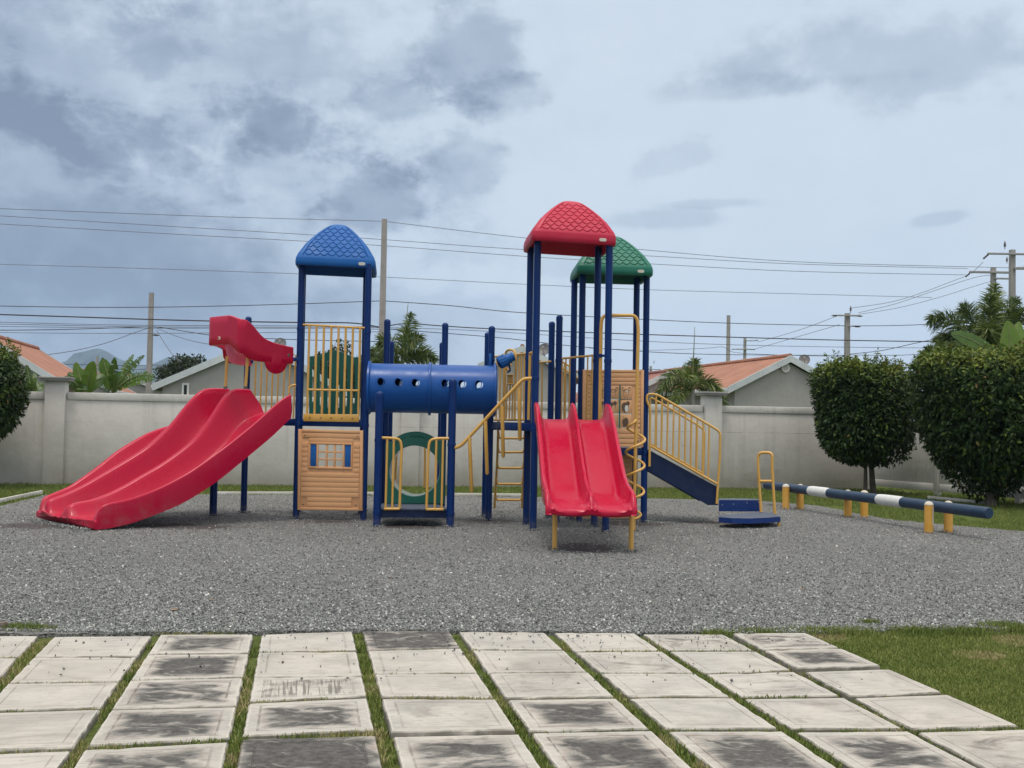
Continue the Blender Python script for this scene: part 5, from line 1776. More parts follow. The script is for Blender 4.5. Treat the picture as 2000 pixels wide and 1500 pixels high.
# ------------------------------------------------------------------ front double slide
def slide_front():
    st = [(15.66, 1.60, 1.835), (15.55, 1.585, 1.825), (15.40, 1.555, 1.80), (15.2, 1.46, 1.715), (14.9, 1.27, 1.53), (14.5, 1.00, 1.262), (14.15, .77, 1.03), (13.95, .665, .91),
          (13.75, .61, .83), (13.55, .592, .785), (13.40, .585, .76), (13.30, .578, .745), (13.22, .565, .715), (13.16, .548, .655), (13.11, .53, .58)]
    cz = catmull([Vector(s) for s in st], 3)
    xl0, xm0, xr0 = P(1046, 789, 15.66).x, P(1117.5, 793, 15.66).x, P(1187, 790, 15.66).x
    xl1, xm1, xr1 = P(1068, 955, 13.3).x, P(1154.5, 955, 13.3).x, P(1238.5, 955, 13.3).x
    zs, ze = 15.66, 13.11
    rows = []
    for p in cz:
        Z, fl, rl = p
        t = min(1, max(0, (zs - Z) / (zs - ze)))
        ts = t
        xl, xm, xr = xl0 + (xl1 - xl0) * ts, xm0 + (xm1 - xm0) * ts, xr0 + (xr1 - xr0) * ts
        fade = min(1, max(.0, (Z - 13.11) / .35))           # rims melt into the lip at the mouth
        rm = rl - (0.0 if Z > 13.5 else 0.02)
        h = rl - fl; ww = .030
        under = fl - .055
        row = [(xl + .05, under), (xl - .012, under + .02), (xl - .022, fl + h * .5), (xl - .022, rl - .03), (xl - .010, rl - .006), (xl + .010, rl), (xl + ww, rl - .004), (xl + ww + .012, rl - .03),
               (xl + ww + .035, fl + h * .35), (xl + ww + .055, fl + .03), (xl + ww + .085, fl + .004)]
        row += [(xl + .16 + (xm - .12 - xl - .16) * k / 4, fl - .004 * math.sin(math.pi * k / 4)) for k in range(5)]
        row += [(xm - .085, fl + .005), (xm - .062, fl + .03), (xm - .045, fl + h * .4), (xm - .026, rm - .03), (xm - .016, rm - .004), (xm, rm), (xm + .016, rm - .004), (xm + .026, rm - .03),
                (xm + .045, fl + h * .4), (xm + .062, fl + .03), (xm + .085, fl + .005)]
        row += [(xm + .12 + (xr - .16 - xm - .12) * k / 4, fl - .004 * math.sin(math.pi * k / 4)) for k in range(5)]
        row += [(xr - ww - .085, fl + .004), (xr - ww - .055, fl + .03), (xr - ww - .035, fl + h * .35), (xr - ww - .012, rl - .03), (xr - ww, rl - .004), (xr - .010, rl), (xr + .010, rl - .006), (xr + .022, rl - .03),
                (xr + .022, fl + h * .5), (xr + .012, under + .02), (xr - .05, under)]
        yaw_dx = 0.0
        rows.append([Vector((x, Z + (x - xm) * .05, z)) for x, z in row])
    # mouth: rolled lip, bowed under each channel
    last = rows[-1]; xl, xr = last[0].x, last[-1].x
    def bow(x):
        u = (x - xl) / (xr - xl); return -.022 * abs(math.sin(2 * math.pi * u))
    m1 = [Vector((p.x, p.y - .025, min(p.z - .02, .52 + (p.z - .53) * .6) + bow(p.x))) for p in last]
    m2 = [Vector((p.x, p.y - .015, .475 + bow(p.x))) for p in last]
    m3 = [Vector((p.x, p.y + .06, .455 + bow(p.x))) for p in last]
    rows += [m1, m2, m3]
    mb = MB(); mb.loft(rows)
    # under-skin
    und = [[Vector((r_[0].x + (r_[-1].x - r_[0].x) * k / 6, r_[0].y + (r_[-1].y - r_[0].y) * k / 6, r_[0].z)) for k in range(7)] for r_ in rows[:-3]]
    und.append([Vector((m3[0].x + (m3[-1].x - m3[0].x) * k / 6, m3[0].y, .455 + bow(m3[0].x + (m3[-1].x - m3[0].x) * k / 6))) for k in range(7)])
    mb.loft(und)
    r0 = rows[0]; mb.add(r0, [tuple(range(len(r0)))])
    o = mb.build('double_slide', M['red'], PG, smooth=50)
    for (x0, y0), (x1, y1) in (((1090, 990), (1083, 1074)), ((1224, 990), (1232.5, 1078))):
        g = G(x1, y1); g.z = -.03
        a = P(x0, y0, 13.45); a.z = .50
        k = Vector((g.x, g.y, .50)); mb = MB()
        mb.tube(fillet([a + Vector((0, .35, .0)), a, k, g], .07, 7), .030, 14); mb.build('leg', M['yellow'], o)
    # bed rails below the slide
    return o


slide_front()

# ------------------------------------------------------------------ barriers around the upper deck
pa, pb = v2(K2) + Vector((0, .02)), v2(R_br)
rail('barrier', [[(1090, 701), (1160, 694)], [(1092, 822), (1158, 822)]], [(1098, 700.5, 1096, 822), (1105.5, 700, 1103.5, 822), (1113, 699, 1111, 822), (1148, 695, 1146, 822), (1157, 694.5, 1154, 822)], v2(K2), v2(T_fl) + Vector((.25, -.4)), .0165, .0125)
# sloping stair rails leading up to the deck from behind
rail('stair_rail', [[(1094, 703.5), (1131, 728)], [(1094, 716), (1131, 741)]], [(1097, 706, 1096, 822), (1103, 711, 1102, 822), (1117, 718, 1115, 822), (1124, 724, 1122, 822)], v2(K1) + Vector((0, .3)), v2(T_bl) + Vector((.3, .25)), .0165, .0165)
rail('barrier', [[(1041, 708.5), (1076, 706)], [(1041, 822), (1072, 822)]], [(1059, 707, 1058, 822), (1077.5, 707, 1076, 822)], v2(R_bl), v2(K1), .0165, .0125)

# arched pole with a corkscrew climber on the right side of the red tower
pole_b = G(1237.6, 1037)
lz = P(1246, 616, pole_b.y)
pA, pB = (0.95, 15.95), (pole_b.x, pole_b.y)
ac = rail('arch_pole', [[(1171.5, 822), (1174, 640), (1176, 616), (1243, 616), (1247, 640), (1244, 760), (1237.6, 1037)]], [], (pA[0], pA[1]), pB, .0255, fil=.17)
top = PV(1243.5, 820, pA, pB); bot = PV(1242.5, 968, pA, pB)
mb = MB(); pts = []
a_ = PV(1240.8, 857.6, pA, pB); b_ = PV(1239, 958.7, pA, pB)
pitch = (a_.z - b_.z) / 2.0; rad = .137
zt = a_.z + pitch * .75
for k in range(0, 101):
    t = k / 100; ang = R(90) + t * 3.25 * 2 * math.pi      # starts behind the pole
    z = zt - t * 3.25 * pitch
    ctr = PV(1240, 900, pA, pB); base = pole_b.lerp(Vector((lz.x, lz.y, lz.z)), max(0, z) / lz.z)
    rr = rad * min(1, t * 9 + .05, (1 - t) * 9 + .05)
    # right extreme at the measured heights
    ph = 2 * math.pi * (a_.z - z) / pitch
    pts.append(Vector((base.x + rr * math.cos(ph), base.y - rr * math.sin(ph), z)))
mb.tube(pts, .0185, 10); mb.build('corkscrew', M['yellow'], ac)
z2 = .30; pts = []
for k in range(25):
    t = k / 24; ph = -math.pi / 2 + t * math.pi; rr = .09
    pts.append(Vector((pole_b.x + .01 + rr * math.cos(ph), pole_b.y - .01 - rr * .6 * math.sin(ph), z2 - t * .12)))
mb = MB(); mb.tube(pts, .0175, 8); mb.build('corkscrew_foot', M['yellow'], ac)
mb = MB(); c = PV(1172, 694, pA, pB); mb.lathe(c + Vector((0, 0, -.03)), (0, 0, 1), [(.034, 0), (.034, .05)], 16); mb.box(c + Vector((.06, 0, -.005)), (.13, .03, .035), None, .006); mb.build('clamp', M['navy'], ac)

# ------------------------------------------------------------------ stairs on the right
def Z7(x, y): return (1200 + x / 4.167, 720 + y / 4.167)


SA = v2(T_fr) + Vector((.02, -.03)); SB = SA + Vector((1.9, -.02))
SA2, SB2 = SA + Vector((0, .86)), SB + Vector((0, .86))
sid = [Z7(275, 660), Z7(832, 962), Z7(842, 1108), Z7(760, 1108), Z7(268, 826)]
mb = MB(); mb.add(*px_panel([sid], (SA.x, SA.y), (SB.x, SB.y), .03, .004))
stair = mb.build('stairs', M['deck'], PG)
lo3 = [PV(x, y, SA, SB) for x, y in sid]
mb = MB(); shift = Vector((0, .86, 0))
o2 = [p + shift for p in lo3]; n = len(o2)
mb.add(o2 + [p + Vector((0, .03, 0)) for p in o2], [tuple(range(n)), tuple(range(n, 2 * n))[::-1]] + [(i, (i + 1) % n, n + (i + 1) % n, n + i) for i in range(n)])
mb.build('far_stringer', M['deck'], stair)
t0, t1 = lo3[0], lo3[1]
for i in range(4):
    p = t0.lerp(t1, (i + .6) / 4.3) + Vector((0, .43, -.14 - .01 * i)); mb = MB(); mb.box(p, (.30, .82, .035), None, .006); mb.build('tread', M['tread'], stair)


def stair_rail_px(A, B, path, low, bars, name='stair_rail'):
    return rail(name, [path, low], bars, A, B, .019, .0145, fil=.12, pull=.045)


path = [Z7(285, 795), Z7(292, 320), Z7(262, 262), Z7(268, 206), Z7(345, 210), Z7(805, 478), Z7(862, 515), Z7(858, 720), Z7(832, 1100)]
low = [Z7(292, 628), Z7(836, 938)]
bars = []
for i in range(10):
    x = 340 + 48.0 * i
    if x > 830: break
    yt = 214 + (x - 345) * .583; xb_ = x - 8
    bars.append((*Z7(x, max(212, yt)), *Z7(xb_, 655 + (xb_ - 340) * .570)))
stair_rail_px(SA, SB, path, low, bars)
path2 = [Z7(290, 650), Z7(290, 260), Z7(300, 235), Z7(690, 465), Z7(735, 510), Z7(722, 870)]
low2 = [Z7(290, 610), Z7(724, 855)]
bars2 = [(*Z7(x, 240 + (x - 300) * .59), *Z7(x - 6, 620 + (x - 290) * .565)) for x in (345, 390, 435, 484, 530, 577, 624, 668)]
rail('stair_rail', [path2, low2], bars2, SA2, SB2, .017, .013, fil=.10)

# curved steps at the foot
gz = 17.15
def step_poly(pts, z0, z1, name, mat, top_mat, parent):
    mb = MB(); mb.prism(pts, z0, z1 - .004); o = mb.build(name, M[mat], parent, smooth=0)
    c = (sum(p[0] for p in pts) / len(pts), sum(p[1] for p in pts) / len(pts))
    mb = MB(); mb.prism([(c[0] + (p[0] - c[0]) * .985, c[1] + (p[1] - c[1]) * .985) for p in pts], z1 - .003, z1); mb.build('tread', M[top_mat], o, smooth=0)
    return o


def zplane(px, py, z): p = G(px, py, z); return (p.x, p.y)


z_lo, z_up = .155, .335
lo_poly = [zplane(1404, 1010, z_lo)] + [zplane(x, y, z_lo) for x, y in ((1430, 1012), (1465, 1012.5), (1498, 1011), (1524.5, 1009), (1512, 1002), (1489, 999.5))] + [zplane(1445, 1003, z_lo), zplane(1405, 1006.5, z_lo)]
up_poly = [zplane(1404.5, 976.5, z_up), zplane(1488, 977, z_up), zplane(1486.5, 974.6, z_up), zplane(1447, 973.2, z_up), zplane(1404, 973.2, z_up)]
st1 = step_poly(lo_poly, .075, z_lo, 'lower_step', 'step', 'tread', PG)
st2 = step_poly(up_poly, .150, z_up, 'upper_step', 'step', 'tread', PG)
for x, y in ((1411, 986), (1432.5, 984.5), (1459, 982), (1481, 980.5), (1410, 1006.5), (1438, 1005)):
    a, b = up_poly[0], up_poly[1]; p = PV(x, y, a, b) + Vector((0, -.004, 0)); mb = MB(); mb.lathe(p, (0, -1, 0), [(.010, 0), (.009, .005)], 8); mb.build('bolt', M['arm'], st2)
for px_, py_ in ((1523, 1029), (1412, 1022)):
    g = G(px_, py_); mb = MB(); mb.tube([(g.x, g.y + .06, -.03), (g.x, g.y + .06, .12)], .022, 10); mb.build('foot', M['yellow'], st1)
# loop handle standing on the lower step
ha, hb = G(1486, 1001, z_lo), G(1512.5, 1003.5, z_lo)
rail('loop_handle', [[(1486.5, 1000), (1480.5, 905), (1481, 884), (1509, 884), (1507.5, 905), (1513.5, 1004)], [(1485, 940), (1509, 940)]], [], (ha.x, ha.y), (hb.x, hb.y + .12), .0235, fil=.22)

# stones heaped against the feet of the posts and slides
hx, hy, hz_ = [], [], []
feet = [(b, .055) for b in (A_fl, A_fr, A_bl, A_br, R_fl, R_fr, R_bl, R_br, T_fl, T_fr, T_bl, K1, K2, C1, C2, B_fl, B_fr, B_ml, B_mr, E1, E2)]
feet += [(G(1083, 1074), .032), (G(1232.5, 1078), .032), (pole_b, .028), (G(966, 992), .02), (G(1019, 992), .02)]
feet += [(G(x, y), .07) for x, y in ((1534.6, 994), (1562.7, 994), (1655.5, 1009.5), (1688, 1010.8), (1814, 1040.7), (1852, 1039))]
for b, r_ in feet:
    m_ = 46; q = r_ + np.abs(rng.normal(0, .045, m_)); a_ = rng.uniform(0, 6.283, m_)
    hx.append(b.x + q * np.cos(a_)); hy.append(b.y + q * np.sin(a_)); hz_.append(np.maximum(0.004, .026 - (q - r_) * .25))
for i in range(0, 900):
    t_ = rng.random(); p = rid['D'][-1].lerp(rid['A'][-1], t_)
    hx.append([p.x - .04 - abs(rng.normal(0, .06))]); hy.append([p.y - .04 - abs(rng.normal(0, .06))]); hz_.append([rng.uniform(.0, .03)])
hx, hy, hz_ = np.concatenate(hx), np.concatenate(hy), np.concatenate(hz_); n = len(hx)
tag(stones('heaped_stones', np.stack([hx, hy], 1), hz_, rng.uniform(.008, .017, n), rng.uniform(0, .70, n)), kind='stuff')
for px_, py_, s_, lb in ((760, 1125, .07, 'curled dry leaf on the gravel in front of the low deck'), (1330, 1110, .06, 'small dry leaf on the gravel right of the red slide legs'), (1560, 1150, .07, 'dry leaf alone on the open gravel at right')):
    tag(leaf_on_ground(px_, py_, s_), lb, 'leaf', 'fallen leaves')
# ------------------------------------------------------------------ foliage builders
def leaf_quads(c, d, n, ln, wd):
    """c base points, d unit directions, n unit normals: one folded leaf of four faces' outline each"""
    s = np.cross(d, n); s /= np.linalg.norm(s, axis=1)[:, None] + 1e-9
    ln = ln[:, None]; wd = wd[:, None]
    mid = c + d * ln * .45
    V = np.stack([c, mid + s * wd / 2 + n * wd * .18, c + d * ln - n * ln * .10, mid - s * wd / 2 + n * wd * .18, mid], 1)
    m = len(c); b = (np.arange(m) * 5)[:, None]
    Fc = np.concatenate([np.array([[0, 1, 4]]) + b, np.array([[1, 2, 4]]) + b, np.array([[4, 2, 3]]) + b, np.array([[0, 4, 3]]) + b])
    return V.reshape(-1, 3), Fc


def unit(v): return v / (np.linalg.norm(v, axis=1)[:, None] + 1e-9)


def topiary(label, base, cz, rx, up, down, nleaf, seed, stems, ntop=60, leaf=.118, low=2.7):
    """clipped tree: flat-topped drum-like crown on bare stems, shoots growing out of the top"""
    global rng
    r = np.random.default_rng(seed)
    root = thing('topiary_tree', label, 'tree', (base[0], base[1], 0), 'clipped topiary trees')
    # crown points: mostly near the surface
    d = unit(r.normal(size=(nleaf, 3)))
    # lumpy radius
    k1 = unit(r.normal(size=(14, 3)))
    lump_ = np.zeros(nleaf)
    for q in k1: lump_ += .125 * np.exp(-((1 - d @ q) / .10))
    e = 2.7
    az = np.where(d[:, 2] > 0, up, down)
    pz = np.where(d[:, 2] > 0, 4.6, low)
    hr = np.hypot(d[:, 0], d[:, 1])
    rad = 1.0 / ((hr / rx) ** pz + (np.abs(d[:, 2]) / az) ** pz) ** (1 / pz)
    depth = 1 - np.abs(r.normal(0, .10, nleaf)) - .30 * r.random(nleaf) ** 3
    pos = d * (rad * (depth + lump_ - .045))[:, None]
    hole = vnoise(d[:, 0] * 4 + 9, d[:, 2] * 4 + d[:, 1] * 3 + 9, 2.3, seed) < .20
    keep = ~(hole & (depth > .80))
    pos, d, depth = pos[keep], d[keep], depth[keep]
    nleaf = len(pos)
    C = pos + np.array([base[0], base[1], cz])
    dirs = unit(d * .55 + r.normal(0, .55, (nleaf, 3)) + np.array([0, 0, -.30]))
    nor = unit(d + r.normal(0, .45, (nleaf, 3)) + np.array([0, 0, .6]))
    nor = unit(nor - dirs * np.sum(nor * dirs, 1)[:, None])
    sz = leaf * r.uniform(.65, 1.25, nleaf)
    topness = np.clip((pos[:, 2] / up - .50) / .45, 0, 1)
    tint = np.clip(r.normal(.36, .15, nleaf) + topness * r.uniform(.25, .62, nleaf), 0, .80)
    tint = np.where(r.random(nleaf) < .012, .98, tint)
    V1, F1 = leaf_quads(C, dirs, nor, sz, sz * .46)
    # inner foliage, bigger and denser, so that little shows through
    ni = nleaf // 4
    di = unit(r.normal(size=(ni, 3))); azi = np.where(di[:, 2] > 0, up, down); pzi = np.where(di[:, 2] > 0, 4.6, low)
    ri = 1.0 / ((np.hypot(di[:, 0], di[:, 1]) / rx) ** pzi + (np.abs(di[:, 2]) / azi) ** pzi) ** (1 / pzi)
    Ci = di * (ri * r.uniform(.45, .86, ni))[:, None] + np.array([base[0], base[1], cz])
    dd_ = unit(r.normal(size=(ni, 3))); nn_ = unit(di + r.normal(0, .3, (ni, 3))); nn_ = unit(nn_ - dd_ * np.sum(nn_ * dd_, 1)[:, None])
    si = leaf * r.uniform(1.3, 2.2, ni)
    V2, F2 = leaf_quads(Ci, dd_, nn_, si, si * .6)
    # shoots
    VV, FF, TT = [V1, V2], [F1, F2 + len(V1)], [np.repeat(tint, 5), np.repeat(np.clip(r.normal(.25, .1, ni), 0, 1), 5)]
    off = len(V1) + len(V2); 
    for i in range(ntop):
        a = r.uniform(0, 6.28); q = math.sqrt(r.random()) * rx * .95
        b = np.array([base[0] + q * math.cos(a), base[1] + q * math.sin(a), cz + up * (.97 - .25 * (q / rx) ** 4)])
        h = r.uniform(.08, .34) * (1.25 if r.random() < .3 else .8)
        tip = b + np.array([r.normal(0, .06), r.normal(0, .06), h])
        for ax_ in (np.array([.005, 0, 0]), np.array([0, .005, 0])):
            b0_ = b - np.array([0, 0, .15]); bm_ = (b0_ + tip) / 2
            v = np.stack([b0_ - ax_, b0_ + ax_, tip + ax_ * .5, tip - ax_ * .5, bm_]); VV.append(v)
            FF.append(np.array([[0, 1, 4, 4], [1, 2, 4, 4], [2, 3, 4, 4], [3, 0, 4, 4]])[:, :FF[0].shape[1]] + off); off += 5; TT.append(np.full(5, .99))
        m = int(6 + h * 40)
        t = r.random(m); c = b + (tip - b) * t[:, None]
        dd = unit(np.stack([r.normal(0, 1, m), r.normal(0, 1, m), r.uniform(-.2, .9, m)], 1)); nn = unit(np.cross(dd, r.normal(size=(m, 3))))
        s_ = leaf * r.uniform(.5, .85, m)
        v, f = leaf_quads(c, dd, nn, s_, s_ * .45)
        VV.append(v); FF.append(f + off); off += len(v)
        TT.append(np.repeat(np.clip(r.normal(.70 if r.random() < .8 else .86, .10, m), 0, .95), 5))
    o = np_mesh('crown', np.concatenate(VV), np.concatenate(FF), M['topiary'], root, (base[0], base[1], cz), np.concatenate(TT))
    for (dx, dy, lean, rad_) in stems:
        mb = MB(); b = Vector((base[0] + dx, base[1] + dy, -.05))
        pts = [b, b + Vector((lean * .3, 0, .3)), b + Vector((lean * .6, .02, .75)), b + Vector((lean * .8, .05, 1.3)), b + Vector((lean * 1.2, .1, cz + .3))]
        mb.tube(catmull(pts, 4), [rad_ * (1.25 - .6 * i / 16) for i in range(17)], 10)
        for k in range(6):
            an = k * 1.05 + lean; z0 = cz - down * .55 + .1 * k
            s = b.lerp(pts[-1], min(.9, z0 / (cz + .3)))
            mb.tube([s, s + Vector((math.cos(an) * rx * .35, math.sin(an) * rx * .35, .25)), s + Vector((math.cos(an) * rx * .75, math.sin(an) * rx * .75, .55))], [rad_ * .5, rad_ * .35, .008], 6)
        mb.build('trunk', M['bark'], root)
    return root


t1b = G(1703, 964)
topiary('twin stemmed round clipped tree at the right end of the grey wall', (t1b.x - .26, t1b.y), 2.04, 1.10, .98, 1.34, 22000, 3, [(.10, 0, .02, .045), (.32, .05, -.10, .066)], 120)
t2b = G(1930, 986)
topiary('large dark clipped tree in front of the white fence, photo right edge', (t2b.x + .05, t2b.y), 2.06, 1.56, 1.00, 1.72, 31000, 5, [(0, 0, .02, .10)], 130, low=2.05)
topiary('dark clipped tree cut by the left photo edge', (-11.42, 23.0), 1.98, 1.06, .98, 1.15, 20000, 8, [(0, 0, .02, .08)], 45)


def frond_leaflets(pts, r, nl, ll, wl, ranks=3, droop=.25, tint0=.45):
    """leaflets all round an arching rib (pts array)"""
    pts = np.array([tuple(p) for p in pts]); m = len(pts)
    t = np.linspace(.10, .995, nl); idx = t * (m - 1); i0 = np.clip(idx.astype(int), 0, m - 2); f = (idx - i0)[:, None]
    base = pts[i0] * (1 - f) + pts[i0 + 1] * f; tan = unit(pts[i0 + 1] - pts[i0])
    VV, FF, TT = [], [], []; off = 0
    for k in range(ranks):
        up = np.tile(np.array([[0, 0, 1.0]]), (nl, 1)); sd = unit(np.cross(tan, up) + 1e-6); u2 = np.cross(sd, tan)
        ang = 2 * math.pi * (k + .5) / ranks + r.normal(0, .35, nl)
        rad = sd * np.cos(ang)[:, None] + u2 * np.sin(ang)[:, None]
        d = unit(tan * r.uniform(.5, .95, nl)[:, None] + rad * .9 + np.array([0, 0, -droop]) * r.uniform(.3, 1.3, nl)[:, None])
        L = ll * (np.sin(np.pi * np.clip(t * .92 + .06, 0, 1)) ** .55) * r.uniform(.8, 1.15, nl)
        s = unit(np.cross(d, r.normal(size=(nl, 3))))
        w = wl * r.uniform(.7, 1.2, nl)[:, None] / 2
        mid = base + d * (L * .5)[:, None]; tip = base + d * L[:, None] + np.array([0, 0, -1.0]) * (L * .18)[:, None]
        V = np.stack([base - s * w * .5, base + s * w * .5, mid + s * w, mid - s * w, tip], 1)
        b = (np.arange(nl) * 5)[:, None]
        FF.append(np.concatenate([np.array([[0, 1, 2]]) + b, np.array([[0, 2, 3]]) + b, np.array([[3, 2, 4]]) + b]) + off)
        VV.append(V.reshape(-1, 3)); off += nl * 5
        TT.append(np.repeat(np.clip(r.normal(tint0, .14, nl), 0, 1), 5))
    return np.concatenate(VV), np.concatenate(FF), np.concatenate(TT)


def palm(label, base, hub, fronds, seed, ll=.42, spear=None, tr=.09, nl=120, ranks=4, group=None):
    """feather palm: fronds given as tips (with an arch), each one its own part"""
    r = np.random.default_rng(seed)
    root = thing('palm_tree', label, 'palm tree', (base[0], base[1], 0), group)
    hub = Vector(hub)
    mb = MB(); n = 9
    mb.tube([Vector((base[0], base[1], -.1)).lerp(hub, i / n) for i in range(n + 1)], [tr * (1.15 - .035 * i + (.01 if i % 2 else 0)) for i in range(n + 1)], 12)
    mb.build('trunk', M['pole'], root)
    for i, (tip, arch, tint) in enumerate(fronds):
        tip = Vector(tip); mid = hub.lerp(tip, .55) + Vector((0, 0, arch))
        pts = [hub * (1 - t) ** 2 + mid * 2 * t * (1 - t) + tip * t * t for t in np.linspace(0, 1, 14)]
        V, Fc, T = frond_leaflets(pts, r, nl, ll, .030, ranks, .25, tint)
        o = np_mesh('frond', V, Fc, M['palm'], root, tuple(hub), T)
        mb = MB(); mb.tube(pts, [.022 * (1 - .8 * k / 13) for k in range(14)], 6); mb.build('rib', M['stem'], o)
    if spear:
        mb = MB(); mb.tube([hub, Vector(spear)], [.03, .006], 6); mb.build('spear_leaf', M['stem'], root)
    return root


def pp(x, y, Z): return tuple(P(x, y, Z))


def tips(lst, Z, r): return [(pp(x, y, Z + dz), a, t) for x, y, dz, a, t in lst]


def ground_under(x, y, Z): p = P(x, y, Z); return (p.x, p.y)


# palm behind the tube
Zp = 31.0
palm('feather palm with tall plume standing behind the blue crawl tube', ground_under(785, 720, Zp), pp(783, 712, Zp),
     tips([(803, 612, .3, .15, .55), (741, 664, -.5, .42, .55), (722, 690, .5, .40, .4), (833, 690, .4, .35, .42), (852, 700, -.4, .30, .45), (760, 735, -1.0, .3, .4), (792, 640, .8, .2, .5), (818, 655, -.8, .3, .5), (705, 720, -.3, .30, .35)], Zp, 1), 21, .46, pp(797.5, 590, Zp), .10, 75, 3)
# small palm behind the wall, right of the stairs
Zp = 32.5
palm('young palm with spear leaf behind the wall right of the stairs', ground_under(1352, 770, Zp), pp(1352, 762, Zp),
     tips([(1357, 702, .2, .12, .62), (1290, 757, -.5, .75, .50), (1280, 778, .3, .55, .45), (1412, 775, -.3, .75, .55), (1420, 800, .3, .6, .5), (1325, 725, .6, .35, .45), (1312, 800, -.8, .45, .6), (1342, 742, -.9, .5, .6), (1365, 735, .6, .3, .5)], Zp, 1), 23, .42, pp(1357, 638, Zp), .09, 70, 3)
# big palm at the right
Zp = 30.5
palm('big dark feather palm behind the rightmost clipped tree', ground_under(1930, 760, Zp), pp(1926, 705, Zp),
     tips([(1815, 625, -.4, .85, .35), (1828, 668, .3, .65, .3), (1944, 556, .3, .10, .55), (1936, 575, -.5, .15, .5), (1995, 610, .3, .4, .35), (2040, 660, -.4, .6, .3), (1880, 600, .7, .5, .3), (1985, 585, .8, .3, .3), (1930, 640, -.9, .3, .55), (1860, 690, -.6, .4, .3), (2010, 700, .5, .5, .3)], Zp, 1), 25, .58, None, .13, 105, 4)
palm('low palm clump with bristling fronds left of the big dark palm', ground_under(1850, 760, 29.0), pp(1846, 742, 29.0),
     tips([(1808, 682, .3, .25, .42), (1793, 710, -.3, .3, .40), (1836, 668, .5, .1, .45), (1868, 672, -.4, .15, .42), (1893, 695, .3, .25, .4), (1815, 735, -.7, .3, .4), (1850, 690, -.9, .2, .45)], 29.0, 1), 27, .45, None, .10, 75, 4)


def banana_leaf(mbv, hub, tip, arch, wid, r, tear, tint):
    """broad blade along an arching midrib, V-folded, split into ragged strips"""
    hub, tip = Vector(hub), Vector(tip); mid = hub.lerp(tip, .5) + Vector((0, 0, arch))
    n = 34
    pts = [hub * (1 - t) ** 2 + mid * 2 * t * (1 - t) + tip * t * t for t in np.linspace(0, 1, n)]
    V, Fc, T = [], [], []
    view = Vector((0, -1, .25)).normalized()
    for side in (-1, 1):
        prev = None; k0 = 0
        drop = r.uniform(.15, .4)
        for i in range(4, n):
            t = (i - 4) / (n - 5)
            w = wid * (math.sin(math.pi * min(1, t * .90 + .09)) ** .55)
            tg = (pts[min(i + 1, n - 1)] - pts[i - 1]).normalized(); sd = tg.cross(view).normalized() * side
            torn = r.random() < tear
            if torn: drop = r.uniform(.05, .75)
            out_ = (sd * .92 + Vector((0, 0, -drop)) + tg * .25).normalized()
            ww = w * (r.uniform(.70, 1.02) if tear > .2 else r.uniform(.95, 1.02))
            cur = [pts[i], pts[i] + out_ * ww * .55, pts[i] + out_ * ww + Vector((0, 0, -.10 * ww))]
            tt = float(np.clip(r.normal(tint, .035), 0, 1))
            k = len(V); V += [tuple(p) for p in cur]; T += [tt - .04, tt, tt + (.12 if r.random() < tear * .3 else 0)]
            if prev is not None:
                if torn and tear > .2:
                    # a slit: the strip stops short of its neighbour
                    q = [a_.lerp(b_, .55) for a_, b_ in zip(prev, cur)]
                    kk = len(V); V += [tuple(prev[0]), tuple(prev[1]), tuple(prev[2]), tuple(cur[0]), tuple(q[1]), tuple(q[2])]; T += [tt] * 6
                    Fc += [(kk, kk + 1, kk + 4, kk + 3), (kk + 1, kk + 2, kk + 5, kk + 4)]
                else:
                    Fc += [(kp_, kp_ + 1, k + 1, k), (kp_ + 1, kp_ + 2, k + 2, k + 1)]
            prev = cur; kp_ = k
    return np.array(V), np.array(Fc), np.array(T), pts


def banana(label, base, hub, leaves, seed, group=None):
    r = np.random.default_rng(seed)
    root = thing('banana_plant', label, 'banana plant', (base[0], base[1], 0), group)
    hub = Vector(hub)
    mb = MB(); mb.tube([Vector((base[0], base[1], -.1)), Vector((base[0], base[1], 0)).lerp(hub, .5), hub], [.13, .11, .07], 12); mb.build('trunk', M['stem'], root)
    for tip, arch, wid, tear, tint in leaves:
        V, Fc, T, pts = banana_leaf(None, hub, tip, arch, wid, r, tear, tint)
        o = np_mesh('leaf', V, Fc, M['banana'], root, tuple(hub), T)
        mb = MB(); mb.tube(pts, [.028 * (1 - .85 * k / 33) for k in range(34)], 6); mb.build('midrib', M['stem'], o)


Zb = 29.5
def bl(lst, Z): return [(pp(x, y, Z + dz), a, w, te, ti) for x, y, dz, a, w, te, ti in lst]


banana('banana plant with broad upright leaves beside the left wall pillar', ground_under(165, 790, Zb), pp(166, 772, Zb),
       bl([(147, 708, 0, .05, .17, .03, .72), (184, 706, -.3, .05, .22, .05, .74), (132, 730, .4, .25, .16, .1, .35), (122, 742, -.4, .3, .16, .3, .4), (205, 738, .3, .3, .2, .1, .4), (150, 760, -.8, .15, .2, .2, .3)], Zb), 31, 'banana plants beyond the wall')
banana('banana plant with torn leaves between the two coral roofs at left', ground_under(222, 790, Zb + .4), pp(220, 768, Zb + .4),
       bl([(200, 698, 0, .05, .20, .2, .60), (224, 698, -.3, .05, .17, .25, .42), (260, 692, .3, .12, .14, .45, .62), (282, 694, -.2, .2, .13, .5, .6), (300, 735, -.5, .4, .16, .55, .55), (303, 742, .4, .3, .14, .5, .75), (195, 745, .6, .2, .18, .3, .3), (235, 735, -.9, .2, .2, .2, .4)], Zb + .4), 33, 'banana plants beyond the wall')
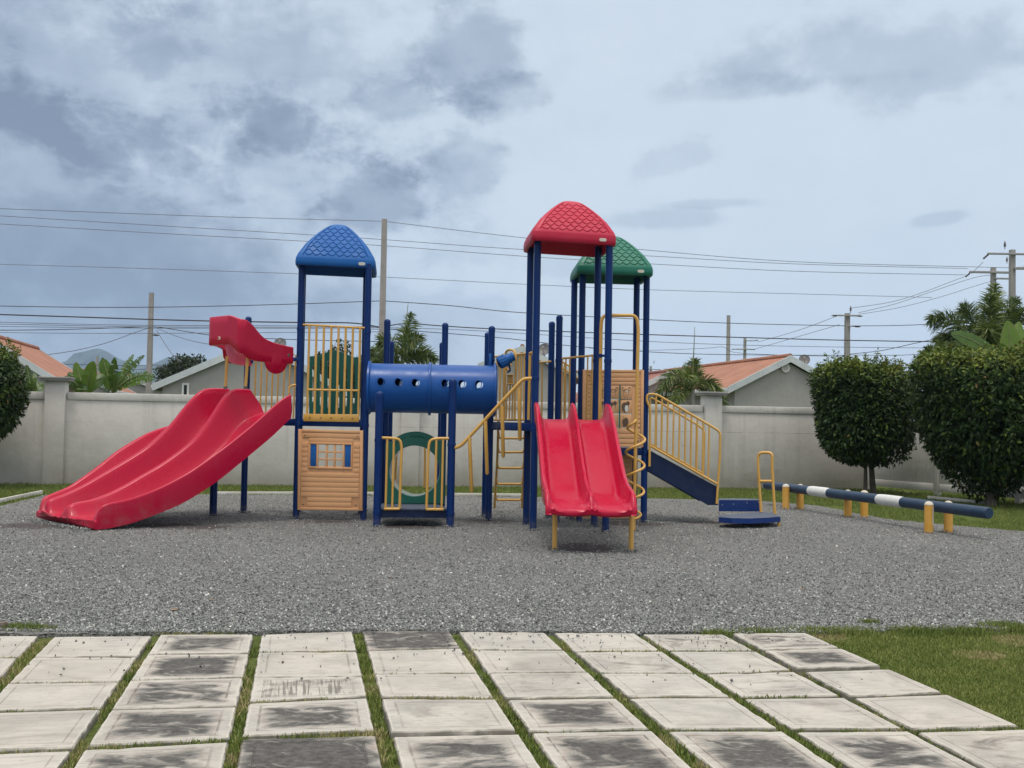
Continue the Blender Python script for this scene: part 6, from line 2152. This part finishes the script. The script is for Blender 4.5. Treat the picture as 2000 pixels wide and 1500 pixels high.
banana('small banana plant between the left clipped tree and the wall pillar', ground_under(62, 790, Zb - .5), pp(62, 778, Zb - .5),
       bl([(52, 712, 0, .1, .12, .4, .35), (72, 745, -.3, .25, .16, .3, .55), (85, 750, .3, .2, .16, .2, .45), (45, 745, -.3, .2, .14, .3, .4), (66, 728, .5, .1, .14, .5, .3)], Zb - .5), 35, 'banana plants beyond the wall')
banana('bright banana plant at the right photo edge above the clipped tree', ground_under(1985, 780, 28.0), pp(1978, 735, 28.0),
       bl([(1858, 652, -.5, .45, .22, .08, .55), (1968, 626, 0, .10, .30, .04, .85), (1990, 628, .3, .12, .22, .05, .8), (1952, 672, -.7, .1, .2, .1, .6), (2060, 670, .3, .5, .26, .2, .5), (2030, 700, -.8, .2, .3, .1, .75), (1930, 690, .5, .2, .2, .2, .5)], 28.0), 37)


def broad_tree(label, base, cz, rx, rz, n, seed, leaf=.3):
    r = np.random.default_rng(seed)
    root = thing('broad_tree', label, 'tree', (base[0], base[1], 0))
    k = 26; cl = unit(r.normal(size=(k, 3))) * r.uniform(.45, .95, (k, 1)); cl[:, 2] = cl[:, 2] * .8
    ci = r.integers(0, k, n); off = unit(r.normal(size=(n, 3))) * (r.random((n, 1)) ** .4) * .38
    d = cl[ci] + off; d[:, 2] = np.where(d[:, 2] < -.5, -.5 + r.random(n) * .2, d[:, 2])
    C = d * np.array([rx, rx, rz]) + np.array([base[0], base[1], cz])
    di = unit(off + r.normal(0, .5, (n, 3)) * .5 + np.array([0, 0, -.1])); no = unit(np.cross(di, r.normal(size=(n, 3))))
    sz = leaf * r.uniform(.6, 1.3, n)
    V, Fc = leaf_quads(C, di, no, sz, sz * .6)
    ti = np.clip(r.normal(.4, .16, n) + (r.random(k)[ci] - .5) * .3, 0, 1)
    np_mesh('crown', V, Fc, M['tree'], root, (base[0], base[1], cz), np.repeat(ti, 5))
    mb = MB(); b = Vector((base[0], base[1], -.1)); mb.tube([b, Vector((base[0], base[1], cz - rz * .6))], [.28, .2], 10)
    for q in cl[:9]:
        e = Vector((base[0] + q[0] * rx * .8, base[1] + q[1] * rx * .8, cz + q[2] * rz * .8)); s = Vector((base[0], base[1], cz - rz * .7))
        mb.tube([s, s.lerp(e, .5) + Vector((0, 0, .2)), e], [.12, .08, .03], 6)
    mb.build('trunk', M['bark'], root)


c = P(662, 735, 56); broad_tree('broad dark tree seen through the blue tower barrier', (c.x, c.y), 3.4, 1.55, 2.1, 9000, 41, .20)
c = P(362, 735, 75); broad_tree('distant rounded dark tree above the left grey gable', (c.x, c.y), 4.2, 1.75, 1.5, 6000, 43, .22)
c = P(722, 735, 50); broad_tree('dark bushy tree left of the feather palm behind the tube', (c.x, c.y), 3.2, 1.0, 1.3, 4000, 44, .18)

# ------------------------------------------------------------------ houses beyond the wall
HY = R(12.0)
HR = Vector((math.cos(HY), math.sin(HY), 0)); HN = Vector((-math.sin(HY), math.cos(HY), 0))
M['coral'] = m_roof('coral_roof_sheet', (0.40, 0.18, 0.11), (0.31, 0.14, 0.088), tuple(HN))
M['coral_dull'] = m_roof('dull_red_roof_sheet', (0.30, 0.12, 0.09), (0.23, 0.10, 0.08), tuple(HN))
HFR = Matrix((HR, -HN, Vector((0, 0, 1)))).transposed()


def house(label, apex, zr, wl, wr, el, er, length, roofm='coral', over=.12, vent=False, window=None, wallm='house', yaw=12.0):
    """gable-ended house; apex = plan point of the gable, wl/wr half-widths, el/er eave heights"""
    a = Vector((apex[0], apex[1], 0)); up = Vector((0, 0, 1)); hy = R(yaw)
    HR = Vector((math.cos(hy), math.sin(hy), 0)); HN = Vector((-math.sin(hy), math.cos(hy), 0)); HFR = Matrix((HR, -HN, up)).transposed()
    root = thing('house', label, 'house', tuple(a), 'houses beyond the wall')
    def q(x, y, z): return a + HR * x + HN * y + up * z
    k = .0
    mb = MB(); prof_ = [(-wl + .3, 0), (wr - .3, 0), (wr - .3, er + .05), (0, zr - .16), (-wl + .3, el + .05)]
    vs = [q(x, 0, z) for x, z in prof_] + [q(x, length, z) for x, z in prof_]; n = 5
    mb.add(vs, [tuple(range(n)), tuple(range(n, 2 * n))[::-1]] + [(i, (i + 1) % n, n + (i + 1) % n, n + i) for i in range(n)])
    mb.build('wall', M[wallm], root, smooth=0)
    th = .07; mb = MB()
    for x, z in ((-wl, el), (wr, er)):
        s = [q(0, -over, zr), q(x, -over, z), q(x, length + over, z), q(0, length + over, zr)]
        mb.add([p + up * th for p in s] + s, [(0, 1, 2, 3), (7, 6, 5, 4), (0, 4, 5, 1), (1, 5, 6, 2), (2, 6, 7, 3), (3, 7, 4, 0)])
    rf = mb.build('roof', M[roofm], root, smooth=0)
    mb = MB(); mb.tube([q(0, -over - .02, zr + th + .01), q(0, length + over, zr + th + .01)], .085, 8)
    mb.build('ridge', M[roofm], rf)
    for x, z in ((-wl, el), (wr, er)):
        for yy in (-over - .012, length + over + .012):
            e0, e1 = q(0, yy, zr), q(x, yy, z); d = (e1 - e0); nrm_ = HN
            mb = MB(); w_ = .20
            s = [e0 + up * (th + .03), e1 + up * (th + .03), e1 - up * (w_ - th), e0 - up * (w_ - th)]
            t_ = HN * (.05 if yy > 0 else -.05)
            mb.add(s + [p + t_ for p in s], [(0, 1, 2, 3), (7, 6, 5, 4), (0, 4, 5, 1), (1, 5, 6, 2), (2, 6, 7, 3), (3, 7, 4, 0)])
            mb.build('bargeboard', M['trim'], rf, smooth=0)
        e0, e1 = q(x, -over, z), q(x, length + over, z)
        mb = MB(); mb.box((e0 + e1) / 2 + up * -.02, (.10, length + 2 * over, .16), HFR, .02); mb.build('gutter', M['trim'], rf)
    if vent:
        c = q(vent[0], -.03, vent[1]); mb = MB(); rr = vent[2]
        mb.lathe(c, -HN, [(rr, -.02), (rr, .05), (rr * .76, .05), (rr * .74, .02), (.01, .02)], 8)
        vo = mb.build('vent', M['vinyl'], root, smooth=0)
        for i in range(6):
            z = -rr * .6 + i * rr * .24; w = 2 * math.sqrt(max((rr * .72) ** 2 - z * z, 0))
            mb = MB(); mb.box(c - HN * .035 + up * z, (w, .02, .05), HFR); mb.build('slat', M['wall'], vo)
    if window:
        x0, x1, z0, z1 = window; c = q((x0 + x1) / 2, -.01, (z0 + z1) / 2)
        mb = MB(); fw = .06
        for u0, u1, v0, v1 in ((x0, x0 + fw, z0, z1), (x1 - fw, x1, z0, z1), (x0 + fw, x1 - fw, z1 - fw, z1), (x0 + fw, x1 - fw, z0, z0 + fw)):
            mb.box(q((u0 + u1) / 2, -.02, (v0 + v1) / 2), (u1 - u0, .07, v1 - v0), HFR)
        wo = mb.build('window', M['vinyl'], root, smooth=0)
        mb = MB(); mb.box(q((x0 + x1) / 2, .005, (z0 + z1) / 2), (x1 - x0 - 2 * fw, .03, z1 - z0 - 2 * fw), HFR); mb.build('pane', M['dark'], wo, smooth=0)
    return root, q


def dish(label, p, r_, face, arm=True):
    p = Vector(p); f_ = Vector(face).normalized()
    root = thing('satellite_dish', label, 'satellite dish', tuple(p), 'satellite dishes on the roofs')
    prof_ = [(r_ * t, r_ * .28 * t * t) for t in np.linspace(.02, 1, 10)]
    prof_ += [(r_ * t, r_ * .28 * t * t - .025) for t in np.linspace(1, .02, 10)]
    c = p + Vector((0, 0, r_ * 1.05))
    mb = MB(); mb.lathe(c, f_, prof_, 28); mb.build('reflector', M['dish'], root)
    mb = MB(); s = c - Vector((0, 0, r_ * .9)) + f_ * .1; e = c + f_ * r_ * 1.0 - Vector((0, 0, r_ * .1))
    mb.tube([s, e], .016, 6); mb.box(e, (.07, .07, .12), None, .015); mb.build('feed_arm', M['arm'], root)
    mb = MB(); mb.tube([p - Vector((0, 0, .12)), c - f_ * .05], .03, 8); mb.build('mast', M['arm'], root)


# right hand house with the round vent
Zh = 37.0; ap = P(1540, 700, Zh)
_, q = house('grey gabled house with octagonal vent and coral roof at right', (ap.x, ap.y), ap.z, 2.22, 2.22, zat(1416, 762, Zh), zat(1416, 762, Zh), 12.0, vent=(-.13, zat(1532, 719, Zh), .15))
p = P(1571, 712, Zh + .6); dish('dark satellite dish on the gabled house with the octagonal vent', (p.x, p.y, p.z - .05), .19, (-.25, -1, .45))
# big grey gable left of the blue tower
Zh = 36.0; ap = P(508, 668, Zh)
_, q = house('wide grey gabled house behind the big slide', (ap.x, ap.y), ap.z, 3.32, 3.0, zat(310, 757, Zh), zat(690, 772, Zh), 11.0, window=(-2.42, -2.20, 1.9, 2.62))
p = P(547, 683, Zh + .2); dish('grey satellite dish on the roof behind the red hood', (p.x, p.y, p.z - .02), .20, (.1, -1, .5))
# house seen between the middle deck and the red tower
Zh = 40.0; ap = P(1020, 681, Zh)
house('grey gabled house seen between the red tower posts', (ap.x, ap.y), ap.z, 1.6, 2.25, zat(938, 716, Zh), zat(1136, 738, Zh), 9.0, yaw=0.5)
p = P(1063, 697, Zh + .3); dish('large dark satellite dish seen between the red tower and blue posts', (p.x, p.y, p.z), .24, (-.35, -1, .5))
# left house: long coral roof running away
Zh = 33.0; ap = P(-34, 655, Zh)
house('house with a long coral roof at the far left', (ap.x, ap.y), ap.z, 2.1, 2.10, zat(97, 741, Zh), zat(97, 741, Zh), 7.6)
# lower coral roofs between
Zh = 56.0; ap = P(250, 737, Zh)
house('small distant coral roof behind the torn banana plant', (ap.x, ap.y), ap.z, 2.6, 2.7, zat(352, 772, Zh), zat(352, 772, Zh), 8.0)
Zh = 46.0; ap = P(158, 727, Zh)
house('low coral roof behind the upright banana leaves', (ap.x, ap.y), ap.z, 1.6, 1.4, zat(215, 765, Zh), zat(215, 765, Zh), 7.0)
Zh = 44.0; ap = P(1306, 729, Zh)
house('dull dark red roofed house left of the young palm', (ap.x, ap.y), ap.z, 2.8, 1.6, zat(1190, 790, Zh), zat(1370, 775, Zh), 8.0, 'coral_dull')

# ------------------------------------------------------------------ poles
def upole(label, px, ytop, Z, w, arms=(), lean=0.0, ins=()):
    """tapered square concrete pole; arms: (height below top, left reach, right reach, thick)"""
    t = P(px, ytop, Z); b = Vector((t.x - lean, t.y, 0))
    root = thing('utility_pole', label, 'utility pole', (b.x, b.y, 0), 'concrete utility poles')
    mb = MB(); h = t.z; n = 8
    secs = []
    for i in range(n + 1):
        s = i / n; ww = w * (1.25 - .35 * s) / 2; x = b.x + (t.x - b.x) * s
        secs.append([Vector((x + sx * ww, t.y + sy * ww * .9, -.2 + (h + .2) * s)) for sx, sy in ((-1, -1), (1, -1), (1, 1), (-1, 1))])
    mb.loft(secs, closed=True, cap=True)
    for i in range(5):
        z = h - .35 - i * .55
        mb.lathe((t.x, t.y - w * .44, z), (0, -1, 0), [(.02, 0), (.02, .006)], 8)
    mb.build('pole', M['pole'], root, smooth=0)
    for dz, l, r_, th in arms:
        mb = MB(); mb.box((t.x + (r_ - l) / 2, t.y - w * .5 - th * .5, h - dz), (l + r_, th, th * .8), None, .01); mb.build('crossarm', M['arm'], root)
    for dx, dz, kind in ins:
        c = Vector((t.x + dx, t.y - w * .5, h - dz)); mb = MB()
        if kind == 'v':
            mb.lathe(c, (0, 0, 1), [(.015, 0), (.015, .10), (.055, .11), (.03, .15), (.06, .17), (.03, .21), (.055, .23), (.02, .28), (.02, .34)], 10)
        elif kind == 'h':
            s_ = 1 if dx > 0 else -1
            mb.lathe(c, (s_, 0, -.05), [(.02, 0), (.02, .08), (.05, .09), (.03, .14), (.05, .16), (.03, .21), (.05, .23), (.02, .28), (.02, .34)], 10)
        else:
            mb.lathe(c, (-.8, 0, -.75), [(.025, 0), (.045, .05), (.03, .10), (.045, .14), (.03, .19), (.045, .23), (.02, .30)], 10)
        mb.build('insulator', M['insul'], root)
    return root


upole('slender concrete pole left of the big slide', 296, 572, 52, .21, ins=((.12, 2.0, 'h'),))
upole('tallest concrete pole beside the blue roof', 751, 428, 46, .235)
upole('plain short concrete pole above the right hand house', 1423, 616, 66, .21)
upole('tiny far pole with crossarms beside the plain short pole', 1455, 660, 95, .24, [(.25, 0, .8, .10), (1.0, .85, .85, .12)], ins=((.8, .2, 'h'), (-.85, 1.0, 'h')))
upole('concrete pole with insulators left of the first clipped tree top', 1655, 612, 52, .235, [(.12, .5, .5, .09), (.62, 0, .3, .07)], ins=((-.45, .12, 'h'), (.35, .12, 'h'), (.12, 0, 'v'), (.25, .62, 'h')))
upole('tall concrete pole with long crossarms at the right edge', 1977, 488, 46, .225, [(.20, 1.10, 1.3, .10), (.80, .0, 1.3, .13)], ins=((-1.05, .22, 'd'), (-.36, -.0, 'v'), (.3, .75, 'h'), (.5, .78, 'h')))
upole('second pole with crossarm behind the big dark palm', 1940, 523, 54, .235, [(.25, 1.25, .95, .13), (.55, 0, .8, .10)], ins=((-1.2, .3, 'd'), (.62, -.2, 'v')))
upole('small distant pole with crossarms right of the green tower', 1271, 715, 110, .24, [(.35, .9, .95, .10)], ins=((.3, -.2, 'v'), (-.9, .4, 'h'), (.9, .4, 'h')))
upole('stubby far pole among the banana leaves', 190, 696, 80, .20)

# ------------------------------------------------------------------ overhead cables
def cable(label, pts, Z0, Z1, wpx, mat='wire'):
    n = len(pts); xs = [p[0] for p in pts]
    p3 = [P(x, y, Z0 + (Z1 - Z0) * (x - xs[0]) / (xs[-1] - xs[0])) for x, y in pts]
    r_ = wpx * .82 * (Z0 + Z1) / 2 / F / 2
    mb = MB(); mb.tube(catmull(p3, 5), r_, 6)
    return tag(mb.build('overhead_cable', M[mat], None), label, 'cable', 'overhead cables')


cable('topmost thin wire reaching the top of the tallest pole from the left', [(-40, 406), (200, 415), (450, 424), (745, 432)], 47, 46, 1.3)
cable('topmost thin wire running right from the tallest pole towards the red roof', [(757, 433), (1000, 462), (1270, 489), (1550, 511), (1890, 521), (2040, 524)], 46, 48, 1.3)
cable('second thin wire from the top, passing the blue roof', [(-40, 419), (300, 440), (580, 457), (750, 468), (1000, 486), (1270, 500), (1540, 515), (1890, 524.5)], 47, 54, 1.3)
cable('third thin wire from the top, crossing behind all three roofs', [(-40, 435), (300, 455), (575, 470), (750, 480), (1030, 501), (1300, 517), (1560, 530), (1890, 537)], 47, 54, 1.3)
cable('faint lone wire midway up the sky, behind the blue tower posts', [(-40, 515), (300, 525), (720, 540), (1000, 554), (1270, 566), (1560, 574), (1820, 581)], 47, 54, 1.2)
cable('dark wire dipping to the left of the tallest pole below the blue roof', [(-40, 597), (150, 600), (296, 600), (440, 597.5), (600, 593), (747, 587.5)], 47, 46, 1.9, 'cable')
cable('dark wire from the tallest pole to the pole with insulators', [(747, 587.5), (880, 597), (1010, 610), (1270, 624.5), (1450, 632), (1655, 636.5)], 46, 52, 1.8, 'cable')
cable('dark wire right of the pole with insulators, ending in the palm', [(1655, 636.5), (1740, 636), (1830, 633), (1975, 628)], 52, 46, 1.7, 'cable')
cable('thick black cable left of the tallest pole', [(-40, 613), (150, 619), (300, 624), (440, 627.5), (600, 630), (690, 631), (747, 640)], 46, 46, 3.3, 'cable')
cable('thick black cable right of the tallest pole', [(747, 640), (790, 632), (870, 637), (970, 642.5), (1250, 653), (1550, 662), (1700, 665.5), (1880, 668)], 46, 48, 2.6, 'cable')
cable('upper thin wire of the close bundle behind the hood', [(-40, 628), (150, 633), (300, 635.5), (500, 636), (747, 638)], 48, 46, 1.5)
cable('second wire of the close bundle behind the hood', [(-40, 632), (150, 636), (300, 638.5), (500, 639), (747, 640)], 48, 46, 1.5)
cable('third wire of the close bundle behind the hood', [(-40, 637), (150, 639.5), (300, 641), (500, 641), (747, 643)], 48, 46, 1.4)
cable('drooping black cable left of the slender pole', [(-40, 645), (60, 644.5), (140, 643), (220, 640.5), (290, 638)], 50, 52, 2.0, 'cable')
cable('drooping black cable from the slender pole towards the hood', [(300, 638), (330, 642), (380, 650), (440, 657), (600, 664), (800, 668)], 52, 50, 1.9, 'cable')
cable('lowest long thin wire of the left bundle', [(-40, 649), (150, 651), (300, 651), (450, 650), (747, 648)], 50, 46, 1.3)
cable('service wire sloping down left from the slender pole', [(92, 693), (150, 684), (210, 669), (262, 650), (296, 639)], 45, 52, 1.6)
cable('service wire curving down right from the slender pole', [(306, 645), (318, 665), (335, 690), (355, 707)], 52, 45, 1.6)
cable('pale service wire from the slender pole to the grey gable roof', [(302, 639), (340, 655), (380, 667), (425, 675)], 52, 42, 1.3)
cable('upper low wire across the far hills', [(110, 711), (200, 713), (260, 714), (330, 713), (400, 716)], 70, 75, 1.3, 'cable')
cable('lower low wire across the far hills', [(150, 721), (220, 721), (270, 722), (330, 719), (420, 726)], 70, 75, 1.2, 'cable')
cable('long sagging pair wire under the thick cable, right of the palm', [(747, 642), (830, 648), (980, 660), (1130, 677), (1300, 689), (1450, 693), (1655, 694)], 46, 52, 1.7, 'cable')
cable('thin wire just under the thick cable right of the palm', [(747, 640), (870, 643), (1000, 650), (1250, 666), (1450, 674), (1655, 678), (1860, 680)], 46, 50, 1.3)
cable('thin lower wire over the right hand house roof', [(1150, 680), (1270, 684), (1380, 680), (1413, 678), (1450, 690), (1655, 697)], 60, 52, 1.1)
cable('low wire from the insulator pole into the low palm clump', [(1655, 693), (1740, 694), (1800, 692), (1900, 688)], 52, 46, 1.5)
cable('twisted cable rising right from the insulator pole', [(1655, 692), (1720, 685), (1780, 672), (1830, 661), (1900, 643)], 52, 47, 1.6, 'cable')
cable('topmost slanting wire between insulator pole and right poles', [(1660, 602), (1740, 590), (1800, 572), (1850, 553), (1890, 538)], 52, 54, 1.2)
cable('middle slanting wire between insulator pole and right poles', [(1676, 611), (1750, 593), (1830, 566), (1900, 543), (1935, 537)], 52, 54, 1.2)
cable('lowest slanting wire between insulator pole and right poles', [(1677, 614), (1760, 600), (1840, 579), (1900, 560), (1950, 545)], 52, 54, 1.1)
cable('upper slanting wire left of the insulator pole', [(1480, 668), (1560, 645), (1635, 617)], 66, 52, 1.0)
cable('lower slanting wire left of the insulator pole', [(1470, 683), (1550, 660), (1640, 634)], 66, 52, 1.0)
cable('faint wire joining the crossarm to the upper insulator at right', [(1920, 512), (1912, 520), (1897, 535)], 46, 54, 1.1)

# ------------------------------------------------------------------ far hills
def hills():
    Z = 3000.0
    pr = [(-400, 745), (-200, 728), (-60, 738), (20, 726), (70, 724), (110, 714), (140, 702), (165, 687), (187, 681), (206, 685), (232, 700), (262, 711), (292, 714), (318, 702), (334, 698), (358, 705), (400, 715), (470, 728), (600, 742), (800, 772), (1100, 800)]
    top = [P(x, y, Z) for x, y in pr]
    top = catmull(top, 6)
    r = np.random.default_rng(3)
    rows = []
    n = len(top)
    for k in range(9):
        s = k / 8
        rows.append([Vector((p.x, Z - 700 * (1 - s) ** 1.3 + (r.normal(0, 25) if 0 < k < 8 else 0), max(-2, p.z * s ** .85 + (r.normal(0, 4) if 0 < k < 8 else 0)))) for p in top])
    rows.append([Vector((p.x, Z + 500, -2)) for p in top])
    mb = MB(); mb.loft(rows)
    m, nt, bs = nt_new('wooded_hillside')
    nn = noise(nt, .02, 6, .6, position(nt)); nt.links.new(mix(nt, nn, (.03, .05, .025), (.06, .08, .04)), bs.inputs['Base Color']); bs.inputs['Roughness'].default_value = 1
    tag(mb.build('hills', m, smooth=60), kind='structure')


hills()

# ------------------------------------------------------------------ damp air between here and the hills
hm = bpy.data.materials.new('thin_haze'); hm.use_nodes = True
ht = hm.node_tree; ht.nodes.clear()
ho = N(ht, 'ShaderNodeOutputMaterial'); hv = N(ht, 'ShaderNodeVolumePrincipled')
hv.inputs['Color'].default_value = (0.50, 0.66, 0.90, 1); hv.inputs['Density'].default_value = 2.0e-4; hv.inputs['Anisotropy'].default_value = 0.0
ht.links.new(hv.outputs[0], ho.inputs['Volume'])
mb = MB(); mb.box((0, 1700, 139), (6400, 3800, 282))
tag(mb.build('haze', hm, smooth=0), kind='stuff')
